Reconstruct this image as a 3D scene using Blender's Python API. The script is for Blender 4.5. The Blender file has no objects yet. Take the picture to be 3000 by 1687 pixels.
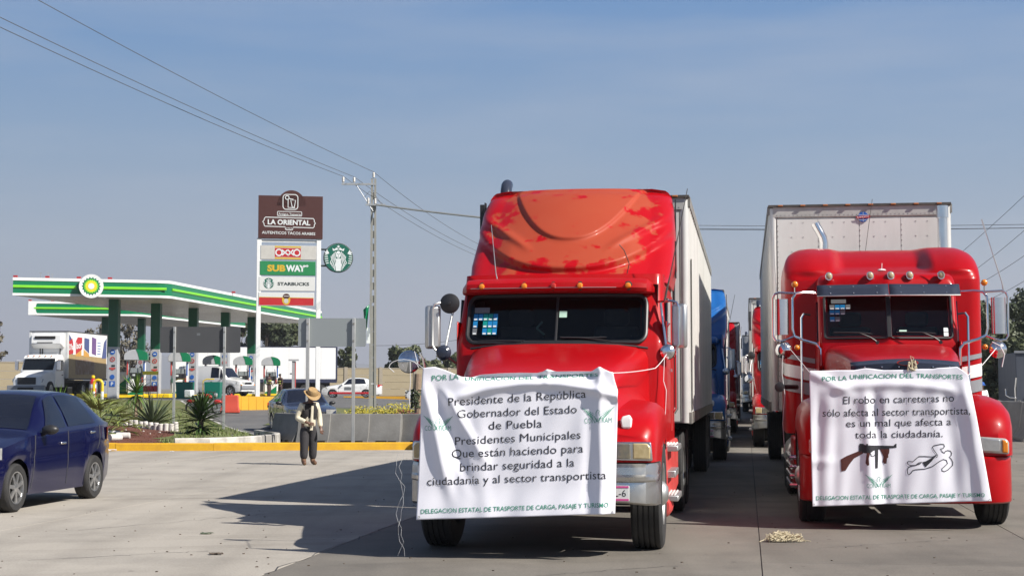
import bpy, bmesh, math, random
from mathutils import Vector, Matrix, Euler
R_ = math.radians
random.seed(7)
S = bpy.context.scene
COL = S.collection

# ------------------------------------------------------------------ camera
F, CX, CY, HC = 4600.0, 1500.0, 843.5, 1.52          # focal length and centre in photo pixels, eye height
TH = math.atan(294.5 / F)
cam_d = bpy.data.cameras.new('camera'); cam = bpy.data.objects.new('camera', cam_d); COL.objects.link(cam)
cam_d.sensor_width = 36; cam_d.lens = 36 * F / 3000; cam_d.clip_start = .1; cam_d.clip_end = 20000
cam.location = (0, 0, HC); cam.rotation_euler = (math.pi / 2 + TH, 0, 0)
S.camera = cam

# ------------------------------------------------------------------ light
SUN_AZ, SUN_EL = R_(29), R_(41)                      # sun stands right of and a little behind the camera
sd = bpy.data.lights.new('sun', 'SUN'); sun = bpy.data.objects.new('sun', sd); COL.objects.link(sun)
sd.energy = 5.0; sd.angle = R_(.5); sd.color = (1.0, .955, .88)
ray_dir = Vector((-math.cos(SUN_AZ) * math.cos(SUN_EL), math.sin(SUN_AZ) * math.cos(SUN_EL), -math.sin(SUN_EL)))
sun.rotation_euler = ray_dir.to_track_quat('-Z', 'Y').to_euler(); sun.location = (30, -15, 40)
W = bpy.data.worlds.new('World'); S.world = W; W.use_nodes = True
nt = W.node_tree; nt.nodes.clear()
N = nt.nodes.new; LK = nt.links.new
sky = N('ShaderNodeTexSky'); sky.sky_type = 'NISHITA'; sky.sun_disc = False
sky.sun_elevation = SUN_EL; sky.sun_rotation = R_(90) + SUN_AZ; sky.air_density = 1.0; sky.dust_density = 2.0; sky.ozone_density = 1.5
tc = N('ShaderNodeTexCoord'); sx = N('ShaderNodeSeparateXYZ'); LK(tc.outputs['Generated'], sx.inputs[0])
ramp = N('ShaderNodeValToRGB'); LK(sx.outputs['Z'], ramp.inputs[0])
stops = [(0, (.246, .252, .300)), (.035, (.232, .252, .310)), (.085, (.190, .252, .330)), (.15, (.130, .220, .345)),
         (.245, (.050, .160, .352)), (.42, (.026, .072, .19)), (1, (.008, .026, .075))]
el = ramp.color_ramp.elements
el[0].position, el[0].color = stops[0][0], (*stops[0][1], 1)
el[1].position, el[1].color = stops[-1][0], (*stops[-1][1], 1)
for p, c in stops[1:-1]:
    e = el.new(p); e.color = (*c, 1)
# thin streaky high cloud
mp = N('ShaderNodeMapping'); mp.inputs['Scale'].default_value = (2.2, 2.2, 15); mp.inputs['Rotation'].default_value = (0, R_(4), 0); LK(tc.outputs['Generated'], mp.inputs[0])
nz = N('ShaderNodeTexNoise'); nz.inputs['Scale'].default_value = 1.6; nz.inputs['Detail'].default_value = 6; nz.inputs['Roughness'].default_value = .55; LK(mp.outputs[0], nz.inputs['Vector'])
mr = N('ShaderNodeMapRange'); mr.inputs[1].default_value = .42; mr.inputs[2].default_value = .75; mr.inputs[3].default_value = 0; mr.inputs[4].default_value = .45; LK(nz.outputs[0], mr.inputs[0])
cm = N('ShaderNodeMixRGB'); LK(mr.outputs[0], cm.inputs[0]); LK(ramp.outputs[0], cm.inputs[1]); cm.inputs[2].default_value = (.27, .31, .385, 1)
sc = N('ShaderNodeVectorMath'); sc.operation = 'SCALE'; sc.inputs['Scale'].default_value = 10; LK(cm.outputs[0], sc.inputs[0])
mx = N('ShaderNodeMixRGB'); mx.inputs[0].default_value = .9; LK(sky.outputs[0], mx.inputs[1]); LK(sc.outputs[0], mx.inputs[2])
bg = N('ShaderNodeBackground'); bg.inputs['Strength'].default_value = .1; LK(mx.outputs[0], bg.inputs[0])
wo = N('ShaderNodeOutputWorld'); LK(bg.outputs[0], wo.inputs[0])
vs = S.view_settings; vs.view_transform = 'Standard'; vs.look = 'None'; vs.gamma = 1; vs.use_curve_mapping = False; vs.exposure = 0.62
S.render.engine = 'CYCLES'; S.cycles.max_bounces = 6; S.cycles.use_denoising = True

# ------------------------------------------------------------------ where a pixel of the photograph lies
def ray(px, py):
    a, b = (px - CX) / F, (CY - py) / F
    return a, math.cos(TH) - b * math.sin(TH), math.sin(TH) + b * math.cos(TH)
def PX(px, py, d):
    x, y, z = ray(px, py); k = d / y
    return Vector((x * k, d, HC + z * k))
YAW = R_(8.47)
CYW, SYW = math.cos(YAW), math.sin(YAW)
class Frame:                                          # the local frame of a truck standing in its lane: x right, y back, z up
    def __init__(s, ox, oy): s.o = (ox, oy)
    def loc(s, px, py, yl):
        rx, ry, rz = ray(px, py)
        k = (yl + s.o[0] * SYW + s.o[1] * CYW) / (rx * SYW + ry * CYW)
        dx, dy = rx * k - s.o[0], ry * k - s.o[1]
        return Vector((dx * CYW - dy * SYW, yl, HC + rz * k))
    def world(s, x, y, z=0):
        return Vector((s.o[0] + x * CYW + y * SYW, s.o[1] - x * SYW + y * CYW, z))
LF, RF = Frame(.325, 15.31), Frame(4.45, 18.11)

def lerp(a, b, t): return a + (b - a) * t
def sstep(a, b, x):
    t = max(0, min(1, (x - a) / (b - a))); return t * t * (3 - 2 * t)
def pl(tab, x):                                       # piecewise linear
    if x <= tab[0][0]: return tab[0][1]
    for (a, va), (b, vb) in zip(tab, tab[1:]):
        if x <= b: return va + (vb - va) * (x - a) / (b - a)
    return tab[-1][1]
def ps(tab, x):                                       # smooth (monotone cubic-ish) interpolation
    if x <= tab[0][0]: return tab[0][1]
    for i in range(len(tab) - 1):
        a, va = tab[i]; b, vb = tab[i + 1]
        if x <= b:
            h = b - a; t = (x - a) / h; d = (vb - va) / h
            def sl(j):
                if j <= 0 or j >= len(tab) - 1: return (tab[1][1]-tab[0][1])/(tab[1][0]-tab[0][0]) if j <= 0 else (tab[-1][1]-tab[-2][1])/(tab[-1][0]-tab[-2][0])
                d0 = (tab[j][1]-tab[j-1][1])/(tab[j][0]-tab[j-1][0]); d1 = (tab[j+1][1]-tab[j][1])/(tab[j+1][0]-tab[j][0])
                return 0 if d0*d1 <= 0 else 2*d0*d1/(d0+d1)
            m0, m1 = sl(i), sl(i + 1)
            t2, t3 = t*t, t*t*t
            return (2*t3-3*t2+1)*va + (t3-2*t2+t)*h*m0 + (-2*t3+3*t2)*vb + (t3-t2)*h*m1
    return tab[-1][1]

# ------------------------------------------------------------------ materials
MATS = {}
def mat(name, col, rough=.5, metal=0, coat=0, var=0, vscale=4, col2=None, bump=0, bscale=40, spec=.5, trans=0, emit=0, alpha=1, stretch=(1,1,1), rvar=0, coord='Object', rnd=0):
    """one procedural material: base colour broken up by two noises, rough variation, fine bump"""
    m = bpy.data.materials.new(name); m.use_nodes = True; t = m.node_tree; p = t.nodes['Principled BSDF']
    p.inputs['Base Color'].default_value = (*col, 1); p.inputs['Roughness'].default_value = rough; p.inputs['Metallic'].default_value = metal
    p.inputs['Coat Weight'].default_value = coat; p.inputs['Coat Roughness'].default_value = .06; p.inputs['Specular IOR Level'].default_value = spec
    if trans: p.inputs['Transmission Weight'].default_value = trans
    if emit:
        p.inputs['Emission Color'].default_value = (*col, 1); p.inputs['Emission Strength'].default_value = emit
    MATS[name] = m
    if not (var or bump or rvar or rnd): return m
    tcn = t.nodes.new('ShaderNodeTexCoord'); mp = t.nodes.new('ShaderNodeMapping'); mp.inputs['Scale'].default_value = stretch
    t.links.new(tcn.outputs[coord], mp.inputs[0])
    src = None
    if var or rvar:
        n1 = t.nodes.new('ShaderNodeTexNoise'); n1.inputs['Scale'].default_value = vscale; n1.inputs['Detail'].default_value = 8; n1.inputs['Roughness'].default_value = .62
        t.links.new(mp.outputs[0], n1.inputs['Vector'])
        rmp = t.nodes.new('ShaderNodeMapRange'); rmp.inputs[1].default_value = .36; rmp.inputs[2].default_value = .68; t.links.new(n1.outputs[0], rmp.inputs[0])
        if var:
            mixn = t.nodes.new('ShaderNodeMixRGB'); mixn.inputs[1].default_value = (*col, 1)
            c2 = col2 or tuple(c * .55 for c in col)
            mixn.inputs[2].default_value = (*c2, 1)
            mu = t.nodes.new('ShaderNodeMath'); mu.operation = 'MULTIPLY'; mu.inputs[1].default_value = var; t.links.new(rmp.outputs[0], mu.inputs[0])
            t.links.new(mu.outputs[0], mixn.inputs[0]); src = mixn.outputs[0]
        if rvar:
            rr = t.nodes.new('ShaderNodeMapRange'); rr.inputs[3].default_value = rough; rr.inputs[4].default_value = min(1, rough + rvar); t.links.new(rmp.outputs[0], rr.inputs[0]); t.links.new(rr.outputs[0], p.inputs['Roughness'])
    if rnd:
        oi = t.nodes.new('ShaderNodeObjectInfo'); hs = t.nodes.new('ShaderNodeHueSaturation')
        rg = t.nodes.new('ShaderNodeMapRange'); rg.inputs[3].default_value = 1 - rnd; rg.inputs[4].default_value = 1 + rnd; t.links.new(oi.outputs['Random'], rg.inputs[0]); t.links.new(rg.outputs[0], hs.inputs['Value'])
        if src: t.links.new(src, hs.inputs['Color'])
        else: hs.inputs['Color'].default_value = (*col, 1)
        src = hs.outputs[0]
    if src: t.links.new(src, p.inputs['Base Color'])
    if bump:
        n2 = t.nodes.new('ShaderNodeTexNoise'); n2.inputs['Scale'].default_value = bscale; n2.inputs['Detail'].default_value = 4; t.links.new(mp.outputs[0], n2.inputs['Vector'])
        b = t.nodes.new('ShaderNodeBump'); b.inputs['Strength'].default_value = bump; b.inputs['Distance'].default_value = .02; t.links.new(n2.outputs[0], b.inputs['Height']); t.links.new(b.outputs[0], p.inputs['Normal'])
    return m

mat('red_paint', (.40, .0015, .004), .36, coat=.14, var=.45, vscale=2.6, col2=(.30, .010, .010), rvar=.2, spec=.16)
mat('red_paint_clean', (.37, .001, .004), .28, coat=.18, var=.35, vscale=2.4, col2=(.29, .006, .007), rvar=.12, spec=.16)
mat('red_dull', (.52, .03, .03), .5, var=.5, vscale=6, col2=(.55, .16, .13), bump=.05)
mat('blue_paint', (.008, .085, .30), .3, coat=.3, var=.4, vscale=2.4, col2=(.02, .16, .38), spec=.3)
mat('chrome', (.80, .80, .80), .10, 1, var=.3, vscale=5, col2=(.6, .6, .6), rvar=.12)
mat('aluminium', (.62, .62, .60), .36, 1, var=.5, vscale=3, col2=(.42, .42, .41), rvar=.2)
mat('bumper_metal', (.66, .65, .62), .24, 1, var=.6, vscale=4, col2=(.40, .39, .37), bump=.12, bscale=5, rvar=.25)
mat('rubber', (.022, .022, .023), .78, var=.5, vscale=9, col2=(.045, .042, .038), bump=.15, bscale=60)
mat('black_plastic', (.018, .018, .020), .45, var=.3, vscale=7, col2=(.035, .034, .033))
mat('dark_frame', (.014, .013, .013), .7, var=.5, vscale=5, col2=(.04, .032, .026))
mat('dark_glass', (.008, .011, .016), .06, coat=0, spec=.14, var=.3, vscale=3, col2=(.015, .02, .026))
mat('tinted_glass', (.010, .013, .024), .06, coat=0, spec=.3, var=.3, vscale=2, col2=(.02, .024, .036))
mat('smoked_visor', (.036, .043, .066), .25, coat=.1, spec=.25, var=.2, vscale=3)
mat('amber_lens', (.75, .23, .01), .22, coat=.6, var=.3, vscale=20, col2=(.5, .12, .01))
mat('red_lens', (.45, .02, .01), .25, coat=.6, var=.3, vscale=20)
mat('cream_lens', (.50, .42, .25), .25, coat=.6, var=.4, vscale=15, col2=(.36, .29, .17))
mat('clear_lens', (.55, .55, .52), .08, .35, coat=1, var=.6, vscale=14, col2=(.2, .2, .19))
mat('yellowed_lens', (.55, .44, .24), .2, coat=.8, var=.6, vscale=22, col2=(.35, .25, .1))
mat('headlight_glass', (.20, .20, .19), .1, .5, coat=1, var=.8, vscale=16, col2=(.38, .33, .22))
mat('lamp_clear', (.62, .62, .61), .16, .7, coat=.6, var=.5, vscale=18, col2=(.40, .40, .39))
mat('mirror_glass', (.55, .58, .62), .03, 1, var=.1)
mat('trailer_white', (.70, .69, .66), .42, var=.55, vscale=1.6, col2=(.50, .49, .46), stretch=(1.5, 1.5, .35), bump=.04, bscale=8, rvar=.2)
mat('trailer_side', (.72, .71, .68), .40, var=.5, vscale=1.4, col2=(.54, .53, .50), stretch=(1.2, 1.2, .3), rvar=.2)
mat('corner_metal', (.66, .65, .62), .4, .25, var=.4, vscale=3, col2=(.5, .49, .47))
mat('rivet_dark', (.36, .35, .33), .5, var=.3)
mat('rail_light', (.50, .49, .46), .45, .2, var=.6, vscale=4, col2=(.30, .29, .26))
mat('old_amber', (.42, .14, .03), .4, var=.4, vscale=20, col2=(.25, .10, .05))
mat('dirty_trim', (.34, .33, .30), .55, .3, var=.8, vscale=5, col2=(.10, .095, .085), rvar=.2)
mat('rail_black', (.045, .042, .040), .6, var=.6, vscale=8, col2=(.12, .10, .08))
mat('white_paint', (.80, .80, .79), .35, coat=.3, var=.18, vscale=2.5, col2=(.66, .66, .64))
mat('white_car', (.82, .82, .82), .22, coat=.9, var=.1, vscale=2)
mat('white_plastic', (.80, .79, .77), .4, var=.2, vscale=8)
mat('banner_cloth', (.84, .83, .89), .55, var=.12, vscale=2, col2=(.74, .73, .80), spec=.2)
mat('print_black', (.02, .02, .025), .6, var=.1)
mat('print_green', (.05, .30, .19), .6, var=.15, vscale=6)
mat('print_brown', (.10, .022, .015), .6, var=.5, vscale=30, col2=(.05, .012, .01), stretch=(1, 1, 6))
mat('sticker_blue', (.01, .17, .42), .4, var=.4, vscale=30, col2=(.02, .26, .5))
mat('sticker_green', (.0, .22, .20), .4, var=.4, vscale=30, col2=(.02, .35, .3))
mat('sticker_white', (.72, .75, .75), .5, var=.2, vscale=40)
mat('sticker_grey', (.13, .14, .15), .5, var=.5, vscale=60, col2=(.2, .21, .22))
mat('sticker_mint', (.42, .62, .50), .5, var=.2, vscale=20)
mat('navy_paint', (.003, .004, .034), .2, coat=.4, var=.25, vscale=3, col2=(.006, .0065, .042), spec=.3)
mat('darkblue_paint', (.022, .030, .060), .25, coat=.9, var=.3, vscale=3, col2=(.04, .05, .08))
mat('alloy', (.66, .66, .66), .28, .9, var=.3, vscale=8, col2=(.45, .45, .45))
mat('plate_white', (.72, .72, .70), .4, var=.2, vscale=10)
mat('lettering_grey', (.09, .09, .095), .6, var=.1)
mat('rivet_grey', (.50, .49, .46), .5, var=.3)
mat('string_thin', (.42, .42, .42), .7, var=.2)
mat('plate_pink', (.62, .08, .28), .45, var=.2, vscale=10)
mat('sign_brown', (.062, .018, .014), .5, var=.25, vscale=3, col2=(.085, .03, .024))
mat('sign_white', (.66, .66, .64), .45, var=.25, vscale=2.5, col2=(.56, .56, .54))
mat('sign_cream', (.55, .53, .49), .45, var=.25, vscale=2.5)
mat('sign_green', (.02, .22, .075), .45, var=.2, vscale=3)
mat('sign_yellow', (.62, .40, .03), .45, var=.2, vscale=6)
mat('sign_red', (.48, .02, .025), .45, var=.2, vscale=3)
mat('sign_teal', (.004, .115, .075), .45, var=.2, vscale=3)
mat('ink_dark', (.02, .035, .035), .5, var=.1)
mat('bp_green', (.0, .17, .065), .35, coat=.3, var=.2, vscale=1.5, col2=(.0, .14, .055))
mat('bp_lime', (.20, .62, .03), .4, var=.15, vscale=2)
mat('bp_yellow', (.75, .62, .03), .4, var=.15, vscale=3)
mat('fascia_white', (.80, .80, .78), .4, var=.15, vscale=1)
mat('soffit', (.74, .71, .66), .22, var=.7, vscale=.9, col2=(.50, .46, .41), stretch=(.5, 6, 1), rvar=.3)
mat('column_green', (.0, .085, .035), .4, coat=.2, var=.3, vscale=2, col2=(.0, .06, .028))
mat('column_grey', (.42, .43, .45), .5, var=.25, vscale=3)
mat('picto_blue', (.02, .11, .42), .5, var=.15)
mat('picto_red', (.50, .06, .05), .5, var=.15)
mat('panel_grey', (.30, .31, .33), .45, .3, var=.3, vscale=2)
mat('sheet_dark', (.085, .085, .090), .55, .2, var=.35, vscale=1.2, col2=(.065, .065, .07))
mat('sheet_light', (.27, .295, .30), .5, .2, var=.25, vscale=1.2, col2=(.22, .24, .25))
mat('galvanised', (.55, .55, .53), .4, .6, var=.4, vscale=6, col2=(.36, .36, .35))
mat('pole_concrete', (.30, .295, .27), .85, var=.5, vscale=3, col2=(.2, .195, .18), bump=.2)
mat('porcelain', (.55, .53, .50), .3, var=.2, vscale=10)
mat('wire', (.10, .10, .105), .6, var=.2)
mat('cable_sleeve', (.42, .42, .40), .6, var=.3)
mat('yellow_paint', (.68, .385, .012), .6, var=.55, vscale=3.5, col2=(.46, .22, .02), bump=.15, bscale=18)
mat('yellow_wall', (.62, .33, .02), .65, var=.4, vscale=1.5, col2=(.5, .25, .02), bump=.1)
mat('yellow_bright', (.80, .55, .01), .45, var=.3, vscale=6)
mat('kerb_white', (.60, .57, .52), .8, var=.75, vscale=3, col2=(.25, .235, .21), bump=.25)
mat('kerb_grey', (.34, .32, .29), .85, var=.6, vscale=4, bump=.25)
mat('barrier_concrete', (.215, .208, .195), .85, var=.75, vscale=2.6, col2=(.15, .143, .132), bump=.22, bscale=14)
mat('stub_white', (.68, .65, .61), .7, var=.55, vscale=9, col2=(.38, .33, .29), bump=.2, rnd=.12)
mat('wall_ochre', (.33, .275, .18), .85, var=.55, vscale=1.2, col2=(.29, .235, .15), bump=.25, stretch=(1, 1, 2.5))
mat('wall_post', (.33, .285, .22), .85, var=.4, vscale=3)
mat('plastic_red', (.52, .065, .035), .5, var=.35, vscale=4, col2=(.40, .05, .03))
mat('bright_red', (.55, .02, .02), .35, coat=.4, var=.2)
mat('barrel_green', (.0, .15, .10), .45, var=.25, vscale=4)
mat('leaf_yucca', (.060, .125, .018), .42, var=.6, vscale=5, col2=(.15, .20, .035), rnd=.4)
mat('leaf_dark', (.022, .055, .012), .40, var=.6, vscale=5, col2=(.06, .10, .018), rnd=.45)
mat('leaf_agave', (.085, .115, .065), .5, var=.5, vscale=5, col2=(.14, .13, .075), rnd=.35)
mat('leaf_palm', (.13, .17, .035), .5, var=.6, vscale=5, col2=(.25, .24, .07), rnd=.4)
mat('leaf_dry', (.26, .19, .09), .7, var=.4, vscale=5, rnd=.3)
mat('tree_leaf', (.060, .075, .030), .6, var=.8, vscale=.9, col2=(.105, .115, .045))
mat('tree_leaf_dark', (.044, .058, .028), .6, var=.8, vscale=.8, col2=(.07, .085, .032))
mat('tree_leaf_dry', (.16, .14, .10), .7, var=.8, vscale=.9, col2=(.10, .09, .06))
mat('bark', (.10, .075, .055), .9, var=.5, vscale=6, bump=.4)
mat('trunk_pale', (.28, .20, .14), .85, var=.5, vscale=8, bump=.3)
mat('flower_yellow', (.42, .33, .03), .6, var=.5, vscale=6, col2=(.12, .2, .03))
mat('flower_red', (.20, .012, .03), .6, var=.5, vscale=6, col2=(.07, .09, .02))
mat('grass_blade', (.10, .15, .028), .6, var=.7, vscale=.6, col2=(.18, .17, .06), coord='Object')
mat('stone_white', (.62, .58, .53), .85, var=.4, vscale=10, bump=.3)
mat('rope_cream', (.56, .49, .34), .75, var=.3, vscale=20, col2=(.58, .48, .3))
mat('string_white', (.72, .72, .72), .7, var=.2)
mat('skin_brown', (.14, .068, .042), .5, var=.2, vscale=20)
mat('cloth_cream', (.66, .60, .46), .85, var=.25, vscale=9, bump=.2)
mat('cloth_black', (.018, .016, .016), .85, var=.4, vscale=9, col2=(.035, .03, .03), bump=.2)
mat('cloth_trousers', (.028, .026, .030), .85, var=.4, vscale=7, col2=(.05, .045, .045), bump=.2)
mat('boot_leather', (.17, .095, .05), .65, var=.5, vscale=12)
mat('straw', (.40, .26, .115), .75, var=.5, vscale=14, col2=(.28, .17, .07), bump=.25, bscale=90)
mat('overall_maroon', (.055, .030, .028), .8, var=.3, vscale=8)
mat('hivis', (.55, .60, .10), .6, var=.2)
mat('litter_paper', (.66, .60, .56), .8, var=.4, vscale=12, col2=(.5, .3, .26))
mat('reefer_tan', (.38, .27, .12), .5, var=.5, vscale=2.5, col2=(.28, .19, .09))
mat('reefer_blue', (.07, .09, .24), .5, var=.3, vscale=3)
mat('reefer_orange', (.60, .31, .06), .5, var=.3, vscale=3)
mat('reefer_purple', (.16, .08, .24), .5, var=.3, vscale=3)
mat('reefer_photo', (.22, .13, .07), .6, var=.9, vscale=3.5, col2=(.34, .27, .22))
mat('dark_blue_trim', (.02, .025, .06), .5, var=.2)
mat('container_grey', (.060, .070, .095), .6, var=.5, vscale=1.5, col2=(.10, .11, .13))
mat('seam_dark', (.03, .03, .032), .7, var=.2)

def glass_mat(name, tint):
    m = bpy.data.materials.new(name); m.use_nodes = True; t = m.node_tree; t.nodes.clear(); MATS[name] = m; n, L = t.nodes.new, t.links.new
    tr = n('ShaderNodeBsdfTransparent'); gl = n('ShaderNodeBsdfGlossy'); gl.inputs['Roughness'].default_value = .03; gl.inputs['Color'].default_value = (.9, .92, .95, 1)
    tcn = n('ShaderNodeTexCoord'); nz_ = n('ShaderNodeTexNoise'); nz_.inputs['Scale'].default_value = 3; nz_.inputs['Detail'].default_value = 6; L(tcn.outputs['Object'], nz_.inputs['Vector'])
    mr_ = n('ShaderNodeMixRGB'); mr_.inputs[1].default_value = (*tint, 1); mr_.inputs[2].default_value = (*[c * .8 for c in tint], 1); L(nz_.outputs[0], mr_.inputs[0]); L(mr_.outputs[0], tr.inputs['Color'])
    fr = n('ShaderNodeFresnel'); fr.inputs['IOR'].default_value = 1.38; mx_ = n('ShaderNodeMixShader'); L(fr.outputs[0], mx_.inputs[0]); L(tr.outputs[0], mx_.inputs[1]); L(gl.outputs[0], mx_.inputs[2])
    o = n('ShaderNodeOutputMaterial'); L(mx_.outputs[0], o.inputs['Surface'])
glass_mat('clear_glass', (.50, .54, .55))
mat('grey_cab', (.16, .165, .175), .4, var=.3, vscale=2)
mat('cab_liner', (.035, .033, .032), .85, var=.3, vscale=4)
mat('cab_seat', (.15, .145, .14), .8, var=.4, vscale=6)
mat('cab_dash', (.22, .21, .195), .6, var=.4, vscale=6)

# ------------------------------------------------------------------ mesh collector
class MB:
    def __init__(s): s.v = []; s.f = []; s.mi = []; s.cur = 0
    def add(s, vs, fs):
        o = len(s.v); s.v += [tuple(v) for v in vs]
        for f in fs: s.f.append([o + i for i in f]); s.mi.append(s.cur)
        return s
    def box(s, c, d, rz=0, rx=0, ry=0, taper=(1, 1)):
        hx, hy, hz = d[0] / 2, d[1] / 2, d[2] / 2
        m = Euler((rx, ry, rz)).to_matrix()
        vs = []
        for z in (-1, 1):
            tx, ty = (1, 1) if z < 0 else taper
            for x, y in ((-1, -1), (1, -1), (1, 1), (-1, 1)):
                vs.append(Vector(c) + m @ Vector((x * hx * tx, y * hy * ty, z * hz)))
        return s.add(vs, [(3, 2, 1, 0), (4, 5, 6, 7), (0, 1, 5, 4), (1, 2, 6, 5), (2, 3, 7, 6), (3, 0, 4, 7)])
    def loft(s, secs, closed=True, cap0=True, cap1=True):
        n = len(secs[0]); vs = [p for sec in secs for p in sec]; fs = []
        for i in range(len(secs) - 1):
            for j in range(n if closed else n - 1):
                a = i * n + j; b = i * n + (j + 1) % n
                fs.append((a, b, b + n, a + n))
        if cap0: fs.append(tuple(range(n - 1, -1, -1)))
        if cap1: fs.append(tuple((len(secs) - 1) * n + j for j in range(n)))
        return s.add(vs, fs)
    def tube(s, pts, r, n=8, closed=False, caps=True):
        pts = [Vector(p) for p in pts]; rs = r if isinstance(r, (list, tuple)) else [r] * len(pts)
        secs = []; up = None
        for i, p in enumerate(pts):
            if closed: d = pts[(i + 1) % len(pts)] - pts[i - 1]
            elif i == 0: d = pts[1] - p
            elif i == len(pts) - 1: d = p - pts[i - 1]
            else: d = (pts[i + 1] - p).normalized() + (p - pts[i - 1]).normalized()
            if d.length < 1e-9: d = Vector((0, 0, 1))
            d.normalize()
            if up is None: up = Vector((0, 0, 1)) if abs(d.z) < .9 else Vector((0, 1, 0))
            a = d.cross(up)
            if a.length < 1e-4: a = d.cross(Vector((1, 0, 0)))
            a.normalize(); b = a.cross(d).normalized(); up = b
            secs.append([p + (a * math.cos(t) + b * math.sin(t)) * rs[i] for t in [2 * math.pi * k / n for k in range(n)]])
        if closed: secs.append(secs[0])
        return s.loft(secs, True, caps and not closed, caps and not closed)
    def lathe(s, prof, c=(0, 0, 0), axis='z', n=24, cap=True):
        secs = []
        for r, h in prof:
            sec = []
            for k in range(n):
                t = 2 * math.pi * k / n; u, w = r * math.cos(t), r * math.sin(t)
                p = {'z': (u, w, h), 'x': (h, u, w), 'y': (u, h, w)}[axis]
                sec.append(Vector(c) + Vector(p))
            secs.append(sec)
        return s.loft(secs, True, cap, cap)
    def prism(s, poly, a, b, axis='y'):               # poly in the two other axes, from a to b along axis
        def P(u, w, h): return {'y': (u, h, w), 'x': (h, u, w), 'z': (u, w, h)}[axis]
        return s.loft([[P(u, w, a) for u, w in poly], [P(u, w, b) for u, w in poly]])
    def grid(s, rows, flip=False):
        return s.loft(rows, closed=False, cap0=False, cap1=False)
    def ellipsoid(s, c, d, n=16, m=8):
        return s.loft([[(c[0] + d[0] * math.cos(2 * math.pi * k / n) * math.cos(t), c[1] + d[1] * math.sin(2 * math.pi * k / n) * math.cos(t), c[2] + d[2] * math.sin(t)) for k in range(n)] for t in [(-.5 + (j + .02) / (m + .04 - .0)) * math.pi for j in range(m + 1)]])
    def cut(s, pred):                                  # drop the faces that lie wholly inside an opening
        keep = [i for i, f in enumerate(s.f) if not (len(f) == 4 and all(pred(*s.v[k]) for k in f))]
        s.f = [s.f[i] for i in keep]; s.mi = [s.mi[i] for i in keep]; return s
    def build(s, name, mats, parent=None, smooth=32, bevel=0, label=None, fix=True, xf=None):
        me = bpy.data.meshes.new(name); me.from_pydata(s.v, [], s.f)
        for mm in (mats if isinstance(mats, (list, tuple)) else [mats]): me.materials.append(MATS[mm] if isinstance(mm, str) else mm)
        if any(s.mi): me.polygons.foreach_set('material_index', s.mi)
        if xf is not None: me.transform(xf)
        if fix:
            b = bmesh.new(); b.from_mesh(me); bmesh.ops.remove_doubles(b, verts=b.verts, dist=1e-5); bmesh.ops.recalc_face_normals(b, faces=b.faces); b.to_mesh(me); b.free()
        if smooth:
            me.shade_smooth(); me.set_sharp_from_angle(angle=R_(smooth))
        me.update()
        o = bpy.data.objects.new(name, me); COL.objects.link(o)
        if parent: o.parent = parent
        if label: o['label'] = label
        if bevel:
            md = o.modifiers.new('bevel', 'BEVEL'); md.width = bevel; md.segments = 2; md.limit_method = 'ANGLE'; md.angle_limit = R_(40)
        return o

def thing(name, label, cat, loc=(0, 0, 0), rz=0, group=None):
    o = bpy.data.objects.new(name, None); COL.objects.link(o); o.empty_display_size = .2
    o.location = loc; o.rotation_euler = (0, 0, rz); o['label'] = label; o['category'] = cat
    if group: o['group'] = group
    return o
def tag(o, label, cat, group=None):
    o['label'] = label; o['category'] = cat
    if group: o['group'] = group
    return o
def struct(o): o['kind'] = 'structure'; return o
def stuff(o): o['kind'] = 'stuff'; return o
def copy_tree(o, parent=None, remap=None, skip=()):
    c = o.copy(); COL.objects.link(c); c.parent = parent
    if remap and o.type == 'MESH':
        for i, sl in enumerate(c.material_slots):
            k = sl.material.name if sl.material else None
            if k in remap: sl.link = 'OBJECT'; sl.material = MATS[remap[k]]
    for ch in list(o.children):
        if ch.name.split('.')[0] in skip: continue
        copy_tree(ch, c, remap, skip)
    return c
def rrect(x0, x1, z0, z1, r, n=5):                    # rounded rectangle outline
    out = []
    for cx, cz, a in ((x1 - r, z1 - r, 0), (x0 + r, z1 - r, 90), (x0 + r, z0 + r, 180), (x1 - r, z0 + r, 270)):
        for k in range(n + 1):
            t = R_(a + 90 * k / n); out.append((cx + r * math.cos(t), cz + r * math.sin(t)))
    return out
def dense(pts, step):                                 # closed outline with its long edges subdivided
    out = []
    for (a, b), (c, d) in zip(pts, pts[1:] + pts[:1]):
        n = max(1, math.ceil(math.hypot(c - a, d - b) / step)); out += [(lerp(a, c, k / n), lerp(b, d, k / n)) for k in range(n)]
    return out
def disc2(cx, cy, r, n=24): return [(cx + r * math.cos(2 * math.pi * k / n), cy + r * math.sin(2 * math.pi * k / n)) for k in range(n)]

# ------------------------------------------------------------------ flat print: lettering and drawings laid on a surface
_fcache = {}
def text2d(s, res=3, bold=0):
    """mesh of a line of lettering in 2d: (verts, faces, width, cap height)"""
    k = (s, res, bold)
    if k in _fcache: return _fcache[k]
    cu = bpy.data.curves.new('t', 'FONT'); cu.body = s; cu.resolution_u = res; cu.offset = bold
    o = bpy.data.objects.new('t', cu); COL.objects.link(o); bpy.context.view_layer.update()
    me = bpy.data.meshes.new_from_object(o.evaluated_get(bpy.context.evaluated_depsgraph_get()))
    vs = [(v.co.x, v.co.y) for v in me.vertices]; fs = [list(p.vertices) for p in me.polygons]
    bpy.data.objects.remove(o); bpy.data.curves.remove(cu); bpy.data.meshes.remove(me)
    x0 = min(v[0] for v in vs); x1 = max(v[0] for v in vs)
    vs = [(x - x0, y) for x, y in vs]
    _fcache[k] = (vs, fs, x1 - x0, .729); return _fcache[k]
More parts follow.
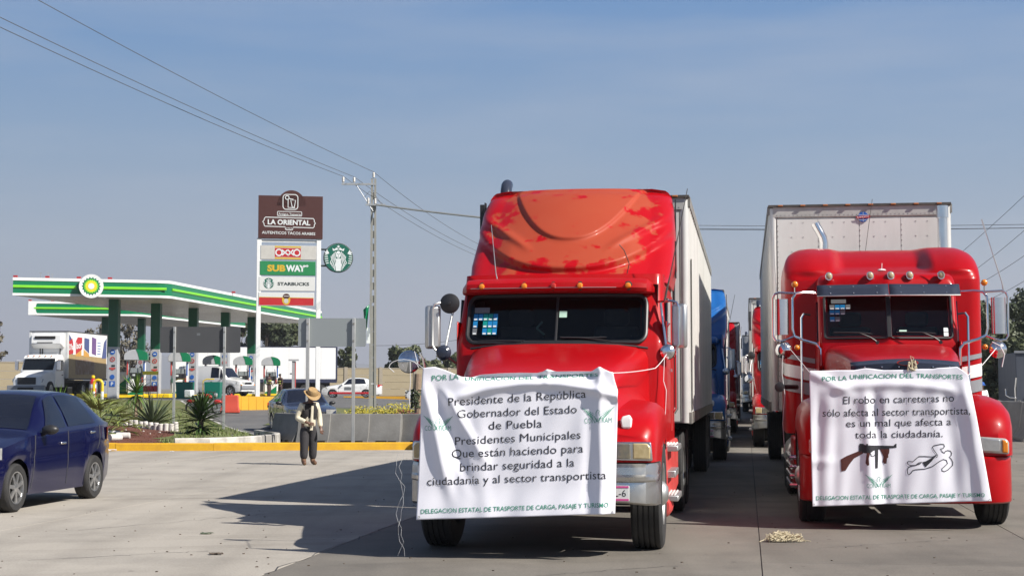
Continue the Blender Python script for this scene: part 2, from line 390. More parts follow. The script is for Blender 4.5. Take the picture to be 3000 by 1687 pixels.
class Print:
    """collects flat shapes in 2d (u right, v DOWN like pixels), cuts them finely and lays them on fn(u,v)->point"""
    def __init__(s): s.v = []; s.f = []
    def text(s, st, p0, p1, cap, bold=0, shear=0):
        vs, fs, w, c = text2d(st, bold=bold); o = len(s.v)
        ux, uy = (p1[0] - p0[0]) / w, (p1[1] - p0[1]) / w
        for x, y in vs:
            h = y / c * cap; s.v.append((p0[0] + ux * x + shear * h, p0[1] + uy * x - h))
        s.f += [[o + i for i in f] for f in fs]; return s
    def poly(s, pts):
        o = len(s.v); s.v += [tuple(p) for p in pts]; s.f.append(list(range(o, o + len(pts)))); return s
    def stroke(s, pts, w, closed=False):
        n = len(pts); P = [Vector(p).to_2d() if len(p) > 2 else Vector(p) for p in pts]; L = []; Rr = []
        ws = w if isinstance(w, (list, tuple)) else [w] * n
        for i in range(n):
            if closed: d = P[(i + 1) % n] - P[i - 1]
            else: d = P[min(i + 1, n - 1)] - P[max(i - 1, 0)]
            if d.length < 1e-9: d = Vector((1, 0))
            d.normalize(); q = Vector((-d.y, d.x)) * ws[i] / 2
            L.append(P[i] + q); Rr.append(P[i] - q)
        for i in range(n if closed else n - 1):
            j = (i + 1) % n; s.poly([L[i], L[j], Rr[j], Rr[i]])
        return s
    def build(s, name, m, fn, parent=None, cell=None, label=None):
        b = bmesh.new(); vv = [b.verts.new((x, y, 0)) for x, y in s.v]
        for f in s.f:
            try: b.faces.new([vv[i] for i in f])
            except ValueError: pass
        big = [f for f in b.faces if len(f.verts) > 4]
        if big: bmesh.ops.triangulate(b, faces=big)
        if cell:
            xs = [v[0] for v in s.v]; ys = [v[1] for v in s.v]
            for ax, lo, hi in ((0, min(xs), max(xs)), (1, min(ys), max(ys))):
                k = lo + cell
                while k < hi:
                    co = [0, 0, 0]; co[ax] = k; no = [0, 0, 0]; no[ax] = 1
                    bmesh.ops.bisect_plane(b, geom=b.verts[:] + b.edges[:] + b.faces[:], plane_co=co, plane_no=no); k += cell
        for v in b.verts: v.co = fn(v.co.x, v.co.y)
        me = bpy.data.meshes.new(name); b.to_mesh(me); b.free(); me.materials.append(MATS[m])
        o = bpy.data.objects.new(name, me); COL.objects.link(o)
        if parent: o.parent = parent
        if label: o['label'] = label
        return o
def front_plane(ox, oz, y, sx=1.0):                  # u,v(down) in metres on a plane facing -y
    return lambda u, v: Vector((ox + u * sx, y, oz - v))
# ================================================================== ground
def terrain(x, d):
    f = sstep(50, 92, d); hx = pl([(-60, 1.0), (-17, 1.0), (0, .45), (60, .45)], x)
    return f * hx
def fine(a, b, n): return [lerp(a, b, k / n) for k in range(n + 1)]
def ground_mat(name, c1, c2, c3, s1, s2, bump=.3, rough=.9, crack=False, rnd=0, joint=0):
    """layered ground: broad tone, mid stains, fine grain"""
    m = bpy.data.materials.new(name); m.use_nodes = True; t = m.node_tree; p = t.nodes['Principled BSDF']; MATS[name] = m
    L, n = t.links.new, t.nodes.new
    g = n('ShaderNodeNewGeometry')
    def noise(scale, det, rg, st=(1, 1, 1)):
        mp = n('ShaderNodeMapping'); mp.inputs['Scale'].default_value = st; L(g.outputs['Position'], mp.inputs[0])
        q = n('ShaderNodeTexNoise'); q.inputs['Scale'].default_value = scale; q.inputs['Detail'].default_value = det; q.inputs['Roughness'].default_value = rg; L(mp.outputs[0], q.inputs['Vector']); return q
    def mp_(src, a, b, lo=0, hi=1):
        r = n('ShaderNodeMapRange'); r.inputs[1].default_value = a; r.inputs[2].default_value = b; r.inputs[3].default_value = lo; r.inputs[4].default_value = hi; L(src, r.inputs[0]); return r.outputs[0]
    m1 = n('ShaderNodeMixRGB'); m1.inputs[1].default_value = (*c1, 1); m1.inputs[2].default_value = (*c2, 1); L(mp_(noise(s1, 5, .55).outputs[0], .35, .65), m1.inputs[0])
    m2 = n('ShaderNodeMixRGB'); L(m1.outputs[0], m2.inputs[1]); m2.inputs[2].default_value = (*c3, 1); L(mp_(noise(s2, 9, .65).outputs[0], .46, .74, 0, .8), m2.inputs[0])
    m3 = n('ShaderNodeMixRGB'); m3.blend_type = 'MULTIPLY'; m3.inputs[0].default_value = 1; L(m2.outputs[0], m3.inputs[1])
    gr = noise(45, 3, .7); cr = n('ShaderNodeCombineXYZ'); v = mp_(gr.outputs[0], .3, .7, .82, 1.14)
    for i in range(3): L(v, cr.inputs[i])
    L(cr.outputs[0], m3.inputs[2]); src = m3.outputs[0]
    if rnd:
        # long tyre streaks running down the lane
        st = noise(1.0, 4, .6, (1.0, .05, 1)); 
        rt = n('ShaderNodeMapping'); rt.inputs['Rotation'].default_value = (0, 0, YAW); rt.inputs['Scale'].default_value = (.9, .035, 1); L(g.outputs['Position'], rt.inputs[0])
        L(rt.outputs[0], st.inputs['Vector'])
        m4 = n('ShaderNodeMixRGB'); m4.blend_type = 'MULTIPLY'; L(mp_(st.outputs[0], .45, .75, 0, .55), m4.inputs[0]); L(src, m4.inputs[1]); m4.inputs[2].default_value = (.55, .54, .53, 1); src = m4.outputs[0]
        # faint arcs left by turning vehicles
        ds = n('ShaderNodeVectorMath'); ds.operation = 'DISTANCE'; L(g.outputs['Position'], ds.inputs[0]); ds.inputs[1].default_value = (-19, 70, 0)
        na = n('ShaderNodeTexNoise'); na.noise_dimensions = '1D'; na.inputs['Scale'].default_value = 1.6; na.inputs['Detail'].default_value = 5; na.inputs['Roughness'].default_value = .7; L(ds.outputs['Value'], na.inputs['W'])
        nb = noise(.25, 3, .5); mm_ = n('ShaderNodeMath'); mm_.operation = 'MULTIPLY'; L(mp_(na.outputs[0], .5, .72, 0, 1), mm_.inputs[0]); L(mp_(nb.outputs[0], .42, .62, 0, .5), mm_.inputs[1])
        m6 = n('ShaderNodeMixRGB'); m6.blend_type = 'MULTIPLY'; L(mm_.outputs[0], m6.inputs[0]); L(src, m6.inputs[1]); m6.inputs[2].default_value = (.62, .61, .60, 1); src = m6.outputs[0]
        oi = n('ShaderNodeObjectInfo'); hs = n('ShaderNodeHueSaturation'); L(mp_(oi.outputs['Random'], 0, 1, 1 - rnd, 1 + rnd), hs.inputs['Value']); L(src, hs.inputs['Color']); src = hs.outputs[0]
        # oil drips: small dark spots
        vo = n('ShaderNodeTexVoronoi'); vo.inputs['Scale'].default_value = 1.7; L(g.outputs['Position'], vo.inputs['Vector'])
        m5 = n('ShaderNodeMixRGB'); m5.blend_type = 'MULTIPLY'; L(mp_(vo.outputs['Distance'], .03, .055, .75, 0), m5.inputs[0]); L(src, m5.inputs[1]); m5.inputs[2].default_value = (.35, .34, .33, 1); src = m5.outputs[0]
    L(src, p.inputs['Base Color']); p.inputs['Roughness'].default_value = rough; p.inputs['Specular IOR Level'].default_value = .3
    b = n('ShaderNodeBump'); b.inputs['Strength'].default_value = bump; b.inputs['Distance'].default_value = .012; L(noise(30, 5, .7).outputs[0], b.inputs['Height']); L(b.outputs[0], p.inputs['Normal'])
ground_mat('slab_concrete', (.410, .374, .325), (.365, .332, .288), (.27, .247, .216), .22, .8, .3, .85, rnd=.04)
ground_mat('slab_worn', (.205, .184, .157), (.165, .149, .128), (.115, .105, .092), .3, .9, .3, .8, rnd=.06)
ground_mat('dust_soil', (.22, .195, .155), (.18, .16, .125), (.13, .14, .085), .05, .4)
ground_mat('asphalt', (.135, .132, .130), (.115, .112, .110), (.19, .182, .172), .12, .6, .3, .85)
ground_mat('red_gravel', (.125, .045, .030), (.165, .065, .043), (.085, .05, .03), .9, 3.5, 1.0)
ground_mat('lawn_soil', (.105, .135, .040), (.14, .15, .055), (.19, .155, .08), .5, 2.0, .8)
ground_mat('mountain', (.16, .17, .18), (.13, .14, .14), (.2, .19, .18), .002, .01)

rows = []
ys = [-60, -20, 0, 10, 20, 30, 40, 46, 50] + fine(52, 92, 20) + [96, 104, 115, 130, 160, 220, 400, 900, 2500, 6000]
xs = [-6000, -2000, -500, -200, -100, -60, -45, -35, -28, -22, -17, -13, -10, -7, -4, -1, 2, 6, 10, 15, 20, 26, 35, 50, 80, 200, 600, 2500, 6000]
for y in ys: rows.append([(x, y, terrain(x, y) - .10) for x in xs])
struct(MB().grid(rows).build('ground', 'dust_soil', smooth=60))
# asphalt of the forecourt and the service road
rows = [[(x, y, terrain(x, y) - .03) for x in xs if -110 <= x <= -1] for y in [38.8, 42, 46, 50] + fine(52, 92, 20) + [96, 104, 115, 130, 160, 200]]
struct(MB().grid(rows).build('service_road', 'asphalt', smooth=60))
# concrete carriageway of separate slabs, joints running down the lane
road = MB(); 
def lw(x, y, z): p = LF.world(x, y); return (p.x, p.y, z)
road.add([lw(-30, -16, -.010), lw(16, -16, -.010), lw(16, 50, -.010), lw(-30, 50, -.010)], [(0, 1, 2, 3)])
road = struct(road.build('concrete_road', 'seam_dark', smooth=0))
jx = [-26, -22, -18, -14, -10, -6, -2.0, 2.05, 4.7, 8.75, 12.8]
for i in range(len(jx) - 1):
    y = -15 + (i * 1.7) % 4
    while y < 50:
        y1 = y + 5.0
        pts = [(jx[i] + .004, y + .004), (jx[i + 1] - .004, y + .004), (jx[i + 1] - .004, y1 - .004), (jx[i] + .004, y1 - .004)]
        c = LF.world((jx[i] + jx[i + 1]) / 2, y + 2.5)
        if not (c.x < -2 and c.y > 36.2) and c.y < 58:
            sl = MB().loft([[lw(px, py, -.06) for px, py in pts], [lw(px, py, -.004) for px, py in pts], [lw(px + (.002 if k in (0, 3) else -.002), py + (.002 if k < 2 else -.002), 0) for k, (px, py) in enumerate(pts)]])
            sl.build('slab', 'slab_worn' if i >= 6 else 'slab_concrete', road, smooth=0)
        y = y1
# hairline cracks and chipped joint edges
rc = random.Random(12)
for x0, y0, x1, y1 in ((-2.0, -2.6, -1.96, 3.4), (-5.2, 1.0, -3.4, 4.2), (-8.5, 6, -6.4, 8.2), (2.6, .2, 3.9, 1.2), (-4.4, -1.9, -3.1, -.9), (-12, 10, -9, 12.5), (.2, -2.4, 1.3, -1.5)):
    cr = Print(); n = 22; pts = [(lerp(x0, x1, k / n) + rc.uniform(-.05, .05), lerp(y0, y1, k / n) + rc.uniform(-.04, .04)) for k in range(n + 1)]
    cr.stroke(pts, [rc.uniform(.003, .014) for _ in pts]); cr.build('crack', 'seam_dark', lambda u, v: Vector(lw(u, v, .0015)), road)
# left apron beyond the last whole slabs, up to the kerb
ap = MB(); ap.add([(-40, 33.0, -.006), (-1.0, 33.0, -.006), (-1.0, 39.6, -.006), (-40, 38.9, -.006)], [(0, 1, 2, 3)]); struct(ap.build('apron', 'slab_concrete', smooth=0))
# lane beyond the slabs
rows = [[(x0 + .149 * (y - 60), y, terrain(x0 + .149 * (y - 60), y) - .004) for x0 in fine(0, 20, 10)] for y in [57, 60] + fine(62, 92, 10) + [96, 104, 115, 130, 160, 220]]
struct(MB().grid(rows).build('far_lane', 'slab_worn', smooth=60))
# hills, and the dusty air in front of them
hm = MB(); rows = []
for r in range(5):
    rows.append([(-2600 + 5200 * k / 60, 4200 + 260 * r, -5 + (0, .5, 1, .8, .3)[r] * 120 * (.35 + .65 * math.exp(-((k - 17) / 9.0) ** 2) + .12 * math.sin(k * .9) + .08 * math.sin(k * 2.3 + 1))) for k in range(61)])
struct(hm.grid(rows).build('hills', 'mountain', smooth=60))
hz = bpy.data.materials.new('haze'); hz.use_nodes = True; hz.node_tree.nodes.clear(); MATS['haze'] = hz
hv = hz.node_tree.nodes.new('ShaderNodeVolumePrincipled'); hv.inputs['Density'].default_value = .00026; hv.inputs['Color'].default_value = (.86, .88, .95, 1); hv.inputs['Anisotropy'].default_value = .2
ho = hz.node_tree.nodes.new('ShaderNodeOutputMaterial'); hz.node_tree.links.new(hv.outputs[0], ho.inputs['Volume'])
hb = MB(); hb.box((0, 2900, 123), (12600, 6300, 256)); stuff(hb.build('haze', hz, None, smooth=0))

# ------------------------------------------------------------------ kerbs and the planted island
def kerb_run(name, pts, h, w, m, z=lambda x, y: 0, seg=1.6, parent_label=None, gap=.008):
    root = bpy.data.objects.new(name, None); COL.objects.link(root); root['kind'] = 'structure'
    for (a, b) in zip(pts, pts[1:]):
        a, b = Vector((*a, 0)), Vector((*b, 0)); n = max(1, round((b - a).length / seg)); d = (b - a).normalized(); q = Vector((-d.y, d.x, 0))
        for k in range(n):
            p0, p1 = a.lerp(b, k / n) + d * gap / 2, a.lerp(b, (k + 1) / n) - d * gap / 2
            j = random.uniform(-.006, .006)
            sec = []
            for p in (p0, p1):
                zz = z(p.x, p.y); hh = h(p.x, p.y) if callable(h) else h
                sec.append([p + q * (0 + j) + Vector((0, 0, zz - .06)), p + q * (.012 + j) + Vector((0, 0, zz + hh - .02 + j)), p + q * (.035 + j) + Vector((0, 0, zz + hh + j)), p + q * (w + j) + Vector((0, 0, zz + hh + j)), p + q * (w + j) + Vector((0, 0, zz - .06))])
            MB().loft(sec).build('kerb_stone', m if isinstance(m, str) else m[int(random.random() * len(m))], root, smooth=30)
    return root
K0, K1, K2 = (-17.0, 38.72), (-7.35, 38.86), (-2.48, 39.45)
kerb_run('yellow_kerb', [K0, K1, K2], .185, .17, 'yellow_paint', seg=2.4)
back = lambda d: -7.3 - .279 * (d - 46)
def isl_z(x, d):
    base = .15 + .0315 * (d - 38.8) if d < 60 else .818 + .009 * (d - 60)
    e = (back(d) if d > 46 else pl([(38.8, -6.6), (41, -6.2), (43.5, -6.3), (46, -7.3)], d)) - x
    return lerp(terrain(x, d) + .14, base, sstep(.1, 4.5, e))
tip = [(-8.35, 39.05), (-7.55, 39.35), (-6.95, 40.2), (-6.55, 41.3), (-6.35, 42.6), (-6.45, 43.9), (-6.9, 45.1), (-7.5, 46.8)]
wk = kerb_run('white_kerb', tip, lambda x, y: .30, .16, ['kerb_white', 'kerb_white', 'kerb_grey'], seg=1.0)
bk = [(-7.5, 46.8), (back(54), 54), (back(62), 62), (back(70), 70), (back(79), 79), (-34, 80)]
kerb_run('island_kerb', bk, .16, .15, ['kerb_grey', 'kerb_white'], z=lambda x, y: terrain(x, y), seg=1.5)
rows = []
for k in range(41):
    v = k / 40; d = 38.95 + (79.5 - 38.95) * v ** 1.25
    xr = (back(d) if d > 46.8 else pl([(38.9, -8.4), (39.2, -7.75), (40.2, -7.05), (41.3, -6.66), (42.6, -6.45), (43.9, -6.55), (45.1, -7.0), (46.8, -7.55)], d)) - .02
    rows.append([(lerp(-36, xr, (j / 40) ** .6), d, isl_z(lerp(-36, xr, (j / 40) ** .6), d) + random.uniform(-.012, .012)) for j in range(41)])
g = MB(); g.grid(rows)
isl = struct(g.build('traffic_island', 'red_gravel', smooth=60, fix=False))
def red_zone(x, d):                                    # where the red gravel lies, the rest is rough lawn
    n = math.sin(x * 1.7 + d * .6) * .5 + math.sin(x * .6 - d * 1.3) * .5
    if d < 41.5 + .5 * n: return x < -8.9 + .35 * n or (x > -7.3 and d > 40.4)
    if d < 46.2 + .6 * n and x < -9.3 + .5 * n: return True
    return (d > 41.0 and d < 42.6 and x > -8.2)
lr = []
for r in range(len(rows) - 1):
    for j in range(40):
        p = [rows[r][j], rows[r][j + 1], rows[r + 1][j + 1], rows[r + 1][j]]
        c = (sum(q[0] for q in p) / 4, sum(q[1] for q in p) / 4)
        if not red_zone(*c): lr.append([(q[0], q[1], q[2] + .012) for q in p])
g = MB()
for p in lr: g.add(p, [(0, 1, 2, 3)])
struct(g.build('lawn', 'lawn_soil', smooth=60))
# ================================================================== trucks (local frame: x right, y back, z up, origin on the ground under the front axle)
def usec(w, yf, yr, bow, r, z, disp=None, nf=22, na=7, dz=None, x0=0):
    """plan outline of a cab at one height: left side, rounded front, right side"""
    pts = [(-w, yr), (-w, lerp(yr, yf + bow + r, .5))]
    yfr = yf + bow * ((w - r) / w) ** 2
    for k in range(na + 1):
        t = math.pi / 2 * k / na; pts.append((-w + r - r * math.cos(t), yfr + r - r * math.sin(t)))
    for k in range(1, nf):
        x = lerp(-w + r, w - r, k / nf); pts.append((x, yf + bow * (x / w) ** 2))
    for k in range(na + 1):
        t = math.pi / 2 * k / na; pts.append((w - r + r * math.sin(t), yfr + r - r * math.cos(t)))
    pts += [(w, lerp(yr, yf + bow + r, .5)), (w, yr)]
    out = []
    for i, (x, y) in enumerate(pts):
        if disp and 2 <= i <= len(pts) - 3: y += disp(x, z)
        out.append((x + x0, y, z))
    return out
def body_sections(fn, zs, extra=None):
    return [fn(z) for z in zs]
def strut_profile(prof, path):                        # sweep a closed (a,b) profile along x: path gives (x, fn(a,b)->(y,z))
    return [[(x, *f(a, b)) for a, b in prof] for x, f in path]

def tyre_prof(R, w, rim):
    h = w / 2; p = [(rim, -h * .80), (rim + .02, -h * .96), (R * .80, -h), (R * .93, -h * .97), (R * .985, -h * .86)]
    for k in range(5):                                # tread ribs and grooves
        a = -h * .80 + k * h * .34; p += [(R, a), (R, a + h * .24)]
        if k < 4: p += [(R - .014, a + h * .25), (R - .014, a + h * .33)]
    return p + [(R * .985, h * .86), (R * .93, h * .97), (R * .80, h), (rim + .02, h * .96), (rim, h * .80)]
def truck_wheel(parent, x, y, R, w, side, dual=False, steel='aluminium'):
    m = MB(); ws = [0] if not dual else [-.17, .17]
    for dx in ws:
        pr = tyre_prof(R, w, R * .56)
        m.lathe([(r, h) for r, h in pr] + [], (x + dx, y, R), 'x', 44, cap=False)
    o = m.build('wheel', 'rubber', parent, smooth=25)
    k = MB(); f = side * w / 2 + (side * .17 if dual else 0)
    dish = -side * (.16 if dual else .075)
    k.lathe([(R * .57, f * .75), (R * .565, f * .95), (R * .5, f * .93), (R * .46, f + dish * .6 - side * .03), (R * .30, f + dish), (R * .26, f + dish + side * .02), (R * .2, f + dish + side * .08), (R * .12, f + dish + side * .11), (.005, f + dish + side * .115)], (x, y, R), 'x', 32, cap=True)
    for q in range(10):
        t = 2 * math.pi * q / 10; k.box((x + f + dish + side * .012, y + R * .38 * math.cos(t), R + R * .38 * math.sin(t)), (.035, .03, .03), rx=t)
    k.build('rim', steel, o)
    return o

def semi_common(t, rear_axles, trailer_y, half):
    m = MB()
    for s in (-1, 1): m.box((s * .42, (trailer_y + 2.2 - .9) / 2 + .2, .78), (.10, trailer_y + 3.2, .26))
    m.box((0, -.4, .72), (.8, .2, .22)); m.box((0, 0, .5), (1.6, .14, .14)); m.box((0, 1.0, .85), (.9, 1.4, .6))
    for y in rear_axles: m.box((0, y, .5), (1.7, .22, .22))
    m.box((0, rear_axles[0] + .65, .98), (.95, .9, .12))
    m.build('chassis', 'dark_frame', t)
    for y in rear_axles:
        for s in (-1, 1): truck_wheel(t, s * .86, y, .50, .26, s, dual=True)

def cab_interior(t, w, z0, z1, y0, yb, zd, ws_):
    """lining, dashboard, two seats and a steering wheel seen through the windshield"""
    g = MB(); g.add([(-w, y0, z0), (w, y0, z0), (w, yb, z0), (-w, yb, z0), (-w, y0 + .25, z1), (w, y0 + .25, z1), (w, yb, z1), (-w, yb, z1)], [(0, 1, 2, 3), (4, 7, 6, 5), (0, 3, 7, 4), (1, 5, 6, 2), (2, 6, 7, 3)])
    g.build('cab_lining', 'cab_liner', t, smooth=0)
    g = MB(); g.loft([[(x, y0 + .06 + .06 * (x / w) ** 2, zd), (x, y0 + .35, zd + .08), (x, y0 + .55, zd + .05), (x, y0 + .58, zd - .25), (x, y0 + .1, zd - .3)] for x in fine(-w * .96, w * .96, 12)]); g.build('dashboard', 'cab_dash', t, smooth=40)
    for s in (-1, 1):
        g = MB(); x = s * w * .52; g.box((x, yb - .55, zd - .05), (.50, .14, .70), rx=-.12); g.box((x, yb - .48, zd + .40), (.28, .10, .18)); g.box((x, yb - .8, zd - .40), (.50, .5, .14)); g.build('seat', 'cab_seat', t, bevel=.04)
    g = MB(); c = Vector((w * .52, y0 + .70, zd + .10)); q = Euler((R_(-50), 0, 0)).to_matrix()
    g.tube([c + q @ Vector((.22 * math.cos(a), 0, .22 * math.sin(a))) for a in [2 * math.pi * k / 24 for k in range(24)]], .016, 6, closed=True); g.tube([c + q @ Vector((-.2, 0, 0)), c, c + q @ Vector((.2, 0, 0))], .018, 6); g.build('steering_wheel', 'cab_dash', t)

def red_truck_a(label):
    """older conventional tractor with a tall roof fairing"""
    t = thing('semi_truck', label, 'truck')
    # ---- cab
    yfz = [(.95, .98), (1.9, 1.04), (1.99, 1.07), (2.53, 1.36), (2.72, 1.46)]
    wz = [(.95, 1.10), (2.0, 1.10), (2.55, 1.07), (2.74, 1.07)]
    bow = .10
    def cab(z): return usec(pl(wz, z), pl(yfz, z), 3.28, bow, .11, z, nf=60)
    m = MB().loft([cab(z) for z in (.95, 1.2, 1.5, 1.8, 1.95, 2.0, 2.04, 2.12, 2.2, 2.3, 2.4, 2.455, 2.5, 2.53, 2.62, 2.74)])
    m.cut(lambda x, y, z: -.955 < x < .875 and 2.02 < z < 2.46 and y < 1.7)
    m.build('cab', 'red_paint', t)
    def ws(x, z, off): return Vector((x, pl(yfz, z) + bow * (x / pl(wz, z)) ** 2 - off, z + off * .4))
    out = dense(rrect(-.985, .905, 1.995, 2.50, .10, 6), .06); cxz = (-.04, 2.25)
    g = MB(); rings = []
    for k in (1, .93, .8, .6, .35, .1):
        rings.append([ws(cxz[0] + (x - cxz[0]) * k, cxz[1] + (z - cxz[1]) * k, .010) for x, z in out])
    g.loft(rings, True, False, True); wso = g.build('windshield', 'clear_glass', t, smooth=60)
    g = MB(); inner = dense(rrect(-.935, .855, 2.045, 2.45, .08, 6), .06)
    n_ = min(len(inner), len(out)); rs = lambda o_, off: [ws(*o_[int(k * len(o_) / 80)], off) for k in range(80)]
    g.loft([rs(out, .006), rs(inner, .006)], True, False, False); g.build('glass_border', 'black_plastic', t, fix=False)
    cab_interior(t, 1.02, 1.20, 2.62, 1.16, 2.55, 1.9, wso)
    for a_, b_ in (((-.30, 2.17), (-.24, 2.24)), ((-.30, 2.17), (-.22, 2.10))):  # pale chevron bars added behind the glass, imitating a reflection in it
        g = MB(); g.tube([(a_[0], 1.62, a_[1]), (b_[0], 1.64, b_[1])], .012, 6); g.build('reflection_chevron', 'sticker_mint', t)
    g = MB(); g.tube([ws(x, z, .012) for x, z in out], .022, 8, closed=True); g.tube([ws(-.03, z, .014) for z in (2.0, 2.15, 2.3, 2.49)], .014, 6)
    g.build('windshield_seal', 'black_plastic', t)
    g = MB(); g.tube([ws(.56, 1.985, .05), ws(.50, 2.0, .05), ws(.22, 2.035, .035)], .008, 6); g.tube([ws(.02, 2.04, .03), ws(.3, 2.035, .03), ws(.5, 2.04, .03)], .010, 6)
    g.build('wiper', 'black_plastic', t)
    g = MB(); g.tube([ws(-.38, 1.985, .05), ws(-.46, 2.0, .04), ws(-.62, 2.01, .03)], .008, 6); g.tube([ws(-.85, 2.005, .03), ws(-.62, 2.01, .03), ws(-.36, 2.005, .03)], .010, 6)
    g.build('wiper', 'black_plastic', t)
    # toll stickers low on the passenger corner of the glass
    cols = ['sticker_blue', 'sticker_blue', 'sticker_green', 'sticker_green', 'sticker_blue', 'sticker_blue', None, 'sticker_green', 'sticker_blue', 'sticker_blue', 'sticker_grey', None, 'sticker_blue', 'sticker_green', 'sticker_blue']
    for i, c in enumerate(cols):
        if not c: continue
        x = -.93 + (i % 5) * .054; z = 2.235 - (i // 5) * .077
        p = MB(); p.grid([[ws(x + a, z + b, .016) for a in (0, .049)] for b in (0, .070)]); st = p.build('sticker', c, wso, fix=False)
        p = MB(); p.grid([[ws(x + a, z + b, .018) for a in (.006, .040)] for b in (.004, .020)]); p.build('sticker_band', 'sticker_white', st, fix=False)
    p = MB(); p.grid([[ws(x, z, .016) for x in (-.925, -.76)] for z in (2.315, 2.375)]); st = p.build('sticker', 'sticker_grey', wso, fix=False)
    p = MB(); p.grid([[ws(x, z, .016) for x in (-.005, .075)] for z in (2.26, 2.325)]); p.build('sticker', 'sticker_mint', wso, fix=False)
    # ---- brow with marker lamps
    prof = [(.20, -.015), (.02, -.02), (-.055, 0), (-.075, .035), (-.06, .085), (.0, .125), (.10, .145), (.25, .15)]
    secs = []
    for k in range(29):
        x = lerp(-1.075, .985, k / 28); e = max(0, abs((x + .045) / 1.03) - .9) / .1
        yb = 1.20 + bow * ((x + .045) / 1.07) ** 2 + .16 * e ** 2
        secs.append([(x, yb + a * (1 - .3 * e), 2.535 + b * (1 - .45 * e * e) + .012 * (1 - ((x + .045) / 1.03) ** 2)) for a, b in prof])
    MB().loft(secs).build('brow', 'red_paint', t)
    for i, x in enumerate((-.83, -.37, -.06, .22, .72)):
        y = 1.125 + bow * (x / 1.07) ** 2; q = MB()
        q.lathe([(.0005, -.055), (.022, -.05), (.031, -.03), (.034, 0), (.03, .03)], (x, y + .02, 2.595), 'y', 14)
        q.build('marker_lamp', 'red_lens' if i == 2 else 'amber_lens', t, label='red marker lamp in the middle of the brow' if i == 2 else None)
        q = MB(); q.lathe([(.03, -.012), (.048, -.006), (.052, .02)], (x, y + .025, 2.593), 'y', 16, cap=False); q.build('lamp_base', 'dark_frame', t)
    g = MB(); pts = [(x, 1.118 + bow * (x / 1.07) ** 2, 2.575) for x in [lerp(-.95, .6, k / 12) for k in range(13)]]; g.tube(pts, .004, 5); g.build('lamp_wire', 'aluminium', t)
    # ---- roof fairing
    fy = [(2.66, 1.46), (2.76, 1.62), (2.95, 1.86), (3.2, 2.14), (3.45, 2.44), (3.65, 2.70), (3.76, 2.88), (3.83, 3.06)]
    fw = [(2.66, 1.10), (2.9, 1.14), (3.3, 1.135), (3.6, 1.115), (3.78, 1.08), (3.83, 1.04)]
    def fd(x, z):
        a = abs(x); d = 0
        zu = 3.16 + .60 * (a / .70) ** 2.3                      # raised shield edge
        if a < .95: d += -.060 * sstep(-.012, .045, z - zu) * sstep(.98, .8, a)
        d += -.012 * math.exp(-((z - zu) / .03) ** 2) * sstep(.9, .75, a)
        zl = 2.83 + .42 * (a / 1.05) ** 2.6                     # lower lip of the dome, undercut below
        d += .13 * sstep(.03, -.08, z - zl) * sstep(2.66, 2.74, z)
        zr = 3.02 + .42 * max(0, a - .35) / .65                 # side crease
        d += -.04 * math.exp(-((z - zr) / .05) ** 2) * sstep(.35, .6, a) * sstep(1.12, 1.0, a)
        d += .07 * sstep(.02, -.12, z - zr - .02) * sstep(.62, .95, a)
        return d
    zs = [2.66 + (3.80 - 2.66) * k / 80 for k in range(81)] + [3.815, 3.83]
    secs = [usec(pl(fw, z), ps(fy, z), 3.32, lerp(.18, .40, sstep(2.66, 3.6, z)), .24, z, fd, nf=110) for z in zs]
    secs.append([(x * .97, lerp(y, 3.25, .14), 3.85) for x, y, z in secs[-1]]); secs.append([(x * .85, lerp(y, 3.25, .5), 3.87) for x, y, z in secs[-1]])
    MB().loft(secs).build('roof_fairing', 'fairing_paint', t, smooth=50)
    g = MB()
    for s in (-1, 1):
        g = MB(); g.box((s * 1.13, 3.24, 3.28), (.012, .10, .9)); g.build('fairing_trim', 'black_plastic', t)
        g = MB(); g.box((s * 1.142, 2.95, 3.0), (.012, .16, .42)); g.build('fairing_trim', 'black_plastic', t)
    for s in (-1, 1):
        g = MB(); g.box((s * 1.10, 3.33, 2.45), (.03, .10, 2.3)); g.build('side_extender', 'black_plastic', t, bevel=.01)
    # sleeper side extender seam strips and doors
    for s in (-1, 1):
        d = MB(); d.box((s * 1.103, 1.72, 1.62), (.014, .95, 1.22)); dr = d.build('door', 'red_paint', t, bevel=.012)
        d = MB(); d.prism([(1.42, 2.02), (2.12, 2.02), (2.12, 2.48), (1.56, 2.48)], s * 1.096, s * 1.116, 'x'); d.build('door_window', 'tinted_glass', dr)
        d = MB(); d.box((s * 1.118, 2.08, 1.72), (.03, .16, .035)); d.build('handle', 'chrome', dr)
        d = MB(); d.tube([(s * 1.14, 2.32, 1.25), (s * 1.17, 2.32, 1.3), (s * 1.17, 2.32, 2.2), (s * 1.14, 2.32, 2.25)], .016, 8); d.build('grab_rail', 'chrome', t)
        d = MB(); d.box((s * 1.105, 2.72, 1.9), (.016, 1.0, .02)); d.box((s * 1.105, 2.55, 1.8), (.016, .02, 1.5)); d.build('sleeper_trim', 'red_dull', t)
    # ---- hood with fenders
    HW = [(-1.02, .60), (-.9, .64), (-.5, .72), (0, .80), (.5, .86), (1.12, .93)]
    HZ = [(-1.02, 1.40), (-.95, 1.52), (-.8, 1.60), (-.4, 1.72), (.2, 1.83), (.7, 1.91), (1.12, 1.975)]
    FZ = [(-1.02, 1.10), (-.9, 1.22), (-.6, 1.33), (-.1, 1.40), (.45, 1.38), (.9, 1.30), (1.12, 1.27)]
    FO = [(-1.02, 1.06), (-.9, 1.12), (-.6, 1.15), (0, 1.16), (.7, 1.14), (1.12, 1.10)]
    def low(y):
        r = .62; 
        if abs(y) < r: return .50 + math.sqrt(r * r - y * y) * .88
        return .86 if y < 0 else .92
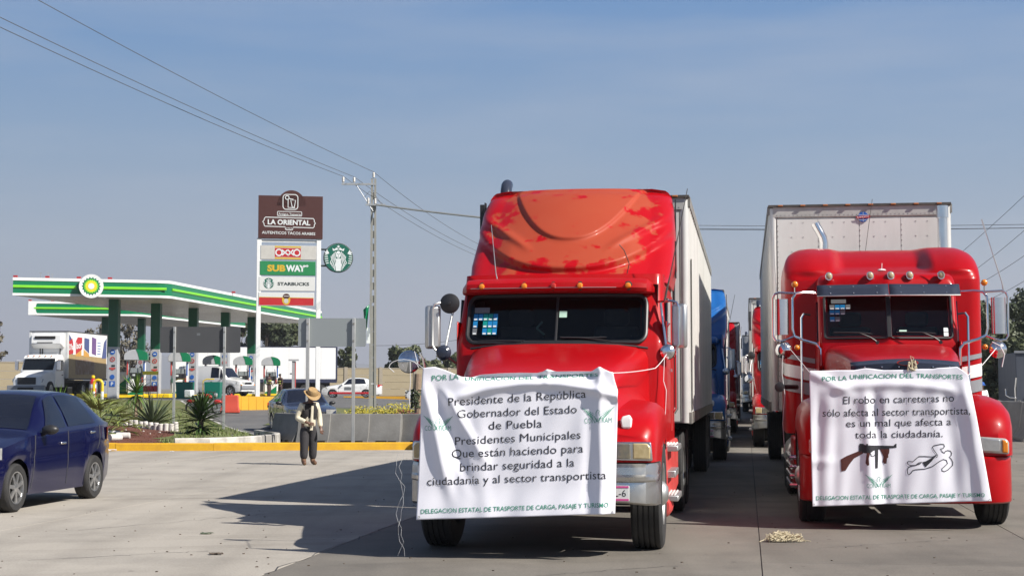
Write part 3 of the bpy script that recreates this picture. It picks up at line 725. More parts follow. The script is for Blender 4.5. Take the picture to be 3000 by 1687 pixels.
    ys = sorted(set([-1.02, -.98, -.94, -.9, -.8, -.7] + [round(-.64 + 1.28 * k / 22, 4) for k in range(23)] + [-.621, .621, .8, .95, 1.12]))
    secs = []
    for y in ys:
        w, z, f, o, b = ps(HW, y), ps(HZ, y), ps(FZ, y), ps(FO, y), low(y)
        b = min(b, f - .09)
        half = [(0, z + .03), (w * .35, z + .026), (w * .68, z + .012), (w * .88, z - .02), (w * .97, z - .07), (w, z - .14), (w + .01, lerp(z, f, .5)), (w + .02, f + .10), (min(w + .08, o - .12), f + .02), (lerp(w, o, .55), f), (o - .09, f - .015), (o - .03, f - .06), (o, f - .14), (o, lerp(f - .14, b, .5)), (o - .005, b)]
        secs.append([(-x, y, zz) for x, zz in half[::-1]] + [(x, y, zz) for x, zz in half[1:]])
    MB().loft(secs, closed=False, cap0=True, cap1=False).build('hood', 'hood_paint', t, smooth=40)
    for s in (-1, 1):                                  # dark wheel wells
        g = MB(); g.box((s * .80, 0, .98), (.5, 1.2, .5)); g.build('wheel_well', 'dark_frame', t)
    g = MB(); g.tube([(x, 1.05 - .05 + .1 * (x / 1.0) ** 2, 1.985 - .06 * abs(x) ** 3) for x in [lerp(-.93, .93, k / 12) for k in range(13)]], .014, 6); g.build('cowl_seal', 'black_plastic', t)
    # ---- nose: grille, lamps
    g = MB(); g.box((0, -1.03, 1.12), (1.02, .05, .52)); gr = g.build('grille', 'chrome', t, bevel=.015)
    for k in range(9):
        g = MB(); g.box((0, -1.062, .90 + k * .055), (.94, .02, .020)); g.build('grille_bar', 'chrome', gr)
    for s in (-1, 1):
        g = MB(); g.prism([(s * .555, .882), (s * .60, 1.0), (s * .70, 1.045), (s * 1.085, 1.045), (s * 1.10, .875)], -1.06, -.9); h = g.build('headlight', 'chrome', t, bevel=.012)
        g = MB(); g.prism([(s * .665, .892), (s * .665, 1.0), (s * .70, 1.030), (s * .905, 1.030), (s * .905, .892)], -1.072, -1.0); g.build('lens', 'headlight_glass', h, bevel=.01)
        g = MB(); g.prism([(s * .92, .888), (s * .92, 1.034), (s * 1.05, 1.034), (s * 1.085, 1.0), (s * 1.08, .888)], -1.068, -.93); g.build('turn_lamp', 'yellowed_lens', h, bevel=.014)
        pass
    # ---- bumper
    prof = [(0, .50), (-.045, .52), (-.05, .62), (-.04, .685), (-.07, .70), (-.075, .735), (-.045, .755), (-.04, .82), (.0, .85), (.05, .85), (.05, .50)]
    path = []
    for k in range(33):
        u = lerp(-1, 1, k / 32); a = abs(u); x = u * 1.15 if a < .82 else math.copysign(.943 + (1 - math.cos((a - .82) / .18 * math.pi / 2) * 0) * 0 + .207 * math.sin((a - .82) / .18 * math.pi / 2), u)
        y = -1.12 + .05 * u * u + (0 if a < .82 else .40 * (1 - math.cos((a - .82) / .18 * math.pi / 2)))
        path.append((x, y))
    MB().loft([[(x, y + p, z - (.03 * sstep(.7, 1, abs(x) / 1.15) if z < .6 else 0)) for p, z in prof] for x, y in path]).build('bumper', 'bumper_metal', t, smooth=30)
    q = MB(); q.box((.72, -1.188, .595), (.36, .010, .135)); pl_ = q.build('licence_plate', 'plate_white', t, bevel=.004)
    q = MB(); q.box((.72, -1.1945, .652), (.35, .003, .018)); q.box((.72, -1.1945, .538), (.35, .003, .018)); q.build('plate_band', 'plate_pink', pl_)
    Print().text('156-AL-6', (0, 0), (.30, 0), .062).build('plate_number', 'print_black', front_plane(.57, .567, -1.1945), pl_)
    # ---- mirrors
    for s in (-1, 1):
        x0 = -.05 + s * 1.08; xm = -.05 + s * 1.30
        a = MB(); a.tube([(x0, 1.35, 2.43), (xm - s * .08, 1.16, 2.43), (xm - s * .02, 1.13, 2.41), (xm, 1.13, 2.36), (xm, 1.13, 1.98), (xm - s * .03, 1.13, 1.93), (xm - s * .09, 1.15, 1.90), (x0, 1.32, 1.79)], .013, 8)
        a.tube([(x0 + s * .02, 1.33, 2.43), (xm - s * .13, 1.16, 1.92)], .013, 8)
        a.build('mirror_bracket', 'chrome' if s > 0 else 'aluminium', t)
        h = MB(); h.box((xm + s * .005, 1.18, 2.17), (.165, .075, .46), rz=-s * .3); mo = h.build('mirror', 'aluminium', t, bevel=.03)
        h = MB(); h.box((xm + s * .005, 1.222, 2.17), (.14, .006, .42), rz=-s * .3); h.build('mirror_glass', 'mirror_glass', mo)
        h = MB(); h.lathe([(.001, -.05), (.05, -.042), (.075, -.02), (.082, .005), (.078, .012)], (xm - s * .12, 1.14, 1.90), 'y', 20); h.build('spot_mirror', 'chrome' if s > 0 else 'smoked_visor', t)
    h = MB(); h.lathe([(.001, -.03), (.06, -.025), (.100, -.008), (.107, .01)], (-1.17, 1.16, 2.42), 'y', 28); h.lathe([(.0, -.06), (.02, -.055), (.02, -.02)], (-1.17, 1.16, 2.42), 'y', 10)
    h.build('spot_mirror', 'black_plastic', t, label='black round mirror back on the passenger side')
    a = MB(); a.tube([(-1.02, -.35, 1.36), (-1.06, -.42, 1.5), (-1.10, -.47, 1.70), (-1.11, -.5, 1.80), (-1.14, -.52, 1.86)], .011, 8); a.build('mirror_stalk', 'chrome', t)
    h = MB(); h.lathe([(.001, -.055), (.06, -.048), (.10, -.022), (.110, .005), (.105, .012)], (-1.245, -.52, 1.775), 'y', 28); h.build('fender_mirror', 'mirror_glass', t)
    h = MB(); h.loft([[(.86 + .055 * sx_, -.93 + dy, 1.135 + h_) for sx_, dy, h_ in sec] for sec in (
        [(-.2, -.02, .0), (.2, -.02, 0), (.2, .02, 0), (-.2, .02, 0)], [(-.8, -.05, .04), (.8, -.05, .04), (.8, .03, .04), (-.8, .03, .04)], [(-1, -.05, .10), (.9, -.05, .11), (.9, .03, .11), (-1, .03, .10)], [(-.7, -.03, .135), (.5, -.03, .15), (.5, .02, .15), (-.7, .02, .135)])])
    h.build('fender_marker', 'white_plastic', t, bevel=.012)
    # ---- stack, antennas
    a = MB(); a.tube([(-.93, 3.55, 1.2), (-.93, 3.55, 3.76)], .075, 14); a.tube([(-.93, 3.55, 3.74), (-.93, 3.55, 3.82), (-.935, 3.59, 3.92), (-.94, 3.68, 3.99), (-.945, 3.76, 4.01)], .07, 14); a.build('exhaust_stack', 'smoked_visor', t)
    a = MB(); a.box((-1.19, 3.40, 3.45), (.05, .12, .55)); a.build('stack_guard', 'black_plastic', t)
    a = MB(); a.tube([(-.70, 1.42, 2.68), (-.715, 1.42, 2.76), (-.77, 1.45, 3.28)], [.008, .005, .003], 6); a.build('antenna', 'aluminium', t)
    a = MB(); a.tube([(.66, 1.7, 2.70), (.70, 1.66, 2.86), (.65, 1.62, 3.0), (.60, 1.60, 3.06)], .005, 6); a.build('antenna_cable', 'rail_black', t)
    a = MB(); a.tube([(1.10, 1.25, 2.43), (1.115, 1.25, 2.52), (1.16, 1.28, 2.72), (1.34, 1.35, 3.62)], [.012, .012, .006, .004], 6); a.build('antenna', 'rail_black', t)
    # ---- side steps and tank fairing
    for s in (-1, 1):
        a = MB(); sk = [(.70, .36), (.70, .95), (3.3, .95), (3.3, .40), (1.2, .26), (.9, .26)]
        a.prism(sk, s * .98, s * 1.14, 'x'); a.build('side_skirt', 'red_dull', t, bevel=.03)
        a = MB(); a.box((s * 1.12, 1.20, .66), (.20, .75, .07)); a.build('step', 'aluminium', t, bevel=.01)
        for k in range(2):
            a = MB(); a.box((s * 1.13, 1.15 + .02 * k, .92 - .50 * k), (.24, .80, .06)); so = a.build('step', 'aluminium', t, bevel=.012)
            b = MB()
            for j in range(6): b.box((s * (1.05 + .032 * j), 1.15, .955 - .50 * k), (.014, .74, .012))
            b.build('step_tread', 'white_plastic', so)
        a = MB(); a.lathe([(.02, .72), (.10, .73), (.13, .80), (.13, 1.0)], (s * 1.06, 0, .34), 'y', 16); a.build('skirt_nose', 'red_dull', t)
    for s in (-1, 1): truck_wheel(t, s * 1.0, 0, .52, .30, s)
    semi_common(t, (4.6, 5.9), 4.0, 1.1)
    return t

# weathered red of the fairing: faded to orange on the upper face, original red left in patches
def weathered(name, red, faded, lo, hi, zlo, zhi, scale, rough=.34, coat=.35, ymax=None):
    m = bpy.data.materials.new(name); m.use_nodes = True; t = m.node_tree; p = t.nodes['Principled BSDF']; MATS[name] = m
    L = t.links.new; n = t.nodes.new
    tcn = n('ShaderNodeTexCoord'); sp = n('ShaderNodeSeparateXYZ'); L(tcn.outputs['Object'], sp.inputs[0])
    n1 = n('ShaderNodeTexNoise'); n1.inputs['Scale'].default_value = scale; n1.inputs['Detail'].default_value = 9; n1.inputs['Roughness'].default_value = .62; L(tcn.outputs['Object'], n1.inputs['Vector'])
    az = n('ShaderNodeMapRange'); az.inputs[1].default_value = zlo; az.inputs[2].default_value = zhi; az.inputs[3].default_value = -.22; az.inputs[4].default_value = .055; L(sp.outputs['Z'], az.inputs[0])
    ab = n('ShaderNodeMath'); ab.operation = 'ABSOLUTE'; L(sp.outputs['X'], ab.inputs[0])
    ax = n('ShaderNodeMapRange'); ax.inputs[1].default_value = .60; ax.inputs[2].default_value = 1.10; ax.inputs[3].default_value = 0; ax.inputs[4].default_value = .30; L(ab.outputs[0], ax.inputs[0])
    a1 = n('ShaderNodeMath'); a1.operation = 'ADD'; L(n1.outputs[0], a1.inputs[0]); L(az.outputs[0], a1.inputs[1])
    a2 = n('ShaderNodeMath'); a2.operation = 'SUBTRACT'; L(a1.outputs[0], a2.inputs[0]); L(ax.outputs[0], a2.inputs[1])
    mr = n('ShaderNodeMapRange'); mr.inputs[1].default_value = lo; mr.inputs[2].default_value = hi; L(a2.outputs[0], mr.inputs[0])
    n2 = n('ShaderNodeTexNoise'); n2.inputs['Scale'].default_value = 2.3; n2.inputs['Detail'].default_value = 5; L(tcn.outputs['Object'], n2.inputs['Vector'])
    fm = n('ShaderNodeMixRGB'); fm.inputs[1].default_value = (*faded, 1); fm.inputs[2].default_value = (faded[0] * 1.02, faded[1] * 1.5, faded[2] * 1.5, 1); L(n2.outputs[0], fm.inputs[0])
    mx = n('ShaderNodeMixRGB'); mx.inputs[1].default_value = (*red, 1); L(mr.outputs[0], mx.inputs[0]); L(fm.outputs[0], mx.inputs[2]); L(mx.outputs[0], p.inputs['Base Color'])
    rr = n('ShaderNodeMapRange'); rr.inputs[3].default_value = rough; rr.inputs[4].default_value = .55; L(mr.outputs[0], rr.inputs[0]); L(rr.outputs[0], p.inputs['Roughness'])
    cc = n('ShaderNodeMapRange'); cc.inputs[3].default_value = coat; cc.inputs[4].default_value = .05; L(mr.outputs[0], cc.inputs[0]); L(cc.outputs[0], p.inputs['Coat Weight'])
    p.inputs['Coat Roughness'].default_value = .12; p.inputs['Specular IOR Level'].default_value = .2
weathered('fairing_paint', (.40, .002, .006), (.37, .045, .020), .415, .475, 2.62, 3.0, 4.6, coat=.12)
weathered('hood_paint', (.40, .0015, .004), (.31, .016, .015), .45, .68, 1.0, 2.6, 2.2, coat=.12)

def red_truck_b(label):
    """newer conventional tractor: flat split windshield, mid-height sleeper with rounded shoulders"""
    t = thing('semi_truck', label, 'truck')
    yfz = [(.95, .98), (2.05, 1.02), (2.12, 1.04), (2.68, 1.24), (2.80, 1.27)]
    def vbow(x): return .16 * abs(x) / .83
    def cabsec(z, w, yf, r=.05, yr=2.0): 
        s = usec(w, yf, yr, 0, r, z, lambda x, zz: vbow(x), nf=50); return s
    secs = [cabsec(z, .84, pl(yfz, z)) for z in (.95, 1.4, 1.8, 2.05, 2.12, 2.165, 2.25, 2.45, 2.60, 2.65, 2.68, 2.78)]
    cm_ = None
    for z, w, y in ((2.86, .835, 1.29), (2.91, .82, 1.33), (2.945, .79, 1.40), (2.965, .72, 1.50), (2.975, .6, 1.62)): secs.append(cabsec(z, w, y, .10))
    MB().loft(secs).cut(lambda x, y, z: .03 < abs(x) < .74 and 2.15 < z < 2.66 and y < 1.6).build('cab', 'red_paint_clean', t, smooth=40)
    cab_interior(t, .80, 1.2, 2.72, 1.18, 2.4, 2.0, None)
    g = MB(); g.box((0, 1.12, 2.41), (.045, .02, .56), rx=-.35); g.build('centre_post', 'black_plastic', t)
    # ---- sleeper
    sw = [(.95, 1.23), (2.4, 1.235), (3.0, 1.235), (3.15, 1.22), (3.26, 1.18), (3.34, 1.10), (3.39, 1.0), (3.41, .88)]
    sy = [(.95, 1.92), (2.9, 1.94), (3.0, 2.02), (3.1, 2.14), (3.2, 2.3), (3.3, 2.52), (3.38, 2.8), (3.41, 3.05)]
    def sd_(x, z):
        a = abs(x - .02); return (.34 * sstep(2.95, 3.12, z) * sstep(.66, .46, a) - .10 * sstep(2.93, 3.05, z) * math.exp(-((a - .92) / .22) ** 2))
    zs = [.95, 1.3, 1.7, 2.1, 2.5, 2.8] + [2.9 + .02 * k for k in range(26)]
    MB().loft([usec(ps(sw, z), ps(sy, z), 4.0, .04, .17, z, sd_, nf=60) for z in zs]).build('sleeper', 'red_paint_clean', t, smooth=50)
    # stripes that wrap the sleeper corner
    for zz, hh, m_ in ((1.87, .06, 'panel_grey'), (1.69, .16, 'white_paint'), (1.50, .15, 'panel_grey')):
        for s in (-1, 1):
            g = MB(); pts = [(s * .86, 1.915), (s * 1.02, 1.925), (s * 1.10, 1.945), (s * 1.17, 1.98), (s * 1.215, 2.03), (s * 1.238, 2.12), (s * 1.24, 2.6), (s * 1.24, 3.9)]
            sl = [0, .06, .09, .12, .14, .16, .2, .25]
            g.grid([[(x, y - .004, zz - hh / 2 + d * .5 + b * hh) for (x, y), d in zip(pts, sl)] for b in (0, 1)]); g.build('stripe', m_, t, fix=False)
    # ---- windshield in two panes
    for s in (-1, 1):
        out = dense(rrect(.014, .765, 2.135, 2.675, .04, 4), .06); q = []
        for k in (1, .7, .3, .02):
            q.append([(s * (.385 + (x - .385) * k), pl(yfz, 2.405 + (z - 2.405) * k) + vbow(.385 + (x - .385) * k) - .008, 2.405 + (z - 2.405) * k) for x, z in out])
        pane = MB().loft(q, True, False, True).build('windshield', 'clear_glass', t, smooth=60)
        MB().tube([(p[0], p[1] - .004, p[2]) for p in q[0]], .014, 6, closed=True).build('windshield_seal', 'black_plastic', pane)
        if s < 0:
            for i, (c, r) in enumerate([(0, 0), (1, 0), (2, 0), (3, 0), (0, 1), (1, 1), (2, 1), (0, 2.3), (1, 2.3)]):
                x = -.70 + c * .064; z = 2.50 - r * .066
                g = MB(); g.grid([[(x + a, pl(yfz, z + b) + vbow(x + a) - .014, z + b) for a in (0, .058)] for b in (0, .058)]); st = g.build('sticker', 'sticker_blue' if (c + int(r)) % 3 else 'sticker_grey', pane, fix=False)
                g = MB(); g.grid([[(x + a, pl(yfz, z + b) + vbow(x + a) - .017, z + b) for a in (.006, .05)] for b in (.004, .017)]); g.build('sticker_band', 'sticker_white', st, fix=False)
            g = MB(); g.grid([[(x, pl(yfz, z) + vbow(x) - .014, z) for x in (-.68, -.50)] for z in (2.575, 2.625)]); g.build('sticker', 'sticker_grey', pane, fix=False)
        else:
            for z in (2.16, 2.215):
                g = MB(); g.grid([[(x, pl(yfz, zz) + vbow(x) - .014, zz) for x in (.66, .715)] for zz in (z, z + .048)]); g.build('sticker', 'sticker_white', pane, fix=False)
            g = MB(); g.grid([[(x, pl(yfz, zz) + vbow(x) - .014, zz) for x in (.12, .21)] for zz in (2.215, 2.235)]); g.build('sticker', 'sticker_mint', pane, fix=False)
        bx = .60 if s > 0 else -.15
        g = MB(); g.tube([(bx, .99, 2.085), (bx - .08, .98, 2.14), (bx - .22, .985, 2.20)], .009, 6); g.tube([(bx - .52, 1.02, 2.205), (bx - .22, .985, 2.20), (bx - .06, .985, 2.185)], .009, 6)
        g.lathe([(.022, -.02), (.022, .02)], (bx, 1.0, 2.08), 'y', 10); g.build('wiper', 'black_plastic', t)
    # ---- smoked sun visor in two leaves
    for s in (-1, 1):
        g = MB(); x0, x1 = s * .004, s * .86
        def vy(x, z): return lerp(1.10, .97, (2.80 - z) / .15) + vbow(abs(x)) * .9
        g.grid([[(lerp(x0, x1, k / 8), vy(lerp(x0, x1, k / 8), z), z) for k in range(9)] for z in (2.80, 2.74, 2.665, 2.655)])
        vo = g.build('sun_visor', 'smoked_visor', t, smooth=30); so = vo.modifiers.new('s', 'SOLIDIFY'); so.thickness = .012
        g = MB()
        for k in range(3):
            for z in (2.775, 2.69): x = lerp(x0, x1, (k + .5) / 3.1); g.ellipsoid((x, vy(x, z) - .007, z), (.009, .006, .009), 8, 4)
        stuff(g.build('rivet', 'chrome', vo))
    g = MB(); g.tube([(-.86, 1.13, 2.656), (0, .965, 2.652), (.86, 1.13, 2.656)], .009, 6); g.build('visor_edge', 'aluminium', t)
    # ---- roof lamps, GPS puck
    for x in (-.70, -.20, .05, .28, .66):
        a = MB(); yy = 1.34 + .06 * abs(x); zz = 2.915
        a.loft([rr for rr in ([(x + .048 * math.cos(q) * k, yy + h, zz + .055 * math.sin(q) * k) for q in [2 * math.pi * i / 16 for i in range(16)]] for k, h in ((1, .05), (1.05, 0), (1, -.03), (.9, -.045)))])
        lo = a.build('roof_lamp', 'chrome', t)
        a = MB(); a.ellipsoid((x, yy - .045, zz + .004), (.038, .02, .042), 14, 6); a.build('lens', 'cream_lens', lo)
    a = MB(); a.ellipsoid((-.04, 1.55, 3.0), (.055, .055, .018), 14, 6); a.tube([(-.04, 1.55, 3.0), (-.035, 1.55, 3.09)], .004, 6); a.build('antenna_puck', 'white_plastic', t)
    # ---- hood
    HW = [(-1.0, .50), (-.95, .56), (-.7, .60), (0, .68), (.6, .74), (1.06, .78)]
    HZ = [(-1.0, 1.76), (-.97, 1.80), (-.9, 1.83), (-.3, 1.93), (.4, 2.0), (1.06, 2.05)]
    ys = [-1.0, -.985, -.96, -.9, -.7, -.4, 0, .4, .8, 1.06]; secs = []
    for y in ys:
        w, z = ps(HW, y), ps(HZ, y)
        half = [(0, z + .015), (w * .5, z + .01), (w * .8, z - .008), (w * .93, z - .035), (w * .985, z - .085), (w, z - .16), (w + .015, 1.45), (w + .02, 1.15)]
        secs.append([(-x, y, q) for x, q in half[::-1]] + [(x, y, q) for x, q in half[1:]])
    MB().loft(secs, closed=False, cap0=True, cap1=False).build('hood', 'red_paint_clean', t, smooth=45)
    g = MB(); g.grid([[(x, -1.055 + .09 * (x / .58) ** 2 + dy, z - .035 * (x / .58) ** 2) for x in [lerp(-.60, .56, k / 12) for k in range(13)]] for dy, z in ((.075, 1.845), (.0, 1.80), (-.005, 1.71), (.0, 1.62))])
    bo = g.build('bug_deflector', 'smoked_visor', t, smooth=50); so = bo.modifiers.new('s', 'SOLIDIFY'); so.thickness = .010
    g = MB()
    for k in range(6): x = lerp(-.45, .45, k / 5); g.ellipsoid((x, -1.064 + .09 * (x / .58) ** 2, 1.755), (.010, .006, .010), 8, 4)
    stuff(g.build('rivet', 'chrome', bo))
    em = Print(); ov = lambda k, n=28: [(.115 * k * math.cos(2 * math.pi * i / n), .034 * (k if k < 1 else 1) * math.sin(2 * math.pi * i / n)) for i in range(n)]
    e1 = MB(); e1.loft([[(x, -1.062, 1.80 + z) for x, z in ov(1)], [(x, -1.082, 1.80 + z) for x, z in ov(1)]]); eo = e1.build('emblem', 'red_lens', t)
    e1 = MB(); e1.loft([[(x * .86, -1.082, 1.80 + z * .72) for x, z in ov(1)], [(x * .86, -1.086, 1.80 + z * .72) for x, z in ov(1)]]); e1.build('emblem_face', 'smoked_visor', eo)
    g = MB(); g.box((0, -.97, 1.22), (.94, .08, .82)); go = g.build('grille', 'chrome', t, bevel=.03)
    for k in range(11):
        g = MB(); g.box((-.38 + .076 * k, -1.015, 1.2), (.02, .02, .70)); g.build('grille_bar', 'chrome', go)
    # ---- fenders
    FZ = [(-.98, 1.02), (-.93, 1.16), (-.8, 1.30), (-.5, 1.41), (-.1, 1.455), (.3, 1.43), (.6, 1.34), (.8, 1.22)]
    FO = [(-.98, 1.02), (-.9, 1.09), (-.6, 1.15), (0, 1.17), (.5, 1.16), (.8, 1.12)]
    for s in (-1, 1):
        secs = []
        ys = [-.98, -.965, -.94, -.9, -.8, -.7] + [-.615 + 1.23 * k / 20 for k in range(21)] + [.8]
        for y in ys:
            f, o = ps(FZ, y), ps(FO, y); b = .50 + .56 * math.sqrt(max(0, 1 - (y / .615) ** 2)) if abs(y) < .615 else (.80 if y < 0 else .6)
            b = min(b, f - .16)
            prof = [(.62, f - .22), (.66, f - .08), (.74, f - .01), (.84, f), (.95, f - .015), (o - .08, f - .07), (o - .02, f - .15), (o, f - .26 if f - .26 > b else lerp(f - .15, b, .5)), (o, b)]
            secs.append([(s * x, y, z) for x, z in prof])
        MB().loft(secs, closed=False, cap0=True, cap1=False).build('fender', 'red_paint_clean', t, smooth=45)
        g = MB(); g.prism([(s * .70, .835), (s * .74, 1.005), (s * 1.02, .985), (s * 1.06, .955), (s * 1.06, .815)], -1.0, -.86); ho = g.build('headlight', 'clear_lens', t, bevel=.02)
        g = MB(); g.prism([(s * .985, .832), (s * .985, .975), (s * 1.045, .95), (s * 1.045, .83)], -1.012, -.88); g.build('turn_lamp', 'amber_lens', ho, bevel=.012)
        g = MB(); g.prism([(s * .72, .845), (s * .755, .99), (s * .97, .975), (s * .97, .84)], -1.006, -.95); g.build('lens', 'lamp_clear', ho, bevel=.012)
        g = MB(); g.box((s * .82, 0, .95), (.45, 1.15, .5)); g.build('wheel_well', 'dark_frame', t)
    prof = [(0.02, .28), (-.04, .30), (-.06, .38), (-.06, .62), (-.045, .70), (-.05, .73), (-.04, .775), (.0, .80), (.06, .80), (.06, .28)]
    path = []
    for k in range(37):
        u = lerp(-1, 1, k / 36); a = abs(u); e = max(0, (a - .76) / .24) * math.pi / 2
        x = math.copysign(.86 * min(a, .76) / .76 + .285 * math.sin(e), u); path.append((x, -1.0 + .07 * u * u + .50 * (1 - math.cos(e))))
    MB().loft([[(x, y + p, z) for p, z in prof] for x, y in path]).build('bumper', 'red_paint_clean', t, smooth=35)
    for s in (-1, 1):
        g = MB(); g.ellipsoid((s * .885, -.985, .50), (.028, .03, .055), 14, 6); g.build('bumper_vent', 'dark_frame', t)
    # ---- mirrors on tall chrome loops
    for s in (-1, 1):
        a = MB(); xi, xo = s * .86, s * 1.40; xm = s * 1.295
        a.tube([(xi, 1.22, 2.70), (s * 1.02, 1.12, 2.705), (s * 1.12, 1.08, 2.69), (s * 1.16, 1.06, 2.63), (s * 1.165, 1.06, 2.25), (s * 1.14, 1.06, 2.165), (s * 1.05, 1.06, 2.12), (s * .88, 1.06, 2.07), (s * .83, 1.05, 2.0), (s * .825, 1.05, 1.80)], .017, 8)
        a.build('mirror_bracket', 'chrome', t)
        a = MB(); a.tube([(s * 1.13, 1.07, 2.69), (s * 1.33, 1.05, 2.70), (xo - s * .02, 1.05, 2.68), (xo, 1.05, 2.63), (xo, 1.05, 2.16), (xo - s * .03, 1.05, 2.11), (s * 1.30, 1.05, 2.10), (s * 1.14, 1.06, 2.16)], .014, 8); a.build('mirror_bracket', 'chrome', t)
        h = MB(); h.loft([[(xm + .088 * math.cos(q), 1.08 - .07 * max(0, math.sin(q)) + .03 * max(0, -math.sin(q)), z) for q in [2 * math.pi * i / 20 for i in range(20)]] for z in (2.18, 2.195, 2.6, 2.62)]); mo = h.build('mirror', 'chrome', t)
        h = MB(); h.box((xm, 1.118, 2.40), (.155, .008, .40)); h.build('mirror_glass', 'mirror_glass', mo)
        h = MB(); h.lathe([(.001, -.07), (.05, -.06), (.09, -.03), (.105, .0), (.10, .01)], (s * 1.27, 1.02, 1.99), 'y', 24); h.build('spot_mirror', 'chrome', t)
        h = MB(); h.ellipsoid((s * 1.13, 1.05, 2.80), (.040, .03, .040), 14, 8); h.build('beacon', 'amber_lens', t)
        h = MB(); h.tube([(s * 1.13, 1.06, 2.70), (s * 1.13, 1.05, 2.78)], .008, 6); h.build('beacon_stem', 'chrome', t)
        h = MB(); h.ellipsoid((s * 1.115, .98, 2.02), (.035, .035, .035), 12, 6); h.build('side_lamp', 'amber_lens', t)
        h = MB(); h.tube([(s * .92, 1.86, 2.46), (s * 1.0, 1.80, 2.47), (s * 1.03, 1.79, 2.42), (s * 1.03, 1.79, 1.2)], .016, 8); h.build('grab_rail', 'chrome', t)
        d = MB(); d.box((s * .845, 1.45, 1.55), (.014, .8, 1.1)); do = d.build('door', 'red_paint_clean', t, bevel=.012)
        d = MB(); d.prism([(1.30, 2.10), (1.88, 2.10), (1.88, 2.60), (1.42, 2.60)], s * .838, s * .856, 'x'); d.build('door_window', 'tinted_glass', do)
        d = MB(); d.box((s * .86, 1.75, 1.75), (.03, .14, .03)); d.build('handle', 'chrome', do)
    # ---- stacks
    a = MB(); a.tube([(-.62, 4.12, 1.2), (-.62, 4.12, 3.5), (-.62, 4.12, 3.58), (-.635, 4.12, 3.66), (-.68, 4.12, 3.75), (-.725, 4.12, 3.83), (-.74, 4.12, 3.87)], .062, 14); a.build('exhaust_stack', 'chrome', t)
    a = MB(); a.tube([(1.02, 4.12, 1.0), (1.02, 4.12, 3.98)], .068, 16); a.tube([(1.02, 4.12, 3.92), (1.02, 4.12, 4.09)], .085, 16); a.build('exhaust_stack', 'chrome', t)
    a = MB(); a.tube([(-.06, 4.05, 3.38), (.0, 4.08, 3.8), (.06, 4.1, 4.2)], .004, 5); a.build('antenna_cable', 'rail_black', t)
    a = MB(); a.tube([(1.355, 1.05, 2.71), (1.34, 1.06, 2.80), (1.22, 1.12, 3.25), (1.13, 1.15, 3.58)], [.012, .008, .008, .010], 6); a.build('antenna', 'aluminium', t)
    a = MB(); a.tube([(-1.36, 1.05, 2.70), (-1.36, 1.06, 2.78), (-1.40, 1.1, 3.7)], [.012, .006, .004], 6); a.build('antenna', 'aluminium', t)
    # ---- steps: ribbed chrome battery box on the passenger side
    for s in (-1, 1):
        a = MB(); a.box((s * 1.02, 1.55, .62), (.30, 1.5, .62)); so = a.build('step_box', 'red_paint_clean', t, bevel=.03)
        for k in range(4):
            a = MB(); a.tube([(s * 1.10, .80, .36 + .11 * k), (s * 1.20, .82, .36 + .11 * k), (s * 1.21, 2.2, .36 + .11 * k)], .032, 10); a.build('step_bar', 'chrome', so)
        a = MB(); a.tube([(s * .98, 2.6, .64), (s * .98, 3.9, .64)], .25, 20); a.build('fuel_tank', 'aluminium', t, bevel=.03)
        if s < 0:
            a = MB(); a.lathe([(.02, .90), (.058, .91), (.062, .96)], (s * 1.33, 0, 1.54), 'y', 18); a.tube([(s * 1.33, .95, 1.54), (s * 1.30, 1.4, 1.54), (s * 1.1, 1.6, 1.54)], .03, 10); a.build('air_intake', 'black_plastic', t)
        truck_wheel(t, s * 1.0, 0, .52, .30, s, steel='aluminium')
    semi_common(t, (4.9, 6.2), 4.3, 1.1)
    return t

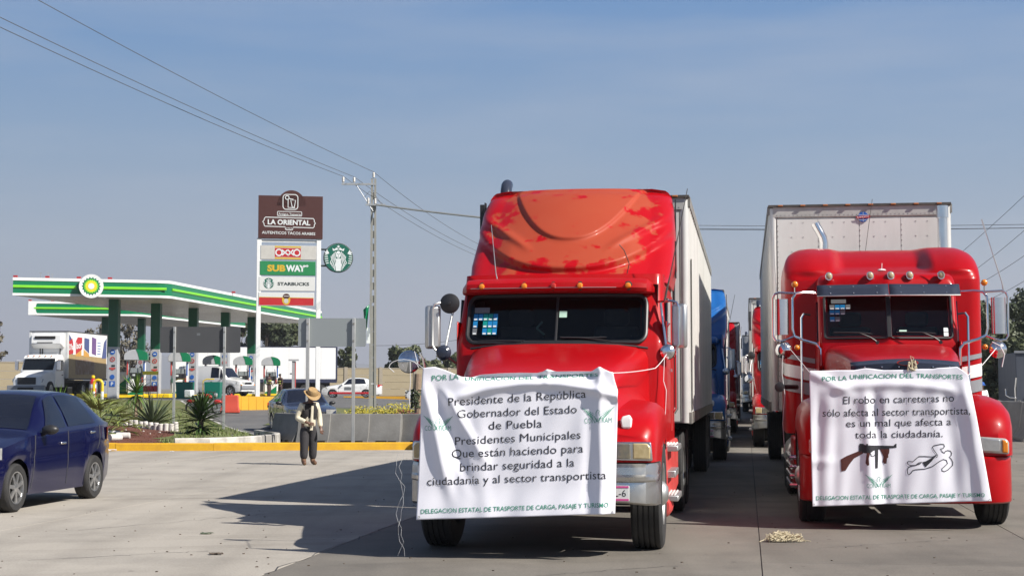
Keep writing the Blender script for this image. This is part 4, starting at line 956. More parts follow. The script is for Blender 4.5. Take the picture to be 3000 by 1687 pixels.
def semi_trailer(label, x0, x1, zb, zt, y0, y1, kind='plain', group=None):
    t = thing('semi_trailer', label, 'trailer', group=group)
    w = x1 - x0; cx = (x0 + x1) / 2
    m = MB(); m.box((cx, (y0 + y1) / 2, (zb + zt) / 2), (w - .03, y1 - y0 - .03, zt - zb)); m.build('box', 'trailer_white', t)
    # side walls of pressed panels
    for s, x in ((-1, x0), (1, x1)):
        n = int((y1 - y0) / 1.22)
        for k in range(n):
            a, b = lerp(y0 + .06, y1, k / n), lerp(y0 + .06, y1, (k + 1) / n)
            g = MB(); g.box((x, (a + b) / 2, (zb + zt) / 2), (.03, b - a - .012, zt - zb - .22)); g.build('panel', 'trailer_side', t)
        g = MB()
        for k in range(n * 4):
            y = lerp(y0 + .1, y1 - .05, k / (n * 4 - 1)); g.box((x + s * .018, y, (zb + zt) / 2), (.016, .05, zt - zb - .24))
        stuff(g.build('side_rib', 'trailer_side', t))
        g = MB(); g.box((x + s * .012, (y0 + y1) / 2, zt - .05), (.05, y1 - y0, .12)); g.build('top_rail', 'dirty_trim', t)
        g = MB(); g.box((x + s * .012, (y0 + y1) / 2, zb + .06), (.05, y1 - y0, .14)); g.build('bottom_rail', 'dirty_trim', t)
        g = MB(); g.tube([(x - s * .045, y0 + .035, zb), (x - s * .045, y0 + .035, zt - .02)], .062, 14); g.build('corner_post', 'corner_metal', t)
    # front wall of riveted sheets
    n = 4
    for k in range(n):
        a, b = lerp(x0 + .1, x1 - .1, k / n), lerp(x0 + .1, x1 - .1, (k + 1) / n)
        g = MB(); g.box(((a + b) / 2, y0 - .008, (zb + zt) / 2 - .08), (b - a - .006, .016, zt - zb - .2)); g.build('front_sheet', 'trailer_white', t)
    g = MB()
    for k in range(n):
        a, b = lerp(x0 + .1, x1 - .1, k / n), lerp(x0 + .1, x1 - .1, (k + 1) / n)
        for xx in (lerp(a, b, .02), lerp(a, b, .36), lerp(a, b, .64)):
            st = .075 if xx < lerp(a, b, .1) else .21
            z = zb + .2
            while z < zt - .2: g.box((xx, y0 - .018, z), (.012, .006, .012)); z += st
    for k in range(40): g.box((lerp(x0 + .1, x1 - .1, k / 39), y0 - .028, zt - .12), (.012, .006, .012))
    stuff(g.build('rivet', 'rivet_dark', t))
    g = MB(); g.box((cx, y0 - .012, zt - .07), (w - .08, .03, .15)); g.build('front_rail', 'rail_light', t)
    g = MB(); g.box((cx, y0 + .03, zt + .012), (w + .04, .16, .035)); g.box((cx, (y0 + y1) / 2, zt + .004), (w, y1 - y0, .02))
    for s, x in ((-1, x0), (1, x1)): g.box((x, (y0 + y1) / 2, zt + .012), (.05, y1 - y0, .035))
    g.build('roof', 'rail_black', t)
    for k in range(8):
        g = MB(); g.box((lerp(x0 + .15, x1 - .15, k / 7), y0 - .06, zt + .015), (.07, .03, .022)); g.build('marker_lamp', 'old_amber', t, bevel=.006)
    # running gear
    g = MB()
    for s in (-1, 1): g.box((cx + s * .5, (y0 + y1) / 2 + 2, zb - .12), (.12, y1 - y0 - 4.2, .2))
    for yy in (y1 - 1.0, y1 - 2.25): g.box((cx, yy, .5), (1.9, .16, .16))
    g.box((cx, y1 - .04, .62), (2.2, .08, .1)); g.box((cx - .6, y1 - .06, .9), (.1, .08, .6)); g.box((cx + .6, y1 - .06, .9), (.1, .08, .6))
    g.build('undercarriage', 'dark_frame', t)
    g = MB()
    for s in (-1, 1): g.box((cx + s * .75, y0 + 2.6, .65), (.12, .12, 1.05)); g.box((cx + s * .75, y0 + 2.6, .10), (.3, .3, .04))
    g.build('landing_leg', 'dirty_trim', t)
    for yy in (y1 - 1.0, y1 - 2.25):
        for s in (-1, 1): truck_wheel(t, cx + s * .86, yy, .50, .26, s, dual=True)
    for s in (-1, 1):
        g = MB(); g.box((cx + s * .86, y1 - .35, .62), (.62, .02, .75)); g.build('mud_flap', 'black_plastic', t)
    return t

def place(o, fr, z=0): o.location = fr.world(0, 0, z); o.rotation_euler = (0, 0, -YAW)

truckA = red_truck_a('red semi truck with a faded orange-patched roof fairing behind the left banner'); place(truckA, LF)
trailA = semi_trailer('white semi trailer coupled behind the red truck with the faded fairing', -1.12, 1.23, 1.1, 3.88, 4.28, 16.4); place(trailA, LF)
truckB = red_truck_b('clean red semi truck with a smoked visor and five roof lamps behind the right banner'); place(truckB, RF)
trailB = semi_trailer('riveted white semi trailer coupled behind the clean red truck with five roof lamps', -1.37, 1.17, 1.2, 4.15, 4.5, 18.2); place(trailB, RF)
# brand plate on the right trailer's front
g = Print()
lo = MB(); lo.lathe([(.001, -.012), (.072, -.012), (.075, 0)], (-.044, 4.478, 3.99), 'y', 32); badge = lo.build('trailer_badge', 'picto_blue', trailB)
bp_ = lambda y: (lambda u, v: Vector((-.044 + u * .58, y, 3.99 - v * .58)))
fn = bp_(4.462)
g = Print()
for yv in (-.06, .06): g.stroke([(.12 * math.cos(a) , yv + .018 * math.sin(a)) for a in [math.pi * k / 10 for k in range(11)]], .008)
g.stroke([(0, -.12), (0, .12)], .008); g.build('globe_lines', 'sticker_white', fn, badge)
Print().poly([(-.17, -.012), (.165, -.035), (.18, .005), (.15, .03), (-.15, .045), (-.18, .01)]).build('badge_ribbon', 'sign_red', bp_(4.459), badge)
Print().text('UTILITY', (-.145, .028), (.145, .012), .034, bold=.02).build('lettering', 'sticker_white', bp_(4.456), badge)
# black lining strip and marking tape on the left trailer's side near the front
tp = MB(); tp.box((1.262, 4.7, 2.2), (.01, .05, 1.9)); tp.build('side_tape', 'rail_black', trailA)

# ------------------------------------------------------------------ the queue behind
BLUE = {'red_paint': 'blue_paint', 'fairing_paint': 'blue_paint', 'hood_paint': 'blue_paint', 'red_dull': 'blue_paint'}
GREY = {'red_paint': 'grey_cab', 'fairing_paint': 'grey_cab', 'hood_paint': 'grey_cab', 'red_dull': 'grey_cab'}
NEWRED = {'fairing_paint': 'red_paint_clean', 'hood_paint': 'red_paint_clean', 'red_paint': 'red_paint_clean'}
def queue(fr, yl, remap, label, tlabel, src=None, tsrc=None, gz=0, dx=0, tdx=0):
    o = copy_tree(src or truckA, remap=remap); o['label'] = label; o.location = fr.world(dx, yl, gz)
    o2 = copy_tree(tsrc or trailA); o2['label'] = tlabel; o2.location = fr.world(dx + tdx, yl, gz)
    return o, o2
def lane_z(fr, yl): 
    p = fr.world(0, yl + 4); return terrain(p.x, p.y)
# ================================================================== the queue of trucks
blue, blue_t = queue(LF, 18.9, BLUE, 'blue semi truck next in line behind the left white trailer', 'white semi trailer coupled behind the blue truck', dx=.36, tdx=-.2)
red3, red3_t = queue(LF, 38.5, NEWRED, 'red semi truck far back, following the blue truck', 'white semi trailer behind the red truck that follows the blue truck', gz=lane_z(LF, 38.5), dx=.45)
q4, q4_t = queue(LF, 63, GREY, 'grey semi truck far back at the end of the left queue', 'pale grey semi trailer farthest back in the left queue', gz=lane_z(LF, 63), dx=2.9)
red2, red2_t = queue(RF, 23.6, NEWRED, 'red semi truck next in line behind the riveted white trailer', 'white semi trailer coupled behind the second red truck of the right lane', gz=0, dx=-.42, tsrc=trailB, tdx=.18)
q5, q5_t = queue(RF, 46, NEWRED, 'red semi truck far back in the right queue', 'white semi trailer far back in the right queue', gz=lane_z(RF, 46), dx=-.3)
for o in (trailA, trailB, blue_t, red3_t, q4_t, red2_t, q5_t): o['group'] = 'white semi trailers in the two queues'
for o in (truckA, truckB, blue, red3, q4, red2, q5): o['group'] = 'semi trucks queued in two lanes'

# ================================================================== banners
def banner(name, label, fr, yl, org, k, xl, xr, top, bot, fold):
    """cloth sheet: px-like coordinates on the sheet map to the plane across the truck's nose, folds push it in and out"""
    fx, fy, s = org
    def at(u, v, off=0):
        p = fr.loc(fx + u / s, fy + v / s, yl); p.y += fold(u, v) * .66 - off
        return fr.world(p.x, p.y, p.z)
    m = MB(); rows = []
    n, r = 150, 110
    for j in range(r + 1):
        b = j / r; row = []
        for i in range(n + 1):
            a = i / n; u = lerp(pl(xl, b), pl(xr, b), a); ut = lerp(xl[0][1], xr[0][1], a); ub = lerp(xl[-1][1], xr[-1][1], a)
            row.append(at(u, lerp(pl(top, ut), pl(bot, ub), b)))
        rows.append(row)
    m.grid(rows); o = m.build(name, 'banner_cloth', None, smooth=180, fix=False)
    so = o.modifiers.new('thickness', 'SOLIDIFY'); so.thickness = .0015; so.offset = 1
    tag(o, label, 'banner', 'protest banners tied across truck fronts')
    return o, (lambda u, v: at(u, v, .0035)), at
def gs(x, c, w): return math.exp(-((x - c) / w) ** 2)
def foldA(u, v):
    t = v / 1400; d = .0
    # corner creases fanning from the tie points
    line = lambda u0, v0, u1, v1: ((u - u0) * (v1 - v0) - (v - v0) * (u1 - u0)) / math.hypot(u1 - u0, v1 - v0)
    d += -.055 * gs(line(120, 200, 330, 1150), 0, 55) * sstep(140, 420, v) * sstep(1350, 900, v)
    d += .040 * gs(line(180, 200, 470, 1000), 0, 50) * sstep(180, 420, v) * sstep(1250, 800, v)
    d += -.035 * gs(line(230, 190, 640, 900), 0, 40) * sstep(240, 420, v) * sstep(1000, 700, v)
    d += -.050 * gs(v, 250 - .10 * (u - 900) + .00025 * (u - 900) ** 2, 42) * sstep(250, 480, u)     # sag under the top edge
    d += .06 * gs(v, 180 - .02 * (u - 900), 32) * sstep(380, 560, u) * sstep(1700, 1450, u)
    d += -.035 * gs(u, 1615 + 10 * t, 40) * sstep(160, 300, v)
    d += .018 * gs(u, 1530 - 20 * t, 45) * sstep(250, 500, v)
    d += .035 * sstep(1660, 1760, u) * sstep(100, 500, v)
    d += -.016 * gs(u, 560 + 90 * t, 70) * sstep(300, 700, v) - .012 * gs(u, 1000 - 60 * t, 90) * sstep(400, 900, v)
    d += -.04 * gs(u, 1165, 30) * gs(v, 150, 70) - .04 * gs(u, 1610, 30) * gs(v, 140, 80)
    d += .010 * math.sin(u / 95 + 1.3 * math.sin(v / 240)) * t + .006 * math.sin(u / 47 + v / 160)
    d += -.03 * sstep(1100, 1390, v)
    return d
topA = [(60, 110), (105, 112), (150, 104), (215, 98), (300, 125), (440, 183), (520, 188), (600, 166), (760, 155), (930, 150), (1080, 152), (1130, 140), (1170, 119), (1205, 128), (1240, 140), (1400, 138), (1540, 138), (1580, 115), (1615, 96), (1650, 118), (1700, 140), (1770, 152)]
bA, prA, atA = banner('protest_banner', 'left white protest banner with seven lines of slanting black lettering', LF, -1.28, (1200, 1040, 2.8985), 1, [(0, 112), (.12, 104), (1, 60)], [(0, 1728), (.06, 1742), (.13, 1768), (1, 1745)], topA, [(60, 1395), (1745, 1345)], foldA)
for st, a, b, c in (('Presidente de la República', (333, 430), (1497, 360), 72), ('Gobernador del Estado', (410, 533), (1420, 490), 72), ('de Puebla', (672, 630), (1125, 611), 72), ('Presidentes Municipales', (383, 763), (1452, 706), 72), ('Que están haciendo para', (357, 872), (1475, 823), 74), ('brindar seguridad a la', (428, 985), (1400, 942), 74), ('ciudadanía y al sector transportista', (150, 1105), (1670, 1048), 72)):
    Print().text(st, a, b, c, bold=-.003).build('lettering', 'print_black', prA, bA, cell=22)
def gA(*a, **k): Print().text(*a, **k).build('lettering', 'print_green', prA, bA, cell=22)
gA('POR LA', (190, 218), (418, 203), 48, bold=.004); gA('UNIFICACION', (470, 216), (895, 208), 30, bold=.008); gA('DEL', (925, 207), (1055, 203), 26, bold=.008); gA('TRANSPORTES', (1085, 200), (1600, 180), 28, bold=.008)
gA('DELEGACION ESTATAL DE TRASPORTE DE CARGA, PASAJE Y TURISMO', (100, 1342), (1690, 1286), 39, bold=.005)
def wings(g, cx, cy, w, tilt):
    """spread-winged eagle over the union's name"""
    q = w / 260.0
    P = lambda x, y: (cx + x * q, cy + y * q + tilt * x * q)
    for s in (-1, 1):
        for (x1, y1, bx, by, x0, y0, wd) in ((130, -62, 80, -22, 30, 8, 9), (112, -38, 72, -6, 32, 20, 7), (92, -14, 62, 8, 34, 30, 6), (72, 4, 52, 20, 34, 40, 5), (100, -52, 66, -24, 24, -6, 4)):
            pts = []; 
            for k in range(9):
                t = k / 8; x = (1 - t) ** 2 * x1 + 2 * t * (1 - t) * bx + t * t * x0; y = (1 - t) ** 2 * y1 + 2 * t * (1 - t) * by + t * t * y0; pts.append(P(s * x, y))
            g.stroke(pts, [wd * q * .55 * (.25 + 1.1 * math.sin(math.pi * (k + .6) / 9.2)) for k in range(9)])
        g.stroke([P(s * 30, 8), P(s * 16, 34), P(s * 6, 48)], 5 * q)
    g.stroke([P(-14, 10), P(-16, -20), P(-4, -40), P(10, -38), P(20, -26), P(8, -24), P(14, 8)], 4 * q)
for a_ in ((245, 575, 250, .02), (1600, 508, 275, -.03)): g = Print(); wings(g, *a_); g.build('eagle_emblem', 'print_green', prA, bA, cell=22)
for a_ in (((130, 640), (348, 641), 44), ((1485, 578), (1715, 572), 46)): Print().text('CONATRAM', *a_, bold=-.012).build('union_name', 'print_green', prA, bA, cell=22)

def foldB(u, v):
    t = (v - 120) / 1100; d = 0
    for c, dc, w, a in ((840, 60, 46, -.038), (905, 120, 40, .030), (560, -20, 50, -.022), (470, -10, 36, .020), (690, -40, 55, -.016), (1500, 110, 60, .026), (1400, 60, 60, -.016), (1030, -90, 46, -.018), (1180, -60, 60, .016)):
        d += a * gs(u, c + dc * t, w) * sstep(230, 420, v)
    d += -.035 * gs(v, 240 + .00018 * (u - 1050) ** 2, 40) * sstep(450, 650, u) * sstep(1640, 1500, u)
    line = lambda u0, v0, u1, v1: ((u - u0) * (v1 - v0) - (v - v0) * (u1 - u0)) / math.hypot(u1 - u0, v1 - v0)
    d += -.04 * gs(line(1640, 150, 1760, 900), 0, 46) * sstep(150, 350, v) + .045 * sstep(0, 90, line(1700, 150, 1840, 1000) * -1) * sstep(300, 600, v)
    d += -.03 * gs(line(400, 140, 700, 300), 0, 40) * sstep(900, 500, u)
    d += -.02 * gs(v, 870, 40) * sstep(700, 450, u)
    d += .009 * math.sin(u / 70 + 1.1 * math.sin(v / 200)) * max(.3, t) + .004 * math.sin(u / 31 + v / 120)
    return d
topB = [(395, 128), (480, 128), (620, 122), (760, 122), (850, 106), (900, 110), (1000, 122), (1180, 120), (1300, 112), (1410, 112), (1440, 104), (1520, 100), (1600, 94), (1640, 120), (1690, 162)]
bB, prB, atB = banner('protest_banner', 'right white protest banner with gun and body outline drawings', RF, -1.22, (2230, 1040, 2.787), 1, [(0, 396), (.03, 392), (1, 420)], [(0, 1690), (.35, 1762), (1, 1882)], topB, [(420, 1236), (1882, 1190)], foldB)
for st, a, b, c in (('El robo en carreteras no', (670, 398), (1575, 378), 64), ('sólo afecta al sector transportista,', (502, 502), (1705, 482), 64), ('es un mal que afecta a', (695, 586), (1555, 570), 62), ('toda la ciudadanía.', (768, 678), (1485, 667), 62)): Print().text(st, a, b, c, bold=-.003).build('lettering', 'print_black', prB, bB, cell=22)
g = Print()
g.poly([(800, 735), (835, 727), (862, 735), (1085, 740), (1085, 757), (1050, 759), (1045, 766), (955, 768), (920, 778), (890, 800), (850, 800), (800, 790)])
g.poly([(1085, 738), (1097, 724), (1108, 722), (1107, 756), (1085, 755)]); g.poly([(803, 722), (836, 722), (836, 737), (803, 737)]); g.poly([(858, 724), (872, 722), (872, 738), (858, 738)])
g.poly([(930, 768), (958, 768), (957, 850), (954, 922), (933, 924), (932, 850)])
g.stroke([(895, 800), (900, 822), (918, 826), (930, 812)], 6)
g.build('gun_drawing', 'print_black', prB, bB, cell=22)
g = Print()
body_o = [(1440, 812), (1412, 775), (1400, 752), (1412, 738), (1470, 726), (1494, 728), (1500, 745), (1490, 760), (1466, 764), (1482, 790), (1500, 800), (1506, 786), (1526, 778), (1550, 782), (1560, 800), (1555, 822), (1540, 830), (1558, 850), (1570, 875), (1568, 900), (1530, 936), (1500, 950), (1480, 944), (1478, 926), (1500, 908), (1526, 884), (1516, 858), (1490, 850), (1455, 868), (1400, 908), (1340, 928), (1262, 934), (1238, 942), (1226, 962), (1212, 974), (1198, 968), (1196, 938), (1204, 916), (1222, 906), (1262, 898), (1300, 886), (1315, 872), (1288, 878), (1262, 898), (1222, 900), (1200, 890), (1196, 874), (1206, 866), (1240, 870), (1262, 850), (1290, 826), (1340, 826), (1400, 830)]
g.stroke(body_o, 6.5, closed=True); g.poly([(1318, 872), (1345, 866), (1430, 820), (1395, 865), (1345, 915), (1330, 895)]); g.stroke(disc2(1434, 822, 10, 10), 4, closed=True)
g.build('body_outline_drawing', 'print_black', prB, bB, cell=22)
g = Print(); g.poly([(650, 850), (700, 822), (800, 782), (836, 784), (832, 802), (760, 842), (722, 890), (690, 942), (655, 948)]); g.poly([(862, 795), (892, 798), (878, 842), (882, 896), (866, 902), (852, 880)]); g.poly([(970, 766), (1050, 766), (1047, 800), (1040, 812), (1040, 835), (1030, 842), (1026, 885), (1008, 886), (994, 872), (1002, 830), (984, 792)])
g.build('gun_stock', 'print_brown', prB, bB, cell=22)
for st, a, b in (('POR LA', (497, 213), (700, 203)), ('UNIFICACION', (725, 195), (1105, 187)), ('DEL', (1132, 186), (1245, 184)), ('TRANSPORTES', (1268, 185), (1645, 196))): Print().text(st, a, b, 38, bold=.005).build('lettering', 'print_green', prB, bB, cell=22)
Print().text('DELEGACION ESTATAL DE TRASPORTE DE CARGA, PASAJE Y TURISMO', (450, 1183), (1825, 1156), 34, bold=.005).build('lettering', 'print_green', prB, bB, cell=22)
g = Print(); wings(g, 962, 1028, 225, 0); g.build('eagle_emblem', 'print_green', prB, bB, cell=22)
g = Print(); g.text('CONATRAM', (862, 1082), (1058, 1082), 36, bold=-.012); g.build('union_name', 'print_green', prB, bB, cell=22)
for at_, o_, cs in ((atA, bA, ((85, 1370), (1722, 1330))), (atB, bB, ((432, 1218), (1868, 1180)))):
    for u, v in cs:
        m = MB(); p = at_(u, v, .004); m.lathe([(.004, 0), (.009, -.002), (.010, 0)], p, 'y', 12, cap=False); m.build('eyelet', 'aluminium', o_)

# strings that tie the banners up
def cord(name, pts, r, m, label, cat='string', group=None, sag=0):
    g = MB(); out = []
    for a, b in zip(pts, pts[1:]):
        for k in range(8): out.append(a.lerp(b, k / 8) - Vector((0, 0, sag * 4 * (k / 8) * (1 - k / 8))))
    out.append(pts[-1]); g.tube(out, r, 5); return tag(g.build(name, m), label, cat, group)
G1 = 'strings tying up the banners'
cord('string', [atA(1722, 152), LF.world(1.05, .3, 1.72), LF.world(1.12, 1.1, 1.87)], .004, 'string_white', 'white string from the left banner up to the driver side mirror', group=G1, sag=.01)
cord('string', [LF.world(1.10, 1.1, 1.86), LF.world(1.09, 1.08, 1.6), LF.world(1.12, 1.05, 1.5), LF.world(1.10, 1.05, 1.1)], .004, 'string_white', 'loose string end dangling from the left truck driver side mirror bracket', group=G1)
fm = LF.world(-1.245, -.6, 1.775)
cord('string', [atA(125, 118), fm + Vector((.10, 0, -.02)), fm + Vector((.07, 0, .10))], .0035, 'string_white', 'white string from the left banner corner to the round fender mirror', group=G1)
loop = [fm + Vector((.02 + .14 * math.cos(a) - .05, -.03, -.055 + .075 * math.sin(a))) for a in [math.pi * k / 8 for k in range(9)]] + [fm + Vector((-.12, -.03, -.10))]
cord('string', loop, .0035, 'string_white', 'white string looped over the round fender mirror', group=G1)
cord('string', [fm + Vector((.03, -.03, .0)), fm + Vector((.035, -.03, -.2)), fm + Vector((.02, -.02, -.33)), fm + Vector((.03, -.02, -.42))], .0035, 'string_white', 'short string end hanging below the round fender mirror', group=G1)
def curly(p0, h, amp, n, seed):
    rr = random.Random(seed); return [p0 + Vector((rr.uniform(-amp, amp) + .03 * math.sin(k * .9 + seed), rr.uniform(-amp, amp), -h * k / n)) for k in range(n + 1)]
p = LF.world(-1.17, -1.25, .95)
cord('string', curly(p, .93, .022, 15, 3), .0016, 'string_thin', 'thin curly string hanging beside the left banner, left strand', group=G1)
cord('string', curly(p + Vector((.03, -.02, .0)), .93, .025, 14, 8), .0016, 'string_thin', 'thin curly string hanging beside the left banner, right strand', group=G1)
cord('string', [atB(395, 140), RF.world(-1.1, .4, 1.85), RF.world(-1.26, 1.0, 2.08)], .004, 'string_white', 'white string from the right banner up to the passenger side mirror', group=G1)
cord('string', [RF.world(-1.28, .98, 2.08), RF.world(-1.3, .95, 1.7), RF.world(-1.27, .9, 1.45), RF.world(-1.3, .85, 1.1), RF.world(-1.28, .85, .75)], .004, 'string_white', 'long loose string hanging from the right truck passenger side mirror', group=G1)
cord('string', [atB(1685, 165), RF.world(1.0, .4, 1.8), RF.world(1.26, 1.0, 2.02)], .005, 'string_white', 'white string from the right banner up to the driver side mirror', group=G1)
q = RF.world(1.27, .94, 2.05)
cord('string', [q + Vector((-.08, 0, .03)), q + Vector((.0, -.05, -.02)), q + Vector((.05, -.05, -.12)), q + Vector((.03, -.04, -.22)), q + Vector((.02, -.04, -.27))], .007, 'string_white', 'knotted string end on the right truck driver side mirror', group=G1)
g = MB(); q = RF.world(.03, -1.20, 1.78)
for k in range(7):
    a = k * .9; g.tube([q + Vector((.02 * math.cos(a), 0, .02 * math.sin(a) + .02)), q + Vector((.045 * math.cos(a), -.03, .05 * math.sin(a))), q + Vector((.05 * math.sin(a * 1.7), -.02, -.07))], .008, 6)
g.tube([q + Vector((0, 0, .02)), q + Vector((-.015, 0, .09)), q + Vector((.02, 0, .07)), q + Vector((.01, 0, 0))], .005, 5)
tag(g.build('ribbon_bow', 'rope_cream'), 'cream ribbon bow tied on the right truck nose emblem', 'ribbon')
# heap of cream twine on the concrete
rr = random.Random(4); g = MB()
c = Vector((2.73, 15.78, .006))
for k in range(34):
    x0 = rr.uniform(-.20, .10); pts = []
    for j in range(9):
        pts.append(c + Vector((x0 + .13 * math.cos(j * .8 + k) + rr.uniform(-.04, .04) + .05 * j / 9, .13 * math.sin(j * .8 + k * 1.7) + rr.uniform(-.03, .03), .004 + .11 * abs(math.sin(j * .9 + k)) * rr.random())))
    g.tube(pts, .0045, 5)
g.tube([c + Vector((.15, 0, .03)), c + Vector((.26, .03, .01)), c + Vector((.36, -.03, 0))], .0045, 5); g.tube([c + Vector((.1, .05, .05)), c + Vector((.2, .1, .06)), c + Vector((.27, .02, .02))], .0045, 5); g.tube([c + Vector((-.3, 0, .02)), c + Vector((-.40, -.08, .0))], .0045, 5)
tag(g.build('twine_heap', 'rope_cream', xf=Matrix.Translation(c) @ Matrix.Diagonal((.68, .75, .9, 1)) @ Matrix.Translation(-c)), 'tangled heap of cream twine lying on the concrete between the trucks', 'twine')
# ================================================================== passenger cars (front faces local -y)
def car(name, label, cat, loc, rz, sp, paint, plate=None, group=None, skirt=None, detail=True):
    t = thing(name, label, cat, loc, rz, group)
    L, Wd = sp['L'], sp['W']; y0, y1 = sp['y0'], sp['y0'] + L; wf, wr, Rw = sp['wf'], sp['wr'], sp['R']; Ra = Rw + sp.get('gap', .055)
    ZT, ZB, WT = sp['ztop'], sp['zbelt'], sp['wtop']
    def hw(y):                                         # plan half width
        e0 = max(0, (y0 + sp['nose'] - y) / sp['nose']); e1 = max(0, (y - (y1 - sp['tail'])) / sp['tail'])
        return Wd * (1 - sp.get('pinch', .16) * e0 ** 2.2 - .13 * e1 ** 2.2)
    def bulge(y): return .022 * (math.exp(-((y - wf) / .42) ** 4) + math.exp(-((y - wr) / .42) ** 4))
    def zbot(y):
        for w in (wf, wr):
            if abs(y - w) < Ra: return max(.20, Rw + math.sqrt(Ra * Ra - (y - w) ** 2) - .005)
        lo = sp.get('sill', .19)
        if y < wf - Ra: lo += .05 * sstep(wf - Ra, y0, y)
        if y > wr + Ra: lo += .10 * sstep(wr + Ra, y1, y)
        return lo
    def side(y, s):                                    # s 0 at the bottom edge, 1 at the belt
        z = lerp(zbot(y), ps(ZB, y), s); w = hw(y) + bulge(y) * math.exp(-((s - .45) / .4) ** 2)
        zn = (z - .2) / (ps(ZB, y) - .2)
        return (w * (1 - .055 * max(0, 1 - zn) ** 2.2 - .035 * max(0, zn - .55) ** 1.3 / .45) - .012 * math.exp(-((zn - .62) / .05) ** 2), y, z)
    def top_edge(y): return (min(ps(WT, y), hw(y) * .965), y, ps(ZT, y) - sp.get('crown', .05) * .75)
    def top(y, q):                                     # q -1..1 across the top
        e = top_edge(y); return (e[0] * q, y, ps(ZT, y) - sp.get('crown', .05) * (.75 * abs(q) ** 2.4))
    yss = set(round(lerp(y0, y1, k / 70), 4) for k in range(71))
    for w in (wf, wr):
        for k in range(25): yss.add(round(w + Ra * math.cos(math.pi * k / 24), 4))
        yss.add(round(w - Ra - .003, 4)); yss.add(round(w + Ra + .003, 4))
    yss = sorted(yss); secs = []
    for y in yss:
        b = side(y, 1); e = top_edge(y)
        half = [side(y, s) for s in (0, .12, .3, .48, .58, .64, .70, .82, .93, 1)]
        half += [(lerp(b[0], e[0], .5) + .018 * max(0, min(1, (e[2] - b[2]) * 4)), y, lerp(b[2], e[2], .5)), e] + [top(y, q) for q in (.94, .8, .55, .28)]
        r = half + [top(y, 0)]; secs.append([(x, yy, z) for x, yy, z in r] + [(-x, yy, z) for x, yy, z in r[-2::-1]])
    m = MB().loft(secs, closed=False, cap0=True, cap1=True); m.build('body', paint, t, smooth=50)
    g = MB(); g.box((0, (y0 + y1) / 2, .42), (Wd * 1.25, L - .7, .42)); g.box((0, (wf + wr) / 2, .30), (Wd * 1.7, wr - wf - 2 * Ra - .05, .2)); g.build('underbody', 'dark_frame', t)
    # glass
    ya, yb, yc, yd = sp['glass']                       # windshield foot, head, rear window head, foot
    def pane(nm, f, us, vs, m_='tinted_glass'):
        rows = []
        for v in vs:
            row = []
            for u in us:
                p = Vector(f(u, v)); a = Vector(f(u + .004, v)) - p; b = Vector(f(u, v + .004)) - p; n = a.cross(b)
                n = n.normalized() if n.length > 1e-12 else Vector((0, 0, 1))
                if n.z < 0 and abs(n.z) > .05: n = -n
                elif abs(n.z) <= .05 and n.x * p.x < 0: n = -n
                row.append(p + n * .006)
            rows.append(row)
        return MB().grid(rows).build(nm, m_, t, smooth=60)
    pane('windshield', lambda u, v: top(lerp(ya, yb, v), u * lerp(.96, .90, v)), fine(-1, .996, 14), fine(.03, .95, 8))
    pane('rear_window', lambda u, v: top(lerp(yc, yd, v), u * lerp(.90, .90, v)), fine(-1, .996, 12), fine(.06, .94, 8))
    def side_pt(sg):
        def f(y, s):
            b, e = side(y, 1), top_edge(y)
            x = lerp(b[0], e[0], s) + .018 * 4 * s * (1 - s) * max(0, min(1, (e[2] - b[2]) * 4)); return (sg * x, y, lerp(b[2], e[2], s))
        return f
    for sg in (-1, 1):
        f = side_pt(sg)
        for (b0, b1, t0, t1) in sp['windows']:
            o = pane('side_window', lambda u, v: f(lerp(lerp(b0, t0, v), lerp(b1, t1, v), u), lerp(.10, .93, v)), fine(0, .996, 10), fine(0, .996, 6))
        for yq, ya2 in sp.get('doors', ()):
            pts = [Vector(side(lerp(yq, ya2, (s - .1) / .9), s)) for s in (.10, .3, .48, .58, .64, .7, .82, .93, .995)]
            MB().tube([(sg * (p.x + .0005), p.y, p.z) for p in pts], .0065, 4).build('door_seam', 'seam_dark', t)
        for yh in sp.get('handles', ()):
            p = side(yh, .80); h = MB(); h.box((sg * (p[0] + .012), yh, p[2]), (.026, .17, .032), rz=0); h.build('handle', sp.get('handle_mat', paint), t, bevel=.012)
        p = side(sp['mirror'], 1); h = MB(); h.ellipsoid((sg * (p[0] + .11), sp['mirror'], p[2] + .055), (.115, .07, .065), 14, 8); h.tube([(sg * (p[0] - .01), sp['mirror'] + .03, p[2] - .005), (sg * (p[0] + .05), sp['mirror'] + .01, p[2] + .02)], .03, 8)
        h.build('mirror', sp.get('mirror_mat', paint), t)
        # lamps
        zf, zr = sp['lampf'], sp['lampr']
        h = MB(); a, b = zf
        h.grid([[(sg * (hw(y0 + d) * q + .006), y0 + d - .012 - .03 * (1 - q), z) for (q, d) in ((.50, .02), (.66, .03), (.80, .07), (.90, .16), (.965, .30), (.99, .42))] for z in (a, lerp(a, b, .5), b)]); h.build('headlight', 'clear_lens', t, smooth=60)
        h = MB(); a, b = zr
        h.grid([[(sg * (hw(y1 - d) * q + .008), y1 - d + .014, z) for (q, d) in ((.62, .0), (.8, .02), (.93, .08), (.985, .20), (1.0, .32))] for z in (a, lerp(a, b, .5), b)]); h.build('tail_lamp', 'red_lens', t, smooth=60)
